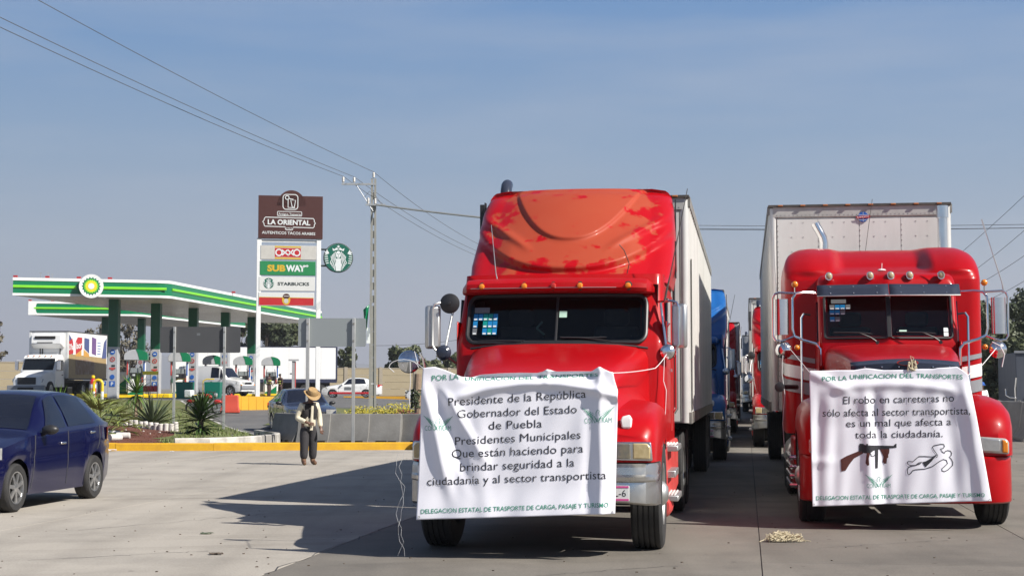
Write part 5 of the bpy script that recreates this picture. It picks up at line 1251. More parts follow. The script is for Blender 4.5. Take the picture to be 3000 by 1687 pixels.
        for yw in (wf, wr):
            m = MB(); m.lathe([(Rw * .66, -.085), (Rw * .70, -.10), (Rw * .92, -.105), (Rw * .985, -.085), (Rw, -.06), (Rw, -.02), (Rw - .006, -.018), (Rw - .006, -.008), (Rw, -.006), (Rw, .06), (Rw * .985, .085), (Rw * .92, .105), (Rw * .70, .10), (Rw * .66, .085)], (sg * (Wd - .115), yw, Rw), 'x', 40, cap=False); wo = m.build('wheel', 'rubber', t, smooth=40)
            xo = sg * (Wd - .115 + .09); m = MB(); m.lathe([(Rw * .67, sg * -.17), (Rw * .66, sg * .0), (Rw * .67, sg * .006), (Rw * .62, sg * .004), (Rw * .60, sg * -.03)], (xo, yw, Rw), 'x', 32, cap=False)
            ns = sp.get('spokes', 5)
            for k in range(ns):
                for dq in ((-.12, .12) if sp.get('twin', True) else (0,)):
                    q = 2 * math.pi * k / ns + .3 + dq; c, s_ = math.cos(q), math.sin(q)
                    m.box((xo - sg * .012, yw + c * Rw * .37, Rw + s_ * Rw * .37), (.022, Rw * .54, Rw * (.075 if sp.get('twin', True) else .16)), rx=q)
            m.lathe([(.002, sg * .008), (Rw * .16, sg * .004), (Rw * .20, sg * -.02)], (xo - sg * .004, yw, Rw), 'x', 20)
            m.build('rim', 'alloy', wo)
            m = MB(); m.lathe([(.01, sg * -.06), (Rw * .62, sg * -.06)], (xo, yw, Rw), 'x', 24); m.build('brake_disc', 'dark_frame', wo)
    # nose and plates
    zg = sp['grille']
    g = MB(); g.grid([[(hw(y0) * q, y0 - .012, z) for q in fine(-.48, .48, 8)] for z in zg]); go = g.build('grille', 'chrome' if sp.get('chrome') else 'black_plastic', t)
    if sp.get('chrome'):
        for k in range(3):
            g = MB(); g.box((0, y0 - .016, lerp(zg[0], zg[1], (k + .5) / 3)), (hw(y0) * .9, .012, .018)); g.build('grille_bar', 'dark_frame', go)
    g = MB(); g.grid([[(hw(y0) * q, y0 - .010, z) for q in fine(-.62, .62, 8)] for z in (.26, .36)]); g.build('air_dam', 'black_plastic', t)
    g = MB(); g.box((0, y0 - .018, .47), (.32, .01, .13)); g.build('licence_plate', 'plate_white', t)
    g = MB(); g.box((0, y1 + .012, sp.get('rplate', .78)), (.32, .01, .13)); g.build('licence_plate', 'plate_white', t)
    return t

AV = dict(L=4.04, W=.855, y0=-.82, wf=0, wr=2.48, R=.30, nose=.75, tail=.8, crown=.05,
    ztop=[(-.82, .58), (-.78, .70), (-.6, .80), (0, .925), (.42, .99), (.55, 1.02), (1.22, 1.455), (1.5, 1.50), (1.9, 1.505), (2.3, 1.47), (2.62, 1.40), (2.95, 1.20), (3.06, 1.105), (3.12, 1.09), (3.17, 1.075), (3.22, .95)],
    zbelt=[(-.82, .56), (-.78, .66), (-.6, .74), (0, .86), (.5, .93), (1.5, .965), (2.5, 1.01), (3.04, 1.045), (3.16, 1.03), (3.22, .90)],
    wtop=[(-.82, .55), (-.5, .68), (0, .73), (.5, .73), (.9, .655), (1.25, .59), (1.6, .565), (2.2, .56), (2.65, .575), (3.0, .64), (3.1, .69), (3.22, .62)],
    glass=(.55, 1.22, 2.62, 3.05), windows=[(.78, 1.50, 1.17, 1.50), (1.585, 2.50, 1.585, 2.36)], doors=[(.42, .52), (1.52, 1.54), (2.52, 2.62)], handles=(1.35, 2.32), handle_mat='chrome', mirror_mat='black_plastic', mirror=.72,
    lampf=(.66, .80), lampr=(.80, .98), grille=(.52, .64), spokes=7, twin=False, gap=.06, rplate=.85)
dxy = Vector((-5.92, 21.93)) - Vector((-6.215, 19.63)); rzc = math.atan2(dxy.y, dxy.x) - math.pi / 2
fw_ = Vector((-6.215, 19.63)); ax = dxy.normalized()
o0 = fw_ + Vector((-ax.y, ax.x)) * .76
car('sedan_car', 'shiny dark blue sedan entering from the left edge with alloy wheels', 'car', (o0.x + .02, o0.y - .1, 0), rzc, AV, 'navy_paint')
# permit sticker inside the windshield corner is too faint to read: a pale blue label
DS = dict(AV); DS.update(L=4.45, W=.87, handle_mat='darkblue_paint', chrome=True, grille=(.56, .70), lampf=(.60, .78))
c = PX(918, 1246, 55.5); car('sedan_car', 'dark blue grey sedan waiting behind the concrete barriers', 'car', (c.x, 54.6, terrain(c.x, 57) - .02), R_(20), DS, 'darkblue_paint')
NS = dict(AV); NS.update(L=4.48, W=.87, handle_mat='white_car', mirror_mat='white_car', grille=(.55, .72))
c = PX(1029, 1165, 118); tx = car('taxi', 'white taxi sedan with a red sill stripe beside the ochre wall', 'car', (c.x - 1.35, 118.0, terrain(c.x, 118)), R_(-88), NS, 'white_car', group='white sedans near the ochre wall')
for s in (-1, 1):
    g = MB(); g.box((s * .872, 1.3, .36), (.012, 3.0, .14)); g.build('sill_stripe', 'sign_red', tx)
    g = MB(); g.box((s * .875, 1.15, .70), (.010, .5, .22)); g.build('door_emblem', 'sticker_grey', tx)
c = PX(1285, 1160, 108); car('sedan_car', 'white sedan half hidden behind the left banner and planted trunk', 'car', (c.x - 1.35, 107, terrain(c.x, 107)), R_(-80), NS, 'white_car', group='white sedans near the ochre wall')

# ------------------------------------------------------------------ delivery van
VN = dict(L=5.69, W=1.0, y0=-.95, wf=0, wr=3.43, R=.36, nose=.5, tail=.3, crown=.06, pinch=.08, sill=.30,
    ztop=[(-.95, .80), (-.9, 1.0), (-.7, 1.12), (.0, 1.24), (.25, 1.29), (.95, 1.98), (1.3, 2.08), (2, 2.10), (4.6, 2.10), (4.72, 2.03), (4.74, 1.9)],
    zbelt=[(-.95, .78), (-.9, .95), (-.7, 1.04), (0, 1.13), (1, 1.20), (2, 1.2), (4.74, 1.2)],
    wtop=[(-.95, .7), (-.5, .80), (0, .84), (.3, .85), (.95, .80), (1.5, .80), (4.74, .80)],
    glass=(.28, .95, 4.69, 4.735), windows=[(.52, .92, .86, .92), (1.0, 1.72, 1.06, 1.72)], doors=[(.62, .66), (1.85, 1.85), (3.0, 3.0)], handles=(1.65,), mirror=.72, mirror_mat='black_plastic', handle_mat='black_plastic',
    lampf=(.82, 1.0), lampr=(.9, 1.3), grille=(.82, .98), spokes=6, twin=False, gap=.08)
c = PX(640, 1155, 106); van = car('delivery_van', 'plain white cargo van beside the fuel dispensers', 'van', (c.x + 1.45, 104.9, 1.0), R_(70), VN, 'white_car'); van.scale = (.95, .86, .97)
g = MB(); g.box((0, -.98, .62), (1.9, .12, .26)); g.build('bumper', 'panel_grey', van, bevel=.03)
for s in (-1, 1):
    g = MB(); g.box((s * .86, -.93, .80), (.16, .06, .07)); g.build('turn_lamp', 'amber_lens', van)

# ------------------------------------------------------------------ refrigerated truck with an advertising body
def reefer(loc, rz):
    t = thing('refrigerated_truck', 'white refrigerated truck with food advertising on its box, by the far left canopy', 'truck', loc, rz)
    m = MB(); ys = [(-1.15, .72, 1.05), (-1.1, .86, 1.22), (-.9, .95, 1.34), (.3, 1.02, 1.58), (.55, 1.05, 1.62)]
    m.loft([[(-w, y, .62), (-w, y, z - .25), (-w * .86, y, z - .04), (0, y, z), (w * .86, y, z - .04), (w, y, z - .25), (w, y, .62)] for y, w, z in ys], closed=True); m.build('hood', 'white_paint', t, smooth=40)
    m = MB(); m.loft([[(-w, 2.1, z), (-w, y + .1, z), (-w + .12, y, z), (w - .12, y, z), (w, y + .1, z), (w, 2.1, z)] for z, y, w in ((.6, .5, 1.12), (1.55, .5, 1.12), (1.62, .52, 1.12), (2.35, .95, 1.04), (2.5, 1.0, 1.02), (2.62, 1.25, .96), (2.66, 1.6, .8))]); m.build('cab', 'white_paint', t, smooth=45)
    def ws(x, z): return (x, lerp(.52, .95, (z - 1.62) / .73) - .012, z)
    m = MB(); m.grid([[ws(x, z) for x in fine(-.98, .98, 6)] for z in fine(1.66, 2.32, 4)]); m.build('windshield', 'dark_glass', t)
    m = MB(); m.loft([[(-1.06, .80, 2.38), (1.06, .80, 2.38), (1.06, 1.2, 2.52), (-1.06, 1.2, 2.52)], [(-1.0, .95, 2.56), (1.0, .95, 2.56), (1.0, 1.3, 2.6), (-1.0, 1.3, 2.6)]]); m.build('brow', 'white_paint', t, bevel=.03)
    for k in range(5):
        m = MB(); m.box((-.75 + .375 * k, .86, 2.55), (.08, .05, .05)); m.build('marker_lamp', 'amber_lens', t)
    for s in (-1, 1):
        m = MB(); m.prism([(.80, 1.62), (1.85, 1.62), (1.85, 2.30), (1.12, 2.30)], s * 1.06, s * 1.13, 'x'); m.build('door_window', 'tinted_glass', t)
        m = MB(); m.loft([[(s * .52, -1.14, .86), (s * .93, -1.0, .90), (s * .97, -.9, 1.10), (s * .62, -1.1, 1.04)], [(s * .52, -1.17, .86), (s * .95, -1.03, .90), (s * 1.0, -.93, 1.10), (s * .62, -1.13, 1.04)]]); m.build('headlight', 'clear_lens', t)
        m = MB(); m.box((s * 1.35, .55, 1.95), (.2, .1, .55)); m.tube([(s * 1.1, .8, 2.25), (s * 1.38, .58, 2.25)], .02, 6); m.tube([(s * 1.1, .8, 1.66), (s * 1.38, .58, 1.66)], .02, 6); m.build('mirror', 'chrome', t)
        m = MB(); m.box((s * 1.13, 1.75, 1.35), (.03, .18, .05)); m.build('handle', 'black_plastic', t)
        truck_wheel(t, s * .98, 0, .48, .26, s)
        for yy in (5.4, 6.7): truck_wheel(t, s * .86, yy, .48, .26, s, dual=True)
    m = MB(); m.box((0, -1.17, .98), (1.15, .08, .42)); gr = m.build('grille', 'black_plastic', t, bevel=.02)
    for k in range(5):
        m = MB(); m.box((0, -1.215, .82 + .08 * k), (1.1, .02, .02)); m.build('grille_bar', 'sheet_dark', gr)
    m = MB(); m.box((0, -1.2, .50), (2.36, .25, .42)); b = m.build('bumper', 'panel_grey', t, bevel=.04)
    m = MB(); m.box((0, -1.335, .50), (1.0, .02, .16)); m.build('bumper_grille', 'dark_frame', b)
    m = MB(); m.box((0, 3, .75), (.9, 7, .3)); m.box((0, 5, .98), (2.2, 7, .12)); m.build('chassis', 'dark_frame', t)
    # box
    m = MB(); m.box((0, 5.9, 2.62), (2.5, 7.2, 2.95)); m.build('box', 'white_paint', t, bevel=.03)
    m = MB(); m.box((0, 5.9, 4.12), (2.54, 7.24, .06)); m.box((1.262, 5.9, 1.12), (.03, 7.2, .10)); m.box((-1.262, 5.9, 1.12), (.03, 7.2, .10)); m.build('box_rail', 'sheet_dark', t)
    for s in (-1, 1):
        m = MB(); m.box((s * 1.22, 2.31, 2.62), (.12, .06, 2.9)); m.build('corner_post', 'fascia_white', t)
    m = MB(); m.loft([[(-1.05, 2.28, 3.0), (1.05, 2.28, 3.0), (1.05, 2.28, 3.98), (-1.05, 2.28, 3.98)], [(-1.0, 1.75, 3.30), (1.0, 1.75, 3.30), (1.0, 1.85, 3.92), (-1.0, 1.85, 3.92)]]); u = m.build('cooling_unit', 'white_paint', t, bevel=.08)
    m = MB(); m.box((-.05, 1.775, 3.72), (1.35, .06, .17)); m.build('cooling_grille', 'dark_frame', u, bevel=.04)
    m = MB(); m.box((-.05, 1.735, 3.40), (1.0, .05, .05)); m.build('cooling_slot', 'dark_frame', u)
    m = MB(); m.box((-.55, 2.27, 2.8), (.05, .04, .5)); m.box((-.40, 2.27, 2.8), (.05, .04, .5)); m.box((.75, 2.27, 2.8), (.05, .04, .5)); m.build('hose', 'dark_frame', t)
    # advertising panels on the visible side (u runs back along the box, v down from the top)
    fn = lambda u, v: Vector((1.256 + .002, 2.45 + u, 4.0 - v))
    fn2 = lambda u, v: Vector((1.256 + .005, 2.45 + u, 4.0 - v)); fn3 = lambda u, v: Vector((1.256 + .008, 2.45 + u, 4.0 - v))
    P = lambda pts, mm, f=fn, nm='advert_panel': Print().poly(pts).build(nm, mm, f, t)
    P([(0, 1.30), (6.9, 1.45), (6.9, 2.85), (0, 2.85)], 'reefer_tan')
    P([(0, .06), (.7, .5), (.7, 1.3), (0, 1.3)], 'reefer_blue', fn2); P([(0, .5), (.55, .3), (.75, .8), (.75, 1.25), (0, 1.35)], 'sign_red', fn3)
    P([(1.15, .5), (1.5, .2), (2.3, .2), (2.3, .95), (1.2, 1.3)], 'sign_red', fn2); P([(1.15, 1.32), (2.2, .98), (2.2, 1.42), (1.15, 1.42)], 'reefer_orange', fn3)
    P([(2.7, .2), (3.6, .25), (3.6, 1.2), (2.7, .9)], 'reefer_blue', fn2); P([(2.6, .95), (3.6, 1.25), (3.6, 1.45), (2.6, 1.42)], 'reefer_orange', fn3)
    P([(4.1, .1), (4.9, .2), (4.9, 1.3), (4.1, 1.2)], 'reefer_purple', fn2); P([(6.4, .4), (6.9, .1), (6.9, 1.45), (6.0, 1.5)], 'reefer_blue', fn2)
    P([(1.1, 1.65), (3.2, 1.6), (4.6, 1.75), (4.6, 2.55), (1.2, 2.6)], 'reefer_photo', fn2)
    Print().text("D'ha", (.02, 1.05), (.74, 1.0), .38, bold=.03).build('lettering', 'sticker_white', lambda u, v: fn3(u, v) + Vector((.004, 0, 0)), t)
    Print().text('bor', (1.25, .95), (2.25, .85), .42, bold=.03).build('lettering', 'sticker_white', lambda u, v: fn3(u, v) + Vector((.004, 0, 0)), t)
    g = Print()
    for k in range(5): g.poly([(5.15, .45 + .18 * k), (5.75, .45 + .18 * k), (5.75, .50 + .18 * k), (5.15, .50 + .18 * k)])
    g.build('small_print', 'picto_blue', fn2, t)
    return t
c = PX(106, 1139, 104.5); reefer((c.x, 104, .98), R_(-5)).scale = (1.07, 1.07, 1.07)

# plain white box trailer across the back of the forecourt
def box_trailer(loc, rz, L, label):
    t = thing('box_trailer', label, 'trailer', loc, rz)
    m = MB(); m.box((L / 2, 0, 2.75), (L, 2.5, 2.85)); m.build('box', 'white_paint', t, bevel=.03)
    n = 10
    for k in range(n):
        m = MB(); m.box((L * (k + .5) / n, -1.256, 2.80), (L / n - .02, .02, 2.66)); m.build('panel', 'white_paint', t)
    m = MB(); m.box((L / 2, 0, 4.20), (L + .04, 2.54, .07)); m.box((L / 2, -1.26, 1.28), (L, .06, .30)); m.box((L - .02, -1.22, 2.75), (.12, .14, 2.95)); m.build('rail', 'dark_blue_trim', t)
    m = MB(); m.box((L / 2, 0, .8), (L - 1, 1.0, .8)); m.box((L * .55, -1.0, .7), (3, .5, .7)); m.build('undercarriage', 'dark_frame', t)
    for x in (L - 1.4, L - 2.7, 1.6, 3.0):
        for s in (-1, 1):
            m = MB(); m.lathe([(.28, -.15), (.48, -.15), (.5, -.1), (.5, .1), (.48, .15), (.28, .15)], (x, s * 1.0, .5), 'y', 24); m.build('wheel', 'rubber', t)
    m = MB(); m.box((L * .72, -1.27, 1.9), (.35, .02, .12)); m.build('label_plate', 'sticker_grey', t)
    return t
p1 = PX(979, 1112, 124); a_ = R_(-14)
p1 = PX(979, 1112, 137); bt = box_trailer((p1.x - 13.8 * math.cos(R_(14)), 137.5 - 13.8 * math.sin(R_(14)), .90), R_(14), 13.8, 'long plain white box trailer parked across behind the dispensers')

# ------------------------------------------------------------------ people
def skin_mesh(name, chains, m, parent=None, sub=2):
    """continuous tapered surface grown over a skeleton; chains: lists of (x,y,z,r), equal points are shared"""
    vs, rs, es, idx = [], [], [], {}
    for ch in chains:
        prev = None
        for q in ch:
            k = tuple(round(a, 4) for a in q[:3])
            if k not in idx: idx[k] = len(vs); vs.append(q[:3]); rs.append(q[3] if not isinstance(q[3], tuple) else q[3])
            if prev is not None and prev != idx[k]: es.append((prev, idx[k]))
            prev = idx[k]
    me = bpy.data.meshes.new(name); me.from_pydata(vs, es, []); o = bpy.data.objects.new(name, me); COL.objects.link(o)
    md = o.modifiers.new('skin', 'SKIN'); md.use_smooth_shade = True
    for i, v in enumerate(me.skin_vertices[0].data):
        r = rs[i]; v.radius = r if isinstance(r, tuple) else (r, r); v.use_root = (i == 0)
    sb = o.modifiers.new('sub', 'SUBSURF'); sb.levels = sub; sb.render_levels = sub
    bpy.context.view_layer.update()
    me2 = bpy.data.meshes.new_from_object(o.evaluated_get(bpy.context.evaluated_depsgraph_get()))
    bpy.data.objects.remove(o); bpy.data.meshes.remove(me); me2.name = name; me2.materials.clear(); me2.materials.append(MATS[m]); me2.shade_smooth()
    o = bpy.data.objects.new(name, me2); COL.objects.link(o)
    if parent: o.parent = parent
    return o
def hand(wr, d, side):
    """palm, four unequal bent fingers and a thumb from wrist wr along direction d"""
    d = Vector(d).normalized(); u = d.cross(Vector((0, 1, .2))).normalized() * side; n = d.cross(u)
    w = Vector(wr[:3]); palm = w + d * .055; knu = w + d * .095
    ch = [[(*wr[:3], wr[3]), (*palm, .028), (*knu, .024)]]
    for k, ln in enumerate((.065, .075, .07, .055)):
        b = knu + u * (.026 - .017 * k); ch.append([(*palm, .028), (*b, .010), (*(b + d * ln * .55 + n * .012), .009), (*(b + d * ln * .9 + n * .035), .007)])
    ch.append([(*palm, .028), (*(palm + u * .04 + d * .005), .011), (*(palm + u * .055 + d * .04 + n * .02), .009)])
    return ch
def person(label, loc, rz, pose, cloth, hat=None, group=None, scale=1.0):
    P = pose; hip, chest, neck, head = P['hip'], P['chest'], P['neck'], P['head']
    mid = tuple((a + b) / 2 for a, b in zip(hip, chest))
    body = [[(*hip, .12), (*mid, .115), (*chest, .13), (*neck, .055), tuple(list(lerp(a, b, .35) for a, b in zip(neck, head)) + [.055])]]
    body.append([body[0][-1], (*head, .078), (head[0] + P.get('tilt', (0, -.01, .08))[0], head[1] + P.get('tilt', (0, -.01, .08))[1], head[2] + P.get('tilt', (0, -.01, .08))[2], .070)])
    sl, tr, bt = [], [], []
    for sd_ in ('l', 'r'):
        sh, el_, wr = P['sh' + sd_], P['el' + sd_], P['wr' + sd_]; hp, kn, an, toe = P['hp' + sd_], P['kn' + sd_], P['an' + sd_], P['toe' + sd_]
        body += [[(*chest, .13), (*sh, .055), (*el_, .040), (*wr, .028)], [(*hip, .12), (*hp, .085), (*kn, .052), (*an, .036), (*toe, .032)]]
        body += hand((*wr, .028), P.get('hand' + sd_, Vector(wr) - Vector(el_)), 1 if sd_ == 'l' else -1)
        sl += [[(*chest, .158), (*sh, .078), (*el_, .062), (*(lerp(a, b, .93) for a, b in zip(el_, wr)), .046)]]
        tr += [[(*hip, .150), (*hp, .122), (*kn, .094), (*(lerp(a, b, .97) for a, b in zip(kn, an)), .082)]]
        heel = (an[0], an[1] + .02, .045)
        bt.append([(an[0], an[1], an[2] + .08, .058), (*an, .055), (an[0], an[1] - .03, .045, .048), (toe[0], toe[1], .035, .038)])
    o = skin_mesh('person', body, 'skin_brown'); tag(o, label, 'person', group); o.location = loc; o.rotation_euler = (0, 0, rz); o.scale = (scale,) * 3
    low = (hip[0], hip[1], hip[2] - .04)
    skin_mesh('shirt', [[(*low, .155), (*hip, .158), (*mid, .150), (*chest, .158), (*(lerp(a, b, .5) for a, b in zip(chest, neck)), .085)]] + sl, cloth['shirt'], o)
    skin_mesh('trousers', tr + [[(*hip, .150), (hip[0], hip[1], hip[2] + .08, .140)]], cloth['trousers'], o)
    for b in bt: skin_mesh('boot', [b], cloth['boots'], o)
    if 'vest' in cloth: 
        skin_mesh('vest', [[(hip[0], hip[1] + .012, hip[2] + .03, .166), (*(Vector(mid) + Vector((0, .010, 0))), .163), (*(Vector(chest) + Vector((0, .012, 0))), .172), (*(Vector(chest).lerp(Vector(neck), .45) + Vector((0, .01, 0))), .11)]] + [[(*(Vector(chest) + Vector((0, .012, 0))), .172), (*Vector(P['sh' + q]), .086)] for q in 'lr'], cloth['vest'], o)
        m = MB(); top_, bot_ = Vector(chest), Vector(hip); f = Vector((0, -1, 0))      # open front: the light shirt shows between the edges
        rows = [[(lerp(-.050, .050, a) * lerp(.5, .62, b), top_.lerp(bot_, b).y - lerp(.182, .176, b) + .03 * (2 * a - 1) ** 2 * .3, lerp(top_.z + .06, bot_.z - .10, b)) for a in fine(0, 1, 4)] for b in fine(0, 1, 8)]
        m.grid(rows).build('shirt_front', cloth['shirt'], o)
    if 'bands' in cloth:
        m = MB()
        for z in (.25, .75): q = Vector(hip).lerp(Vector(chest), z); m.lathe([(.166, -.03), (.170, 0), (.166, .03)], q, 'z', 20, cap=False)
        m.build('reflective_band', 'hivis', o)
    hd = Vector(head); td = Vector(P.get('tilt', (0, -.01, .08))).normalized(); face = Vector((0, -1, 0)); face = (face - td * face.dot(td)).normalized()
    rgt = td.cross(face)
    m = MB(); nb = hd + face * .082 + td * .0; m.loft([[nb + td * .03, nb + rgt * .012, nb - rgt * .012], [nb + face * .022 - td * .012, nb + rgt * .015 - td * .018, nb - rgt * .015 - td * .018]]); m.build('nose', 'skin_brown', o)
    m = MB()
    for s in (-1, 1): m.ellipsoid(hd + face * .074 + rgt * .03 * s + td * .03, (.012, .008, .007), 8, 4)
    m.build('eye', 'cloth_black', o)
    m = MB(); m.ellipsoid(hd + face * .076 - td * .038, (.022, .008, .006), 8, 4); m.build('mouth', 'sign_brown', o)
    m = MB()
    for s in (-1, 1): m.ellipsoid(hd + rgt * .080 * s + td * .01, (.012, .022, .03), 8, 4)
    m.build('ear', 'skin_brown', o)
    q = td.to_track_quat('Z', 'Y'); c0 = hd + td * .075
    xf = Matrix.Translation(c0) @ q.to_matrix().to_4x4()
    if hat == 'straw':
        m = MB(); secs = []
        for r, h in ((.098, -.02), (.165, -.015), (.172, -.008), (.165, -.004), (.112, .0), (.108, .03), (.104, .075), (.09, .10), (.06, .108), (.01, .098)):
            secs.append([(r * math.cos(a) * (1.0 if r < .15 else 1.0), r * math.sin(a) * (1.12 if r > .15 else 1.1), h + (.030 * math.cos(2 * a) if r > .15 else 0) - (.012 * math.cos(a) ** 2 if r < .07 else 0)) for a in [2 * math.pi * k / 28 for k in range(28)]])
        m.loft(secs); ho = m.build('hat', 'straw', o, xf=xf)
        m = MB(); m.lathe([(.112, .002), (.1135, .012), (.111, .026)], (0, 0, 0), 'z', 28, cap=False); m.build('hat_band', 'bark', ho, xf=xf @ Matrix.Scale(1.06, 4, (0, 1, 0)))
    elif hat:
        m = MB(); m.lathe([(.092, -.03), (.094, .01), (.082, .045), (.05, .066), (.005, .07)], (0, 0, 0), 'z', 20); m.box((0, -.13, -.02), (.13, .12, .012), rx=.15); m.build('cap', hat, o, xf=xf)
    else:
        m = MB(); m.lathe([(.084, -.05), (.086, .0), (.072, .035), (.04, .052), (.005, .056)], (0, .012, 0), 'z', 20); m.build('hair', 'cloth_black', o, xf=xf)
    return o
# the man walking past: stooped, looking down to his left, right hand at the belt
WALK = dict(hip=(0, 0, .80), chest=(0, -.045, 1.13), neck=(0, -.085, 1.27), head=(.0, -.150, 1.37), tilt=(.0, -.045, .07),
    shl=(.165, -.04, 1.20), ell=(.235, -.02, .95), wrl=(.21, -.15, .74), shr=(-.165, -.05, 1.20), elr=(-.25, .0, .94), wrr=(-.115, -.19, .86),
    hpl=(.085, 0, .75), knl=(.10, -.02, .43), anl=(.105, .01, .085), toel=(.125, -.13, .035), hpr=(-.085, 0, .75), knr=(-.10, -.05, .43), anr=(-.115, -.05, .085), toer=(-.14, -.18, .035), handr=(.6, -.3, -.2))
pz = PX(902, 1361, 31.6)
person('stooped man in straw hat, black vest and cream shirt walking across the concrete', (pz.x, 31.6, 0), R_(30), WALK, dict(shirt='cloth_cream', trousers='cloth_trousers', boots='boot_leather', vest='cloth_black'), hat='straw', scale=.99)
STAND = dict(WALK); STAND.update(hip=(0, 0, .92), chest=(0, -.01, 1.27), neck=(0, -.01, 1.44), head=(0, -.03, 1.57), tilt=(0, -.01, .08), shl=(.175, -.01, 1.36), ell=(.235, .0, 1.10), wrl=(.20, -.12, .90), shr=(-.175, -.01, 1.36), elr=(-.24, 0, 1.1), wrr=(-.14, -.24, 1.02), hpl=(.09, 0, .88), knl=(.1, -.01, .48), anl=(.105, .02, .085), toel=(.13, -.12, .035), hpr=(-.09, 0, .88), knr=(-.1, -.01, .48), anr=(-.11, .02, .085), toer=(-.14, -.12, .035))
OV = dict(shirt='overall_maroon', trousers='overall_maroon', boots='cloth_black', bands=1)
c = PX(788, 1157, 111); person('fuel attendant in dark overalls with reflective bands bending at the dispenser, nearer the pylon sign', (c.x, 111, .9), R_(70), STAND, OV, hat='cloth_black', group='fuel attendants')
c = PX(818, 1157, 113); person('fuel attendant in dark overalls with reflective bands, right of the other attendant', (c.x, 113.5, .88), R_(-40), STAND, OV, hat='cloth_black', group='fuel attendants')
c = PX(2876, 1160, 57); person('man in blue cap and pale shirt standing beyond the right barriers', (c.x, 57, .10), R_(10), STAND, dict(shirt='sticker_white', trousers='cloth_trousers', boots='cloth_black'), hat='picto_blue', scale=.97)
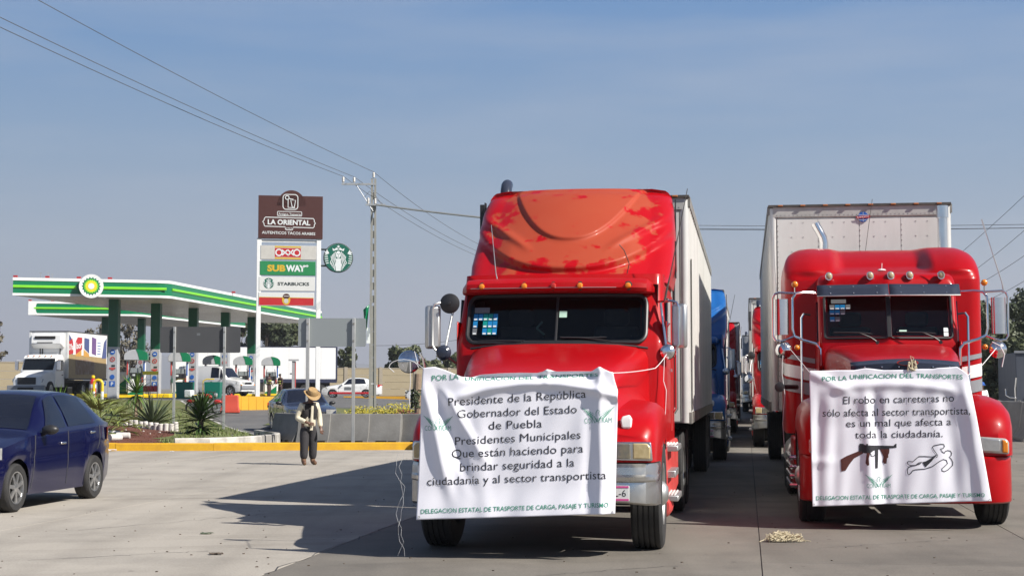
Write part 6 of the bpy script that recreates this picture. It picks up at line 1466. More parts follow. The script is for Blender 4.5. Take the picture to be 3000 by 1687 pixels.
# ================================================================== fuel station
def canopy(label, A, B, C, zb, zt, columns, group, disc=None, colw=.58, plain_end=False):
    A, B, C = Vector((*A, 0)), Vector((*B, 0)), Vector((*C, 0)); D = A + (C - B)
    t = thing('station_canopy', label, 'canopy', (0, 0, 0), 0, group)
    ctr = (A + B + C + D) / 4
    def inset(p, k): return p + (ctr - p).normalized() * k
    up = lambda p, z: Vector((p.x, p.y, z))
    poly = [A, B, C, D]
    # rounded corner at B
    def corner(P, Q, Rr, r=.7):
        a, b = (P - Q).normalized(), (Rr - Q).normalized(); s, e = Q + a * r, Q + b * r
        return [(1 - k / 6) ** 2 * s + 2 * (k / 6) * (1 - k / 6) * Q + (k / 6) ** 2 * e for k in range(7)]
    outl = [A] + corner(A, B, C) + [C, D]
    m = MB(); m.loft([[up(inset(p, .05), z) for p in outl] for z in (zb + .05, zt - .04)]); m.build('deck', 'soffit', t, smooth=0)
    # soffit boards
    n = 26; d0 = (C - B); q = (A - B)
    for k in range(n):
        a0, a1 = B + q * (.01 + .98 * k / n), B + q * (.01 + .98 * (k + 1) / n - .006)
        m = MB(); m.loft([[up(a0 + d0 * .01, z), up(a1 + d0 * .01, z), up(a1 + d0 * .99, z), up(a0 + d0 * .99, z)] for z in (zb + .012, zb + .06)]); m.build('soffit_board', 'soffit', t, smooth=0)
    # fascia bands: white edges, green field, raised lime strip
    H = zt - zb
    bands = [('fascia_bottom', 'fascia_white', 0, .13, .03), ('fascia_green', 'bp_green', .13, .84, 0), ('fascia_top', 'fascia_white', .84, 1.0, .035)]
    for nm, mm, a, b, out_ in bands:
        m = MB(); loop = outl
        def ring(k, z): return [up(p + (p - ctr).normalized() * k, z) for p in loop]
        m.loft([ring(out_, zb + H * a), ring(out_, zb + H * b), ring(-.12, zb + H * b), ring(-.12, zb + H * a)], True, False, False)
        m.build(nm, mm, t, smooth=30)
    m = MB()
    segs = [(A.lerp(B, .0), A.lerp(B, .40)), (A.lerp(B, .57), A.lerp(B, .985)), (B.lerp(C, .015), C)] if disc else [(A.lerp(B, .05), B), (B, C)]
    for a, b in segs:
        d = (b - a).normalized(); nrm = Vector((d.y, -d.x, 0)); 
        if nrm.dot(a - ctr) < 0: nrm = -nrm
        for zz, hh in ((zb + H * .50, .085),):
            m.loft([[up(p + nrm * k, z) for k, z in ((.0, zz - hh), (.06, zz - hh * .6), (.06, zz + hh * .6), (.0, zz + hh))] for p in (a, b)])
    m.build('lime_strip', 'bp_lime', t, smooth=30)
    if plain_end:
        d = (B - A).normalized(); nrm = Vector((d.y, -d.x, 0))
        m = MB(); m.loft([[up(A + d * a + nrm * k, z) for a, z in [(0, zb), (.75, zb), (.60, zb + H * .25), (.55, zb + H * .5), (.60, zb + H * .75), (.75, zt), (0, zt)]] for k in (.01, .05)]); m.build('end_panel', 'fascia_white', t, smooth=0)
    # small spotlights on the roof edge
    for k in range(6):
        p = A.lerp(B, k / 5) if k < 4 else B.lerp(C, (k - 3) / 3); m = MB(); m.box((p.x + .1, p.y + .1, zt + .07), (.22, .12, .10)); m.build('floodlight', 'sign_red', t)
    # columns
    for (x, y, zg, zsplit, side_) in columns:
        m = MB(); m.box((x, y, (zsplit + zb) / 2), (colw, colw, zb - zsplit + .1)); c = m.build('column', 'column_green', t, smooth=0, bevel=.03)
        m = MB(); m.box((x, y, (zg + zsplit) / 2), (colw * .99, colw * .99, zsplit - zg)); m.build('column_cladding', 'column_grey', c, smooth=0, bevel=.02)
        zz = zsplit - .32; f = y - colw / 2 - .012
        m = MB(); m.lathe([(.0005, -.006), (.15, -.006), (.15, .004)], (x, f, zz), 'y', 20); pc = m.build('pictogram', 'picto_blue', c)
        m = MB(); m.box((x, f - .010, zz), (.16, .004, .05)); m.build('pictogram_mark', 'sticker_white', c)
        m = MB(); m.lathe([(.11, -.004), (.15, -.004), (.15, .004), (.11, .004)], (x, f, zz - .42), 'y', 20, cap=False); m.box((x, f - .003, zz - .42), (.26, .006, .03), ry=.8); m.build('pictogram', 'picto_red', c)
        m = MB(); m.box((x + .05, f, zz - .80), (.20, .008, .10)); m.build('pictogram', 'ink_dark', c)
        m = MB(); m.box((x, f, zz - .95), (.36, .008, .08)); m.box((x, f, zz - 1.02), (.16, .008, .06)); m.build('pictogram', 'picto_red', c)
        m = MB(); m.lathe([(.0005, -.006), (.14, -.006), (.14, .004)], (x, f, zz - 1.45), 'y', 20); m.build('pictogram', 'picto_blue', c)
        m = MB(); m.box((x, f, zz - 1.85), (.32, .010, .32)); pc = m.build('pictogram', 'picto_blue', c)
        Print().text('P', (-.07, .10), (.07, .10), .2, bold=.03).build('pictogram_mark', 'sticker_white', front_plane(x, zz - 1.85, f - .008), c)
    return t, A, B
ZB1, ZT1 = 6.72, 7.72
cols1 = []
for px, d, sp_ in ((334, 92, 1015), (457, 96.5, 1022), (566, 102, 1024), (660, 108, 1030), (737, 115, 1035)):
    p = PX(px, sp_, d); cols1.append((p.x, d, terrain(p.x, d) - .05, p.z, 1))
can1, A1, B1 = canopy('large green and white fuel station canopy with the round sunburst emblem', (-27.9, 87.6), (-19.75, 90.2), (-15.3, 126), ZB1, ZT1, cols1, 'green fuel station canopies', disc=True)
cols2 = []
for px, d, sp_ in ((309, 129, 1045), (414, 131, 1035)):
    p = PX(px, sp_, d); cols2.append((p.x, d, terrain(p.x, d) - .05, p.z, 1))
can2, A2, B2 = canopy('smaller green and white fuel station canopy with a white end panel, behind the first', (-38.4, 124.5), (-30.0, 126.5), (-25.5, 150), 7.35, 8.45, cols2, 'green fuel station canopies', plain_end=True)
# round emblem on the near fascia
d = (B1 - A1).normalized(); nrm = Vector((d.y, -d.x, 0)); c = PX(229 * 1.16459, 720.5 * 1.16459, 88.6); rz = math.atan2(d.y, d.x)
M4 = Matrix.Translation(c + nrm * .20) @ Matrix.Rotation(rz, 4, 'Z')
m = MB(); m.lathe([(.005, -.02), (.60, -.02), (.66, -.03), (.675, -.005), (.675, .25)], (0, 0, 0), 'y', 40); em = m.build('canopy_emblem', 'fascia_white', can1, xf=M4)
for (ro, ri, n, mm, off) in ((.53, .36, 18, 'bp_green', .030), (.42, .30, 18, 'bp_lime', .036), (.34, .26, 18, 'bp_yellow', .042)):
    pts = []
    for k in range(n * 2): a = math.pi * k / n; r = ro if k % 2 == 0 else ri + (ro - ri) * .45; pts.append((r * math.cos(a), r * math.sin(a)))
    m = MB(); m.prism(pts, -off, -off + .02); m.build('emblem_ray', mm, em, smooth=0, xf=M4)
m = MB(); m.prism(disc2(0, 0, .17), -.052, -.03); m.build('emblem_centre', 'sticker_white', em, xf=M4)

# ------------------------------------------------------------------ dispensers
def dispenser(label, x, y, z, rz=0, h=2.85, w=1.2, side='l'):
    t = thing('fuel_dispenser', label, 'fuel dispenser', (x, y, z), rz, 'fuel dispensers under the canopy')
    m = MB(); m.box((0, 0, .08), (w * 1.9, 1.3, .16)); m.build('island', 'yellow_bright', t, bevel=.03)
    m = MB(); m.box((0, 0, .62), (w * .74, .62, .95)); m.build('cabinet', 'fascia_white', t, bevel=.03)
    m = MB(); m.prism([(-w * .36, .18), (w * .36, .18), (w * .36, .75), (0, .42), (-w * .36, .28)], -.325, -.312); m.build('cabinet_panel', 'bp_green', t, smooth=0)
    for s in (-1, 1):
        m = MB(); m.box((s * w * .40, 0, 1.4), (.13, .5, 2.1)); o = m.build('post', 'column_grey' if s < 0 else 'fascia_white', t, bevel=.02)
        m = MB(); m.box((s * w * .40, -.256, 1.75), (.08, .01, .8)); m.build('post_strip', 'picto_red' if s < 0 else 'picto_blue', o)
    m = MB(); m.box((0, 0, 1.30), (w * .66, .5, .34)); m.build('display', 'black_plastic', t, bevel=.02)
    m = MB(); m.box((-.12, -.256, 1.34), (.16, .01, .10)); m.build('screen', 'sticker_white', t)
    m = MB(); m.box((0, 0, 1.62), (w * .60, .3, .28)); m.build('head_panel', 'sheet_light', t)
    for s in (-1, 1):
        m = MB(); m.tube([(s * .28, -.28, 1.95), (s * .34, -.34, 1.5), (s * .30, -.36, 1.0), (s * .20, -.34, .85)], .022, 6); m.build('hose', 'black_plastic', t)
        m = MB(); m.box((s * .40, -.33, 1.05), (.09, .12, .26), rx=.3); m.build('nozzle', 'picto_red' if s > 0 else 'barrel_green', t)
    arch = [(-w * .56, 2.22), (w * .56, 2.22), (w * .57, 2.45)] + [(w * .57 * math.cos(a), 2.45 + .40 * math.sin(a)) for a in [math.pi * k / 12 for k in range(1, 12)]] + [(-w * .57, 2.45)]
    m = MB(); m.prism(arch, -.42, .42); m.build('hood', 'column_grey', t, smooth=40, bevel=.02)
    m = MB(); gr_ = [(w * .18, 2.215), (w * .565, 2.215), (w * .575, 2.45)] + [(w * .575 * math.cos(a), 2.45 + .41 * math.sin(a)) for a in [math.pi * k / 12 for k in range(1, 7)]] + [(w * .10, 2.6)]
    m.prism(gr_, -.435, .435); m.build('hood_band', 'bp_green', t, smooth=40)
    return t
DN = ['nearest fuel dispenser, standing beside the first green column', 'fuel dispenser left of the white van, under the dark sheet sign', 'fuel dispenser standing just beyond the white van roof', 'fuel dispenser just left of the pylon sign post', 'fuel dispenser right of the pylon post, by the attendants']
for (px, d, lb) in zip((398, 525, 622, 711, 793), (93, 98, 109.5, 112, 115), DN):
    p = PX(px, 1150, d); dispenser(lb, p.x, d, terrain(p.x, d) - .02, rz=R_(8))
c = PX(860, 1150, 118); t = thing('vent_post', 'slim grey and red post with a wide flat head near the box trailer', 'post', (c.x, 118, terrain(c.x, 118)), 0)
m = MB(); m.box((0, 0, 1.3), (.24, .24, 2.6)); m.build('shaft', 'column_grey', t); m = MB(); m.box((0, 0, 2.68), (.75, .4, .12)); m.build('head', 'column_grey', t); m = MB(); m.box((.13, -.02, 1.6), (.04, .22, 1.9)); m.build('strip', 'picto_red', t)
# small furniture by the pumps
def simple(name, label, cat, px, d, parts, rz=0, group=None, py=1150, dz=0):
    c = PX(px, py, d); t = thing(name, label, cat, (c.x, d, terrain(c.x, d) + dz), rz, group)
    for nm, mm, fnc in parts: m = MB(); fnc(m); m.build(nm, mm, t, bevel=.012)
    return t
for px, d, lb in ((542, 90, 'dark green bin with a yellow frame left of the white van'), (625, 92, 'dark green bin with a yellow frame in front of the white van door')):
    simple('waste_bin', lb, 'bin', px, d, [('body', 'barrel_green', lambda m: m.box((0, 0, .48), (.85, .7, .96), taper=(1.1, 1.1))), ('frame', 'yellow_bright', lambda m: m.tube([(-.55, -.3, 0), (-.55, -.3, 1.02), (-.35, -.3, 1.12), (.1, -.3, 1.12)], .035, 8))], group='green bins by the pumps', dz=-.05)
simple('fire_extinguisher', 'red fire extinguisher on wheels beside the yellow hoop', 'extinguisher', 272, 84, [('cylinder', 'bright_red', lambda m: m.lathe([(.02, .1), (.17, .12), (.17, .95), (.10, 1.08), (.05, 1.12)], (0, 0, 0), 'z', 16)), ('valve', 'yellow_bright', lambda m: m.lathe([(.10, 1.12), (.10, 1.25), (.02, 1.28)], (0, 0, 0), 'z', 12)), ('label_band', 'sticker_white', lambda m: m.lathe([(.172, .6), (.174, .7), (.172, .8)], (0, 0, 0), 'z', 16, cap=False))], dz=.05)
simple('hoop_guard', 'yellow and white painted steel hoop guard by the fire extinguisher', 'barrier', 287, 82, [('hoop', 'yellow_bright', lambda m: m.tube([(-.22, 0, .5), (-.22, 0, .95), (-.14, 0, 1.08), (0, 0, 1.12), (.14, 0, 1.08), (.22, 0, .95), (.22, 0, .5)], .075, 10)), ('foot', 'white_paint', lambda m: (m.tube([(-.22, 0, 0), (-.22, 0, .52)], .078, 10), m.tube([(.22, 0, 0), (.22, 0, .52)], .078, 10)))], dz=.0)
simple('price_rack', 'wheeled display rack with a yellow header and red goods', 'rack', 440, 90, [('header', 'bp_yellow', lambda m: m.box((0, 0, 1.42), (.9, .05, .2))), ('frame', 'galvanised', lambda m: [m.tube([(x, 0, 0), (x, 0, 1.4)], .025, 6) for x in (-.4, 0, .4)]), ('shelf', 'white_paint', lambda m: [m.box((0, .1, z), (.85, .4, .03)) for z in (.25, .75, 1.05)]), ('goods', 'sign_red', lambda m: [m.box((-.3 + .2 * k, .1, .52), (.17, .3, .34)) for k in range(4)])], dz=0)
simple('oil_display', 'green and white curved display panel beside the first column', 'display', 355, 93.5, [('panel', 'bp_green', lambda m: m.prism([(-.5, .2), (.45, .2), (.5, 1.5), (.2, 1.0), (-.1, .8), (-.5, .7)], -.1, .1)), ('white_field', 'fascia_white', lambda m: m.prism([(-.5, .72), (-.1, .82), (.2, 1.02), (.5, 1.52), (-.5, 1.5)], -.09, .09))])
# yellow island kerb by the first column
c = PX(360, 1141, 93); m = MB(); m.box((0, 0, .12), (5.5, 2.0, .24)); o = m.build('pump_island', 'yellow_bright', None, bevel=.03); o.location = (c.x, 94, terrain(c.x, 93) - .02); struct(o)
# yellow wall and red plastic barriers
c0, c1 = PX(680, 1194, 74), PX(812, 1196, 76); n = 6
t = thing('low_wall', 'low yellow painted wall beyond the service road', 'wall', (0, 0, 0), 0)
for k in range(n):
    a, b = c0.lerp(c1, k / n), c0.lerp(c1, (k + 1) / n); zg = terrain((a.x + b.x) / 2, 75)
    m = MB(); m.box(((a.x + b.x) / 2, (a.y + b.y) / 2, zg + .28), ((b - a).length - .01, .2, .66), rz=math.atan2(b.y - a.y, b.x - a.x)); m.build('wall_block', 'yellow_wall', t, bevel=.01)
def plastic_barrier(px, d, label):
    c = PX(px, 1190, d); t = thing('plastic_barrier', label, 'barrier', (c.x, d, terrain(c.x, d) - .02), R_(6), 'red plastic barriers')
    m = MB(); m.loft([[(x, y, z) for x, y in ((-w, -dd), (w, -dd), (w, dd), (-w, dd))] for z, w, dd in ((0, .44, .24), (.08, .44, .24), (.28, .39, .17), (.72, .37, .13), (.80, .36, .12))]); m.build('body', 'plastic_red', t, bevel=.03)
    m = MB(); m.lathe([(.05, .78), (.05, .86), (.01, .87)], (.05, 0, 0), 'z', 12); m.build('filler_cap', 'plastic_red', t)
    return t
plastic_barrier(674, 71.5, 'red water-filled plastic barrier at the end of the low yellow wall')
# ------------------------------------------------------------------ motorcycle
c = PX(612, 1195, 70); t = thing('motorcycle', 'small red motorcycle parked behind the big dark yucca', 'motorcycle', (c.x, 69, terrain(c.x, 69)), R_(75))
for y in (-.62, .62):
    m = MB(); m.lathe([(.24, -.04), (.29, -.05), (.30, 0), (.29, .05), (.24, .04)], (0, y, .30), 'x', 24, cap=False); w_ = m.build('wheel', 'rubber', t); m = MB()
    for k in range(6): m.box((0, y, .30), (.02, .46, .02), rx=math.pi * k / 6)
    m.build('spokes', 'alloy', w_)
m = MB(); m.ellipsoid((0, -.10, .78), (.14, .28, .13)); m.build('tank', 'bright_red', t)
m = MB(); m.ellipsoid((0, -.62, .56), (.09, .2, .10)); m.ellipsoid((0, .62, .60), (.10, .26, .09)); m.build('mudguard', 'bright_red', t)
m = MB(); m.box((0, .40, .80), (.24, .62, .10)); m.build('seat', 'black_plastic', t, bevel=.03)
m = MB(); m.tube([(-.34, -.36, 1.02), (-.1, -.44, .98), (.1, -.44, .98), (.34, -.36, 1.02)], .018, 6); m.tube([(.0, -.42, .98), (.0, -.62, .30)], .035, 8); m.tube([(0, -.4, .7), (0, .1, .3), (0, .6, .35)], .03, 8); m.build('frame', 'dark_frame', t)
m = MB(); m.box((0, -.05, .42), (.26, .36, .30)); m.build('engine', 'aluminium', t, bevel=.03)
m = MB(); m.lathe([(.005, -.08), (.09, -.06), (.08, .04)], (0, -.52, .86), 'y', 14); m.build('headlight', 'clear_lens', t)
m = MB(); m.box((0, .74, .92), (.34, .34, .32)); m.build('luggage_box', 'sticker_white', t, bevel=.04)

# ------------------------------------------------------------------ pylon sign
p = PX(755, 1150, 85); t = thing('pylon_sign', 'tall white pylon sign with a brown taco restaurant board and four shop panels', 'sign', (0, 0, 0), 0)
yw = R_(10); org = PX(748, 1150, 85.0)
MP = Matrix.Translation((org.x, 85.0, 0)) @ Matrix.Rotation(yw, 4, 'Z')
SC = 85.0 / F
def zpx(py): return HC + (1138 - py) * SC * 1.0
zg = terrain(org.x, 85)
for x0 in (.0, 3.22):
    m = MB(); m.box((x0 + .12, 0, (zg + zpx(697)) / 2), (.24, .24, zpx(697) - zg)); m.build('post', 'white_paint', t, xf=MP, bevel=.015)
m = MB(); m.box((1.7, 0, zpx(704)), (3.3, .12, .14)); m.build('crossbar', 'fascia_white', t, xf=MP)
def board(nm, mm, xa, xb, pa, pb, th=.24):
    m = MB(); m.box(((xa + xb) / 2, -.02, (zpx(pa) + zpx(pb)) / 2), (xb - xa, th, zpx(pa) - zpx(pb))); return m.build(nm, mm, t, xf=MP, bevel=.012)
def on(off): return lambda u, v: MP @ Vector(((u - 48) * SC * .995, -off, zpx(v)))      # u: photo px minus 700, v: photo px
XB = lambda u: (u - 48) * SC
X3 = lambda u: u / 3.622
b = board('sign_board', 'sign_brown', XB(X3(186)), XB(X3(868)), 540 + 112 / 3.622, 540 + 570 / 3.622, .32)
m = MB(); cx_, cz_ = XB(X3(534)), zpx(540 + 150 / 3.622); m.prism([(cx_ + .80 * math.cos(a) * .98, cz_ - .36 + .86 * math.sin(a)) for a in [math.pi * k / 20 for k in range(21)]], -.18, .14); m.build('board_crest', 'sign_brown', t, xf=MP)
g = Print(); q = lambda x, y: (X3(x), 540 + y / 3.622)
def line(pts, w, cl=False): g.stroke([q(*p) for p in pts], w / 3.622, cl)
rr_ = [(x, y) for x, y in rrect(446, 604, 98, 258, 34, 5)]; line(rr_, 8, True)
line(disc2(490, 132, 20, 14), 8, True); line([(508, 142), (556, 150)], 8); line([(500, 150), (500, 238), (574, 240)], 8); line([(528, 158), (580, 160), (566, 232), (544, 232)], 8, True)
line(rrect(388, 646, 282, 328, 8, 3), 6, True)
line([(250, 360), (262, 345), (770, 352), (780, 366), (782, 388), (794, 402), (782, 416), (780, 440), (768, 452), (556, 448), (550, 474), (540, 478), (482, 476), (474, 470), (472, 446), (258, 442), (248, 430), (246, 410), (232, 394), (246, 380)], 8, True)
g.text('Antigua Taqueria', q(398, 318), q(636, 321), 22 / 3.622, bold=.01); g.text('LA ORIENTAL', q(286, 420), q(738, 424), 54 / 3.622, bold=.03); g.text('1933', q(484, 467), q(540, 468), 18 / 3.622); g.text('AUTENTICOS TACOS ARABES', q(226, 522), q(792, 530), 30 / 3.622, bold=.012)
g.build('lettering', 'sticker_white', on(.186), b)
# shop panels
b = board('sign_panel', 'sign_cream', XB(X3(214)), XB(X3(802)), 540 + 645 / 3.622, 540 + 795 / 3.622)
g = Print(); g.poly([q(364, 650), q(642, 652), q(642, 668), q(364, 666)]); g.poly([q(364, 772), q(640, 774), q(640, 790), q(364, 788)]); g.build('logo_bar', 'sign_yellow', on(.144), b)
g = Print(); g.poly([q(364, 672), q(641, 674), q(640, 769), q(364, 767)]); g.build('logo_field', 'sign_red', on(.144), b)
g = Print(); line(disc2(408, 720, 33, 20), 14, True); line(disc2(598, 720, 33, 20), 14, True); line([(436, 690), (510, 750)], 14); line([(500, 690), (440, 750)], 14); line([(500, 690), (570, 750)], 14); line([(560, 688), (505, 750)], 14); g.build('lettering', 'sticker_white', on(.150), b)
b = board('sign_panel', 'sign_green', XB(X3(208)), XB(X3(796)), 540 + 812 / 3.622, 540 + 962 / 3.622)
g = Print(); g.text('SUB', q(286, 918), q(478, 918), 66 / 3.622, bold=.05); g.build('lettering', 'sign_yellow', on(.144), b)
g = Print(); g.text('WAY', q(484, 918), q(690, 918), 66 / 3.622, bold=.05); line([(660, 880), (690, 862), (715, 860)], 12); g.poly([q(704, 844), q(726, 860), q(704, 878)]); g.build('lettering', 'sticker_white', on(.144), b)
b = board('sign_panel', 'sign_white', XB(X3(200)), XB(X3(790)), 540 + 978 / 3.622, 540 + 1128 / 3.622)
g = Print(); g.text('STARBUCKS', q(396, 1070), q(732, 1070), 34 / 3.622, bold=.04); g.build('lettering', 'ink_dark', on(.144), b)
def mermaid_disc(parent, fn, cx, cy, r):
    """green roundel: crowned figure with long wavy hair, white on green"""
    g = Print(); g.poly([(cx + r * .95 * math.cos(a), cy + r * .95 * math.sin(a)) for a in [2 * math.pi * k / 40 for k in range(40)]]); g.build('roundel', 'sign_teal', fn(0), parent)
    g = Print(); P = lambda x, y: (cx + x * r, cy + y * r)
    st = []
    for k in range(10): a = -math.pi / 2 + math.pi * k / 5; rr2 = .13 if k % 2 == 0 else .055; st.append(P(rr2 * math.cos(a), -.76 + rr2 * math.sin(a)))
    g.poly(st); g.poly([P(-.36, -.46), P(-.42, -.66), P(-.26, -.58), P(-.14, -.70), P(0, -.58), P(.14, -.70), P(.26, -.58), P(.42, -.66), P(.36, -.46), P(0, -.56)])
    g.poly([P(.17 * math.cos(a), -.22 + .25 * math.sin(a)) for a in [2 * math.pi * k / 20 for k in range(20)]])
    for s in (-1, 1):
        for j in range(4):
            x0 = .20 + .085 * j
            g.stroke([P(s * (x0 * lerp(1, 1.15, v) + .035 * math.sin(v * 9 + j * .3)), lerp(-.42 + .10 * j, .84 - .13 * j, v)) for v in fine(0, 1, 16)], .052 * r)
        for j in range(5): g.stroke([P(s * .93 * math.cos(.12 - .16 * j + .30), .93 * math.sin(.12 - .16 * j + .30)) , P(s * (.66 + .02 * j), .06 + .30 - .15 * j)], .06 * r)
        g.poly([P(s * .62, -.30), P(s * .78, -.56), P(s * .84, -.40), P(s * .96, -.40), P(s * .80, -.20)])
    g.poly([P(-.16, .06), P(.16, .06), P(.22, .30), P(.17, .90), P(-.17, .90), P(-.22, .30)])
    g.build('roundel_figure', 'sticker_white', fn(1), parent)
    g = Print()
    for s in (-1, 1): g.stroke([P(s * .10, -.27), P(s * .03, -.26)], .03 * r)
    g.stroke([P(0, -.24), P(.01, -.14)], .02 * r); g.stroke([P(-.05, -.08), P(.05, -.08)], .025 * r); g.build('roundel_face', 'sign_teal', fn(2), parent)
mermaid_disc(b, lambda k: on(.144 + .006 * k), X3(302), 540 + 1050 / 3.622, 60 / 3.622)
b = board('sign_panel', 'sign_white', XB(X3(196)), XB(X3(784)), 540 + 1146 / 3.622, 540 + 1288 / 3.622)
g = Print(); g.poly([q(202, 1200), q(780, 1206), q(780, 1282), q(202, 1282)]); g.build('panel_field', 'sign_red', on(.144), b)
g = Print(); g.poly([q(202, 1194), q(780, 1200), q(780, 1206), q(202, 1200)]); g.poly([q(489 + 44 * math.cos(a), 1222 + 56 * math.sin(a)) for a in [2 * math.pi * k / 24 for k in range(24)]]); g.build('badge', 'sign_yellow', on(.148), b)
g = Print(); g.poly([q(490 + 36 * math.cos(a), 1186 + 28 * math.sin(a)) for a in [2 * math.pi * k / 20 for k in range(20)]]); g.build('badge_top', 'sign_brown', on(.152), b)
g = Print(); g.poly([q(489 + 24 * math.cos(a), 1236 + 26 * math.sin(a)) for a in [2 * math.pi * k / 20 for k in range(20)]]); line([(462, 1184), (518, 1184)], 8); g.build('badge_centre', 'sign_cream', on(.156), b)
# round side sign on two brackets
c2 = on(0)(X3(1042), 540 + 767 / 3.622); r = 157 / 3.622 * SC
MR = Matrix.Translation(MP.inverted() @ c2); m = MB(); m.lathe([(.005, -.12), (r * .97, -.12), (r, -.10), (r, .12), (.005, .12)], (0, 0, 0), 'y', 44); rb = m.build('round_sign', 'sign_white', t, xf=MP @ MR)
m = MB(); m.lathe([(r * .96, -.125), (r * 1.01, -.11), (r * 1.01, .11)], (0, 0, 0), 'y', 44, cap=False); m.build('round_rim', 'ink_dark', rb, xf=MP @ MR)
mermaid_disc(rb, lambda k: on(.128 + .006 * k), X3(1042), 540 + 767 / 3.622, 157 / 3.622)
m = MB()
for v in (678, 854): m.tube([(XB(X3(850)), 0, zpx(540 + v / 3.622)), (XB(X3(950)), 0, zpx(540 + v / 3.622))], .05, 8)
m.build('bracket', 'ink_dark', t, xf=MP)
# ================================================================== backs of road signs
def sign_back(label, x0, x1, ytop, ybot, d, posts, mm, zg):
    a, b = PX(x0, ytop, d), PX(x1, ybot, d); t = thing('road_sign', label, 'road sign', (0, 0, 0), 0, 'backs of road signs')
    m = MB(); r = rrect(a.x, b.x, b.z, a.z, .05, 4); m.prism(r, d, d + .012); m.build('panel', mm, t, smooth=20)
    m = MB()
    for z in (lerp(a.z, b.z, .2), lerp(a.z, b.z, .8)): m.box(((a.x + b.x) / 2, d + .022, z), ((b.x - a.x) * .9, .02, .05))
    m.build('rail', 'galvanised', t)
    for px, py in posts:
        p = PX(px, ytop, d); z0 = zg; m = MB(); m.box((p.x, d - .045, (a.z + z0) / 2), (.085, .07, a.z - z0)); po = m.build('post', 'galvanised', t, bevel=.006)
        m = MB(); 
        for z in (lerp(a.z, b.z, .2), lerp(a.z, b.z, .8)): m.box((p.x, d - .088, z), (.05, .016, .05))
        m.build('bolt', 'dirty_trim', po)
    return t
c = PX(585, 1230, 52.5)
o = sign_back('dark grey back of a wide road sign on two thin posts among the island plants', 470, 704, 957, 1033, 52.5, ((513, 0), (659, 0)), 'sheet_dark', isl_z(c.x, 52.5) - .1)
m = MB(); p = PX(581, 979, 52.47); m.box((p.x, 52.497, p.z), (.11, .006, .08)); m.build('label_plate', 'sticker_grey', o)
o = sign_back('light grey back of a wide road sign on two posts behind the concrete barriers', 874, 1072, 932, 1015, 41.0, ((903, 0), (1037, 0)), 'sheet_light', -.05)

# ------------------------------------------------------------------ concrete barriers
def jersey(x, y, L, rz, label, group, h=.81, mm='barrier_concrete', z=0):
    prof = [(-.30, 0), (-.30, .075), (-.17, .33), (-.085, h - .03), (-.065, h), (.065, h), (.085, h - .03), (.17, .33), (.30, .075), (.30, 0)]
    n = 7; rr = random.Random(int(abs(x) * 100)); m = MB()
    m.loft([[(lerp(-L / 2, L / 2, k / n), a * h / .81 if True else a, b + (rr.uniform(-.008, .004) if b > .5 else 0)) for a, b in prof] for k in range(n + 1)])
    o = m.build('concrete_barrier', mm, None, bevel=.012); tag(o, label, 'barrier', group); o.location = (x, y, z); o.rotation_euler = (0, 0, rz)
    m = MB(); m.box((0, -.30, .05), (.30, .06, .10)); m.box((L * .3, -.30, .05), (.22, .06, .09)); m.build('drain_slot', 'dark_frame', o)
    m = MB(); m.tube([(-L * .3, 0, h - .02), (-L * .3, 0, h + .03), (-L * .2, 0, h + .03), (-L * .2, 0, h - .02)], .012, 6); m.build('lifting_loop', 'dirty_trim', o)
    return o
GB = 'concrete barriers beyond the yellow kerb'
BL_ = ['leftmost concrete barrier beyond the yellow kerb, in front of the dark sedan', 'concrete barrier directly behind the man in the straw hat', 'concrete barrier right of the straw hat man, behind the grey sign post', 'stained concrete barrier just left of the long barrier by the white banner', 'concrete barrier partly hidden by the left banner edge']
for (a, b, d0, d1), lb in zip(((812, 884, 45.2, 43.9), (880, 968, 43.9, 43.7), (962, 1082, 43.75, 43.55), (1076, 1174, 43.6, 43.45), (1168, 1300, 43.75, 43.1)), BL_):
    p, q = PX(a, 1290, d0), PX(b, 1290, d1); v = q - p; v.z = 0
    jersey((p.x + q.x) / 2, (p.y + q.y) / 2, v.length + .06, math.atan2(v.y, v.x), lb, GB, h=.83)
GR = 'concrete barriers along the right verge'
for k, lb in enumerate(('concrete barrier on the right verge, nearest the camera and cut by the frame', 'concrete barrier on the right verge, beside the clean red truck fender', 'concrete barrier on the right verge, third in the row', 'concrete barrier on the right verge, farthest of the row')):
    p = Vector((14.35 + .155 * 3.4 * k + (.0), 46.5 + 3.4 * k, 0)); jersey(p.x + 1.0, p.y, 3.2, R_(81 + (5 if k % 2 else -4)), lb, GR, h=1.12)
# white stone at the end of the yellow kerb
m = MB(); rr = random.Random(5); m.ellipsoid((0, 0, .14), (.17, .16, .20), 12, 7); m.v = [(x * rr.uniform(.85, 1.1), y * rr.uniform(.85, 1.1), z * rr.uniform(.9, 1.05)) for x, y, z in m.v]
o = m.build('stone', 'stone_white'); c = PX(1226, 1300, 39.3); o.location = (c.x + .02, 39.3, 0); tag(o, 'white painted stone at the right end of the yellow kerb', 'stone')

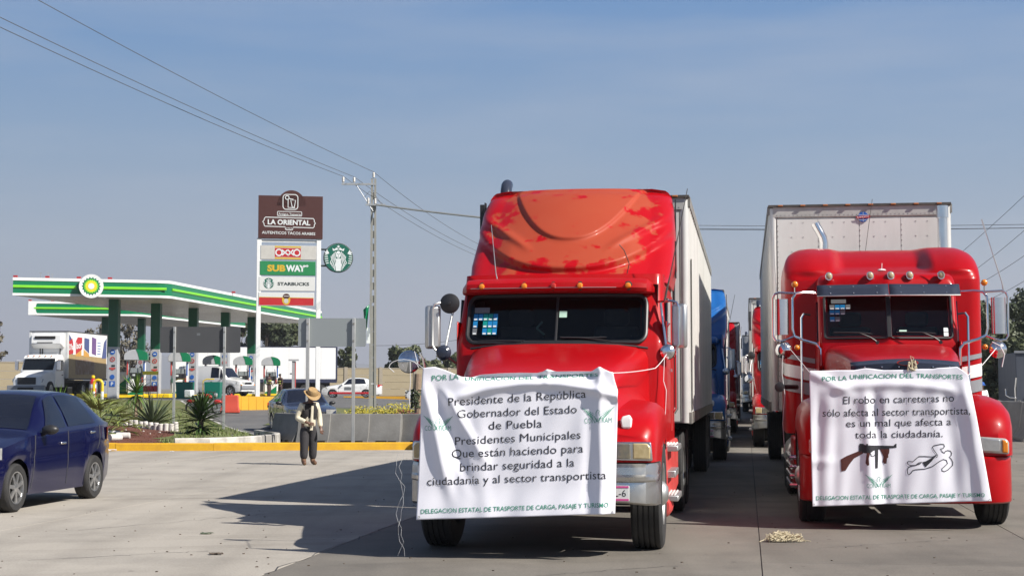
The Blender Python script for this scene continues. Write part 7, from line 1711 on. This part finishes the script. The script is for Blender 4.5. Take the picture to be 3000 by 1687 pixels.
# ------------------------------------------------------------------ utility pole and wires
pb = PX(1091, 1182, 75); zb_ = terrain(pb.x, 75) + .1; t = thing('utility_pole', 'tall concrete utility pole with two crossarms and insulators', 'utility pole', (pb.x, 75, zb_), R_(4))
Hh = PX(1094, 524, 75).z - zb_
m = MB()
for s in (-1, 1): m.loft([[(s * lerp(.13, .075, z / Hh) + dx, dy, z) for dx, dy in ((-.05, -.11), (.05, -.11), (.05, .11), (-.05, .11))] for z in (0, Hh * .5, Hh)])
z = .3
while z < Hh - .3: m.box((0, 0, z), (.22, .16, .34 if z > Hh * .45 else .6)); z += .62
m.build('shaft', 'pole_concrete', t)
zz = lambda py: PX(1094, py, 75).z - zb_
m = MB(); m.box((-.72, -.10, zz(541)), (1.62, .09, .09)); m.build('crossarm', 'galvanised', t)
m = MB(); m.tube([(-.85, -.12, zz(541)), (-.02, -.12, zz(620))], .022, 6); m.build('brace', 'panel_grey', t)
m = MB(); m.box((.10, -.12, zz(601)), (.95, .08, .08)); m.build('crossarm', 'galvanised', t)
ins = []
for x, py0, py1 in ((-1.45, 520, 538), (-.93, 521, 538), (.0, 506, 524), (-.25, 580, 600), (.08, 582, 600)):
    a, b = zz(py1), zz(py0); m = MB(); pr = [(.015, a)]
    for k in range(4): zq = lerp(a + .05, b - .03, k / 4); pr += [(.035, zq), (.07, zq + .02), (.06, zq + .05), (.035, zq + .06)]
    pr += [(.03, b), (.005, b + .01)]; m.lathe(pr, (x, -.10, 0), 'z', 12); m.build('insulator', 'porcelain', t); ins.append((x, b))
m = MB(); m.tube([(-.45, -.13, zz(580)), (-.2, -.16, zz(562)), (.1, -.16, zz(575)), (.4, -.13, zz(600))], .012, 6); m.build('jumper', 'wire', t)
RT = Matrix.Translation((pb.x, 75, zb_)) @ Matrix.Rotation(R_(4), 4, 'Z')
def wire(a, b, sag, r, label, n=26, m_='wire', group='overhead wires'):
    g = MB(); pts = [a.lerp(b, k / n) - Vector((0, 0, 4 * sag * (k / n) * (1 - k / n))) for k in range(n + 1)]
    g.tube(pts, r, 5); return tag(g.build('overhead_wire', m_), label, 'wire', group)
def through(p0, px, py, d): return PX(px, py, d)
for (x, z), (pxl, pyl), (pxr, pyr), lb in zip(ins[:3], ((0, 58), (0, 29), (149, 0)), ((1380, 742), (1380, 728), (1382, 705)), ('outermost crossarm insulator', 'inner crossarm insulator', 'pole top insulator')):
    p = RT @ Vector((x, -.1, z + .02)); e = PX(pxl, pyl, 42.5 if pxl == 0 else 44.5); e2 = p + (e - p) * 1.35; e2.z = p.z + (e.z - p.z) * 1.35 - .02
    wire(p, e2, .25, .0125, f'overhead wire climbing to the upper left from the {lb}')
    w = PX(pxr, pyr, 96); e3 = p + (w - p) * 2.3; e3.z = w.z + .6
    wire(p, e3, (p.z + (e3.z - p.z) / 2.3 - w.z) / (4 * (1 / 2.3) * (1 - 1 / 2.3)), .0125, f'overhead wire running away behind the left truck from the {lb}')
p = RT @ Vector((.15, -.12, zz(601))); e = PX(1404, 629, 70); wire(p, p + (e - p) * 2.4, .12, .045, 'thick grey cable running right from the lower crossarm', m_='cable_sleeve')
p = RT @ Vector((-.2, -.12, zz(590)))
for k, (ya, yb) in enumerate(((652, 655), (661, 668), (665, 671))):
    a, b = PX(1500, ya - 3, 118), PX(3150, yb - 3 * k, 100); wire(a, b, .25, .018, ('top', 'middle', 'bottom')[k] + ' one of three level wires crossing behind both trucks')
for k, (a, b, sg_) in enumerate((((2860, 778), (3010, 655), .25), ((2862, 822), (3010, 728), .3), ((2900, 868), (3010, 808), .2), ((2862, 696), (3010, 560), .1))):
    p0, p1 = PX(*a, 85), PX(*b, 78); p1 = p0 + (p1 - p0) * 1.6; p0 = p0 + (p0 - p1) * .35; wire(p0, p1, sg_, .012, ('second highest', 'third highest', 'lowest', 'highest')[k] + ' slack wire slanting up at the right edge')
a, b = PX(1100, 1012, 150), PX(1500, 965, 150); wire(a, b, .4, .02, 'faint far wire behind the left truck mirror')
# flag-like torn banner on the pole
m = MB(); c = PX(1072, 925, 74.6); m.grid([[(c.x + lerp(-.14, .14, k / 6) * lerp(1, .35, v), 74.7 + .05 * math.sin(k * 1.3 + 4 * v), c.z + .30 - 1.1 * v + .04 * k) for k in range(7)] for v in fine(0, 1, 8)]); o = m.build('torn_pennant', 'bp_green'); so = o.modifiers.new('s', 'SOLIDIFY'); so.thickness = .006; tag(o, 'torn green and white pennant hanging on the utility pole', 'pennant')
m = MB(); m.grid([[(c.x + .10 + lerp(-.07, .10, k / 3) , 74.68 + .04 * math.sin(k + 5 * v), c.z - .55 - .75 * v) for k in range(4)] for v in fine(0, 1, 5)]); q = m.build('white_strip', 'sticker_white', o)
# thin mast cluster on the station roof
c = PX(135, 806, 92); t = thing('roof_masts', 'thin white masts standing on the near canopy roof', 'antenna', (c.x, 92, ZT1 - .05), 0)
for dx, h in ((-.32, .62), (.12, .64), (.36, .55)):
    m = MB(); m.tube([(dx, 0, 0), (dx, 0, h)], .016, 6); m.box((dx, 0, h), (.16, .03, .03)); m.build('mast', 'galvanised', t)

# ------------------------------------------------------------------ far ochre wall with posts
def far_wall(label, p0, p1, h, n):
    t = thing('boundary_wall', label, 'wall', (0, 0, 0), 0, 'ochre boundary walls'); rz = math.atan2(p1.y - p0.y, p1.x - p0.x)
    for k in range(n):
        a, b = p0.lerp(p1, k / n), p0.lerp(p1, (k + 1) / n); L = (b - a).length
        for j in range(4):
            m = MB(); m.box(((a.x + b.x) / 2, (a.y + b.y) / 2, (a.z + b.z) / 2 + h * (j + .5) / 4), (L - .3, .14, h / 4 - .02), rz=rz); m.build('wall_panel', 'wall_ochre', t, smooth=0)
        m = MB(); m.box((a.x, a.y, a.z + h / 2 + .06), (.34, .3, h + .14), rz=rz); m.build('wall_post', 'wall_post', t, smooth=0)
    m = MB(); c = (p0 + p1) / 2; m.box((c.x, c.y, c.z + h + .03), ((p1 - p0).length, .2, .07), rz=rz); m.build('coping', 'wall_post', t, smooth=0)
    return t
far_wall('ochre block boundary wall with posts, behind the white taxi', Vector((-30, 152, .85)), Vector((-3.0, 160, .8)), 2.7, 8)
far_wall('ochre block boundary wall with posts at the far left, beside the refrigerated truck', Vector((-46, 108, 1.0)), Vector((-31.5, 116, 1.0)), 2.4, 4)
m = MB(); c = PX(1076, 1103, 158.0); m.box((c.x, 156.6, c.z), (.5, .03, .24)); tag(m.build('wall_notice', 'sticker_white'), 'small white notice fixed on the ochre wall beside the utility pole', 'notice')
# pale painted kerb strips by the far wall
for px, d, L, mm, lb in ((1130, 122, 6.5, 'yellow_wall', 'far_kerb'),):
    c = PX(px, 1160, d); m = MB(); m.box((0, 0, .05), (L, .3, .24)); o = m.build(lb, mm); o.location = (c.x, d, terrain(c.x, d)); struct(o)
c = PX(-10, 1122, 92); m = MB(); m.box((0, 0, .08), (9, .3, .3)); o = m.build('far_kerb', 'yellow_bright'); o.location = (c.x, 92, .98); struct(o)

# ------------------------------------------------------------------ trees
def tree(name, label, x, y, h, rx, mm, seed, trunk_h=.35, n=2600, leaf=.24, z=None, group='trees along the horizon', gap=0, rz_=1.0):
    rr = random.Random(seed); z0 = terrain(x, y) if z is None else z
    t = thing(name, label, 'tree', (x, y, z0 - .05), 0, group)
    m = MB(); m.tube([(0, 0, 0), (.06 * h * rr.uniform(-.5, .5), 0, h * trunk_h * .6), (0, 0, h * trunk_h), (.05 * h, 0, h * .8)], [h * .028, h * .022, h * .018, h * .005], 7)
    cl = []
    for k in range(26):
        a = rr.uniform(0, 6.28); q = rr.uniform(.15, 1) ** .6; zz_ = rr.uniform(trunk_h, .95)
        wd = rx * (1 - .55 * abs((zz_ - trunk_h) / (1 - trunk_h) - .42) ** 1.2 * 1.5) * q
        c = Vector((wd * math.cos(a), wd * math.sin(a) * .8, h * zz_)); cl.append((c, rx * rr.uniform(.14, .40)))
        m.tube([(0, 0, h * trunk_h * rr.uniform(.7, 1.2)), c * .5 + Vector((0, 0, h * .12)), c], [h * .012, h * .007, h * .003], 5)
    m.build('trunk', 'bark', t)
    m = MB()
    for k in range(n):
        c, r = cl[rr.randrange(len(cl))]; 
        u = Vector((rr.gauss(0, 1), rr.gauss(0, 1), rr.gauss(0, 1))); u.normalize(); p = c + u * r * rr.uniform(.35, 1.08) ** .7; p.z = max(p.z, h * trunk_h * .7)
        nrm = (u + Vector((rr.uniform(-1, 1), rr.uniform(-1, 1), rr.uniform(-1, 1))) * .9).normalized(); a = nrm.orthogonal().normalized(); b = nrm.cross(a); s = leaf * rr.uniform(.5, 1.25)
        th = rr.uniform(0, 6.28); a, b = a * math.cos(th) + b * math.sin(th), b * math.cos(th) - a * math.sin(th)
        m.add([p - a * s, p + b * s * .55, p + a * s, p - b * s * .5], [(0, 1, 2, 3)])
    m.build('crown', mm, t, smooth=0, fix=False); return t
def T(px, top, d, wpx, mm, seed, label, zbase=None, **k):
    p = PX(px, top, d); s = F / d; z = terrain(p.x, d) if zbase is None else zbase
    return tree('tree', label, p.x, d, p.z - z, wpx / s / 2, mm, seed, z=z, **k)
T(775, 928, 185, 150, 'tree_leaf_dark', 11, 'dark broad tree behind the white box trailer, left of the pylon post', n=9000, leaf=.30, trunk_h=.2)
T(835, 945, 190, 120, 'tree_leaf', 12, 'dark broad tree behind the box trailer, left of the light grey sign', n=8000, leaf=.30, trunk_h=.2)
T(690, 940, 195, 110, 'tree_leaf_dark', 21, 'dark tree seen through the canopy columns behind the trailer', n=6500, leaf=.30, trunk_h=.2)
T(1018, 1016, 172, 88, 'tree_leaf', 13, 'round green tree above the ochre wall left of the utility pole', n=8000, leaf=.24, trunk_h=.15)
T(1192, 1020, 176, 128, 'tree_leaf', 14, 'broad green tree behind the round fender mirror', n=9000, leaf=.25, trunk_h=.15)
T(1320, 1030, 174, 100, 'tree_leaf', 15, 'green tree above the left banner corner, right of the fender mirror', n=8000, leaf=.25, trunk_h=.15)
T(1255, 1060, 200, 110, 'tree_leaf', 25, 'low hazy tree between the two trees behind the fender mirror', n=6000, leaf=.30, trunk_h=.1)
T(295, 935, 190, 150, 'tree_leaf_dry', 16, 'sparse tree showing above the refrigerated truck box', n=2600, leaf=.26, trunk_h=.3)
T(385, 935, 186, 120, 'tree_leaf_dry', 17, 'dry sparse tree seen between the first two green columns', n=2300, leaf=.24, trunk_h=.25)
T(-12, 925, 150, 60, 'tree_leaf_dry', 18, 'dry twiggy tree at the left edge of the frame', n=500, leaf=.35, trunk_h=.4)
for px, top, d, w, s_, mm, lb in ((2905, 890, 84, 230, 31, 'tree_leaf_dark', 'tall dark green tree right beside the driver side mirror of the clean red truck'), (2985, 862, 92, 250, 32, 'tree_leaf_dark', 'tallest dark green tree at the right edge'), (2850, 950, 96, 170, 33, 'tree_leaf_dark', 'dark green tree showing just right of the clean red sleeper'), (2942, 985, 78, 200, 34, 'tree_leaf', 'lower lighter green tree behind the right barriers'), (3060, 930, 80, 160, 35, 'tree_leaf_dark', 'dark green tree cut by the right edge of the frame')):
    T(px, top, d, w, mm, s_, lb, n=14000, leaf=.16, trunk_h=.06, group='trees on the right verge')
# grey truck body at the right edge
t = thing('box_truck', 'dark grey truck box with a chrome mirror at the right edge, before the trees', 'truck', PX(2974, 1160, 70) * 1, R_(-10)); t.location.z = .1
m = MB(); m.box((1.3, 3, 1.75), (2.5, 6, 2.55)); m.build('box', 'container_grey', t, bevel=.03)
m = MB(); m.box((1.3, -.01, 3.05), (2.6, .1, .1)); m.build('roof_rail', 'panel_grey', t)
m = MB(); m.box((1.3, -.02, .62), (2.3, .06, .2)); m.box((.6, -.03, 1.0), (.3, .04, .14)); m.build('tail_lamp', 'red_lens', t)
m = MB(); m.tube([(.05, -.1, 1.0), (-.25, -.15, 1.02), (-.42, -.15, 1.12), (-.43, -.15, 1.42)], .03, 8); m.tube([(.02, -.05, .3), (.0, -.05, 1.4), (.06, -.05, 1.9)], .03, 8); m.build('mirror', 'chrome', t)
for x in (.3, 2.2):
    for y in (.9, 4.8): m = MB(); m.lathe([(.28, -.14), (.46, -.14), (.48, 0), (.46, .14), (.28, .14)], (x, y, .48), 'x', 24); m.build('wheel', 'rubber', t)

# ================================================================== island planting
def blade(name, L, w, droop, fold=.25, n=7):
    me = MB(); rows = []
    for k in range(n + 1):
        v = k / n; ww = w * (math.sin(math.pi * min(1, (v * .9 + .12))) ** .6) * (1 - v ** 3 * .95); x = L * v * math.cos(droop * v * v); z = L * v * math.sin(1e-3) - droop * L * .42 * v * v
        rows.append([(x, -ww / 2, z + fold * ww), (x, 0, z), (x, ww / 2, z + fold * ww)])
    me.grid(rows); o = me.build(name, 'leaf_yucca', None, smooth=60, fix=False); me_ = o.data; bpy.data.objects.remove(o); return me_
BL = {k: blade('leaf', L, w, dr) for k, (L, w, dr) in dict(stiff=(.62, .05, .12), arch=(.70, .058, .55), limp=(.62, .055, 1.1), agave=(.78, .075, .10), agave2=(.72, .075, .35), thin=(.55, .028, .2), palm=(.75, .10, .55)).items()}
def rosette(root, c, kinds, n, e0, e1, mm, rr, sc=1.0, dry=0):
    for k in range(n):
        v = k / max(1, n - 1); me = BL[kinds[rr.randrange(len(kinds))]]; o = bpy.data.objects.new('leaf', me); COL.objects.link(o); o.parent = root
        el_ = R_(lerp(e0, e1, v) + rr.uniform(-9, 9)); az = k * 2.39996 + rr.uniform(-.3, .3)
        o.location = c; o.rotation_euler = (rr.uniform(-.3, .3), -el_, az); s = sc * rr.uniform(.78, 1.12); o.scale = (s, s, s)
        m_ = 'leaf_dry' if rr.random() < dry * (1 - v) * 2 and v < .4 else mm
        if MATS[m_] != me.materials[0]: o.material_slots[0].link = 'OBJECT'; o.material_slots[0].material = MATS[m_]
def plant(name, label, px, d, build, cat='plant', group=None, dz=0):
    c = PX(px, 1200, d); x = c.x; t = thing(name, label, cat, (x, d, isl_z(x, d) - .03 + dz), 0, group); build(t); return t
def stem(t, pts, r, mm='trunk_pale'):
    m = MB(); m.tube(pts, r, 8); m.build('stem', mm, t)
rr = random.Random(21)
def yucca_big(t):
    stem(t, [(0, 0, 0), (.03, 0, .35), (0, 0, .62)], [.08, .07, .05], 'bark')
    rosette(t, (0, 0, .20), ['limp', 'arch'], 44, -16, 25, 'leaf_dark', rr, 1.25); rosette(t, (0, 0, .42), ['arch', 'stiff'], 56, 0, 55, 'leaf_dark', rr, 1.25); rosette(t, (0.02, 0, .62), ['stiff', 'arch'], 60, 15, 85, 'leaf_dark', rr, 1.2)
plant('yucca', 'big dark green yucca on the island tip, in front of the dark sheet sign', 587, 44.2, yucca_big, group='yuccas on the island')
def agave_(t): rosette(t, (0, 0, .04), ['agave', 'agave2'], 64, 6, 82, 'leaf_agave', rr, 1.45)
plant('agave', 'spiky grey green agave behind the row of white stubs', 447, 48.3, agave_, group='agaves on the island')
def yucca_tree(t):
    stem(t, [(0, 0, 0), (-.02, 0, .45), (.02, 0, .85)], [.09, .06, .06])
    rosette(t, (.02, 0, .78), ['limp', 'arch'], 30, -55, 0, 'leaf_yucca', rr, 1.2, dry=.3); rosette(t, (.02, 0, .88), ['stiff', 'thin'], 64, -5, 88, 'leaf_yucca', rr, 1.3)
plant('yucca', 'yucca with a bare pale stem left of the agave', 398, 53, yucca_tree, group='yuccas on the island')
def yucca_small(t): stem(t, [(0, 0, 0), (0, 0, .35)], .05); rosette(t, (0, 0, .34), ['stiff', 'thin'], 56, -12, 85, 'leaf_yucca', rr, 1.45)
plant('yucca', 'yucca showing over the blue sedan roof, before the refrigerated truck', 172, 50, yucca_small, group='yuccas on the island', dz=-.05)
def fan_palm(t):
    stem(t, [(0, 0, 0), (0, 0, .28)], .10, 'bark')
    for k in range(17):
        az = k * 2.4; el_ = R_(rr.uniform(5, 70)); L = rr.uniform(.6, .85); base = Vector((math.cos(az) * math.cos(el_) * L, math.sin(az) * math.cos(el_) * L, .25 + math.sin(el_) * L))
        m = MB(); m.tube([(0, 0, .25), base], .012, 5); m.build('leaf_stalk', 'leaf_palm', t)
        for j in range(13):
            o = bpy.data.objects.new('leaf', BL['thin' if j % 3 else 'arch']); COL.objects.link(o); o.parent = t; o.location = base
            q = (j - 6) / 6; o.rotation_euler = (rr.uniform(-.2, .2), -el_ * (1 - abs(q) * .4) + R_(12), az + q * 1.25); s = rr.uniform(.85, 1.1); o.scale = (s, s, s); o.material_slots[0].link = 'OBJECT'; o.material_slots[0].material = MATS['leaf_palm']
plant('fan_palm', 'yellowish fan palm right behind the blue sedan rear window', 268, 44.3, fan_palm, dz=-.05)
plant('fan_palm', 'low yellowish fan palm touching the blue sedan boot', 302, 42.0, fan_palm, dz=-.18)
# white stubs
G2 = 'white painted stubs around the agave'
stub = MB(); stub.lathe([(.072, 0), (.076, .03), (.073, .22), (.060, .235), (.005, .237)], (0, 0, 0), 'z', 14); so_ = stub.build('stub', 'stub_white'); sm = so_.data; bpy.data.objects.remove(so_)
names_ = ['leftmost', 'second from the left', 'third from the left', 'fourth from the left', 'fifth from the left', 'sixth from the left', 'seventh from the left', 'eighth from the left', 'ninth from the left', 'tenth from the left', 'tall rightmost']
for k in range(11):
    px = 368 + k * 14.8; d = 46.6 - .12 * k + .02 * (k - 5) ** 2; c = PX(px, 1240, d); o = bpy.data.objects.new('stub', sm); COL.objects.link(o)
    o.location = (c.x, d, isl_z(c.x, d) - .03); o.rotation_euler = (rr.uniform(-.07, .07), rr.uniform(-.07, .07), k); sc_ = rr.uniform(.9, 1.08) * (1.28 if k == 10 else 1); o.scale = (1, 1, sc_)
    tag(o, f'white painted concrete stub, {names_[k]} in the row before the agave', 'stub', G2)
for k, (px, d, rz, lb) in enumerate(((341, 41.0, .1, 'white stub lying on the gravel, right of the sedan boot'), (322, 40.2, .9, 'white stub lying tilted against the yellow kerb'), (318, 41.8, -.3, 'white stub lying half hidden behind the sedan boot'))):
    c = PX(px, 1280, d); o = bpy.data.objects.new('stub', sm); COL.objects.link(o); o.location = (c.x, d, isl_z(c.x, d) + .08); o.rotation_euler = (0, R_(90), rz); o.scale = (1.2, 1.2, 1.5); tag(o, lb, 'stub', 'fallen white stubs')
# grass tufts, gravel crumbs, litter
m = MB(); rg = random.Random(3)
for k in range(9000):
    d = 39.3 + 30 * rg.random() ** 1.6; xr = back(d) if d > 46.8 else -6.9; x = xr - .1 - rg.random() ** .9 * min(22, 7 + d * .22)
    if red_zone(x, d): continue
    if 41 > d and x > -7.8: continue
    z = isl_z(x, d); hh = rg.uniform(.04, .13) * (1.5 if rg.random() < .1 else 1); a = rg.uniform(0, 6.28); w_ = rg.uniform(.012, .03)
    m.add([(x - w_ * math.cos(a), d - w_ * math.sin(a), z), (x + w_ * math.cos(a), d + w_ * math.sin(a), z), (x + rg.uniform(-.06, .06), d + rg.uniform(-.06, .06), z + hh)], [(0, 1, 2)])
stuff(m.build('grass', 'grass_blade', None, smooth=0, fix=False))
m = MB()
for k in range(3500):
    d = 39.1 + 8 * rg.random(); x = -6.8 - rg.random() * 8
    if not red_zone(x, d): continue
    z = isl_z(x, d); s = rg.uniform(.012, .03); m.box((x, d, z), (s, s, s * .9), rz=rg.uniform(0, 3), rx=rg.uniform(0, 3))
stuff(m.build('gravel', 'red_gravel', None, smooth=0, fix=False))
m = MB()
for k in range(26):
    d = 39.2 + 8 * rg.random(); x = -7.2 - rg.random() * 6; z = isl_z(x, d); s = rg.uniform(.02, .045); m.box((x, d, z + .01), (s * 1.4, s, s), rz=rg.uniform(0, 3), rx=rg.uniform(0, 1))
stuff(m.build('pebbles', 'stone_white', None, smooth=0, fix=False))
def crumple(name, label, loc, s, mm, seed, cat='litter'):
    q = random.Random(seed); m = MB(); m.grid([[(lerp(-s, s, i / 5) + q.uniform(-.2, .2) * s, lerp(-s * .6, s * .6, j / 4) + q.uniform(-.2, .2) * s, .003 + q.uniform(0, .28) * s) for i in range(6)] for j in range(5)]); o = m.build(name, mm, None, smooth=0, fix=False); o.location = loc; sl = o.modifiers.new('s', 'SOLIDIFY'); sl.thickness = .004; return tag(o, label, cat)
c = PX(322, 1318, 38.5); crumple('crumpled_bag', 'crumpled pink and white bag against the yellow kerb behind the sedan', (c.x, 38.45, .01), .15, 'litter_paper', 2)
c = PX(530, 1296, 39.3); crumple('paper_scrap', 'flat white paper scrap on the gravel behind the yellow kerb', (c.x, 39.5, .17), .10, 'sticker_white', 3)
c = PX(501, 1322, 38.2); crumple('paper_scrap', 'tiny white paper scrap at the foot of the yellow kerb', (c.x, 38.3, .0), .05, 'sticker_white', 4)
c = Vector((-2.62, 14.35, .0)); crumple('dry_leaf', 'dark dry leaf litter on the concrete left of the left truck', (-2.72, 14.55, .002), .06, 'bark', 6, 'leaf')
crumple('dry_leaf', 'small greenish dry leaf on the concrete, farther from the camera than the dark leaf', (-3.20, 16.6, .002), .06, 'leaf_agave', 7, 'leaf')
m = MB()
for k in range(420):
    y = 11.5 + 26 * rg.random() ** 1.7; x = rg.uniform(-9, 8) * y / 20; s = rg.uniform(.004, .014); m.box((x, y, .003), (s * 1.6, s, s * .8), rz=rg.uniform(0, 3))
stuff(m.build('ground_crumbs', 'bark', None, smooth=0, fix=False))
# ------------------------------------------------------------------ planted bed behind the barriers
c = PX(1140, 1195, 66); pts = [(PX(960, 1195, 63).x, 62.5), (PX(1130, 1195, 66).x, 64.5), (PX(1300, 1195, 70).x, 66)]
m = MB(); rows = [[(lerp(-9.2, -1.0, k / 12), d, terrain(lerp(-9.2, -1.0, k / 12), d) + .10 + .10 * math.sin((d - 58) / 18 * math.pi)) for k in range(13)] for d in fine(58, 76, 8)]; m.grid(rows); struct(m.build('planted_bed', 'lawn_soil', None, smooth=60))
kerb_run('bed_kerb', [(-9.3, 60.5), (-5.0, 57.9), (-.9, 57.9)], .22, .18, ['kerb_grey', 'kerb_white'], z=lambda x, y: terrain(x, y), seg=1.2)
def shrub(label, px, d, w, h, mm, seed, group=None, n=700):
    c = PX(px, 1190, d); q = random.Random(seed); t = thing('shrub', label, 'shrub', (c.x, d, terrain(c.x, d) + .12), 0, group); m = MB()
    for k in range(n):
        u = Vector((q.gauss(0, .45), q.gauss(0, .45), abs(q.gauss(0, .5)))); p = Vector((u.x * w, u.y * w * .7, min(1.1, u.z) * h)); s = q.uniform(.02, .06); a = Vector((q.uniform(-1, 1), q.uniform(-1, 1), q.uniform(-.3, 1))).normalized(); b = a.orthogonal().normalized()
        m.add([p - a * s, p + b * s * .6, p + a * s, p - b * s * .6], [(0, 1, 2, 3)])
    m.build('foliage', mm, t, smooth=0, fix=False); m = MB()
    for k in range(5): m.tube([(0, 0, 0), (q.uniform(-.5, .5) * w, q.uniform(-.3, .3) * w, h * .6)], .012, 4)
    m.build('stem', 'bark', t); return t
GS_ = 'flowering shrubs in the bed'
for px, d, w, h, mm, sd_, lb in ((1050, 65, .5, .45, 'flower_yellow', 1, 'yellow flowering shrub left of the utility pole'), (1105, 66, .55, .4, 'flower_yellow', 2, 'yellow flowering shrub just right of the utility pole'), (1150, 66, .55, .5, 'flower_yellow', 3, 'yellow flowering shrub between the pole and the red shrub'), (1185, 64.5, .5, .6, 'flower_yellow', 4, 'taller yellow flowering shrub touching the red shrub'), (1195, 60, .55, .45, 'flower_red', 5, 'dark red leaved shrub behind the barriers'), (1222, 59.5, .4, .35, 'flower_red', 6, 'dark red leaved shrub at the foot of the pale trunk')): shrub(lb, px, d, w, h, mm, sd_, GS_)
c = PX(1224, 1180, 60); t = thing('planted_trunk', 'pale cut tree trunk with dark green ivy, beside the red shrub', 'tree trunk', (c.x, 60, terrain(c.x, 60)), 0)
m = MB(); m.tube([(0, 0, 0), (.02, 0, .8), (-.02, 0, 1.5), (0, 0, 2.0)], [.16, .14, .14, .13], 10); m.build('trunk', 'trunk_pale', t)
m = MB(); q = random.Random(9)
for k in range(300):
    a = q.uniform(0, 6.28); z = q.uniform(.7, 1.4); p = Vector((.18 * math.cos(a) - .06, .18 * math.sin(a), z)); s = q.uniform(.03, .07); u = Vector((q.uniform(-1, 1), q.uniform(-1, 1), q.uniform(-1, 1))).normalized(); b = u.orthogonal().normalized(); m.add([p - u * s, p + b * s, p + u * s, p - b * s], [(0, 1, 2, 3)])
m.build('ivy', 'tree_leaf_dark', t, smooth=0, fix=False)
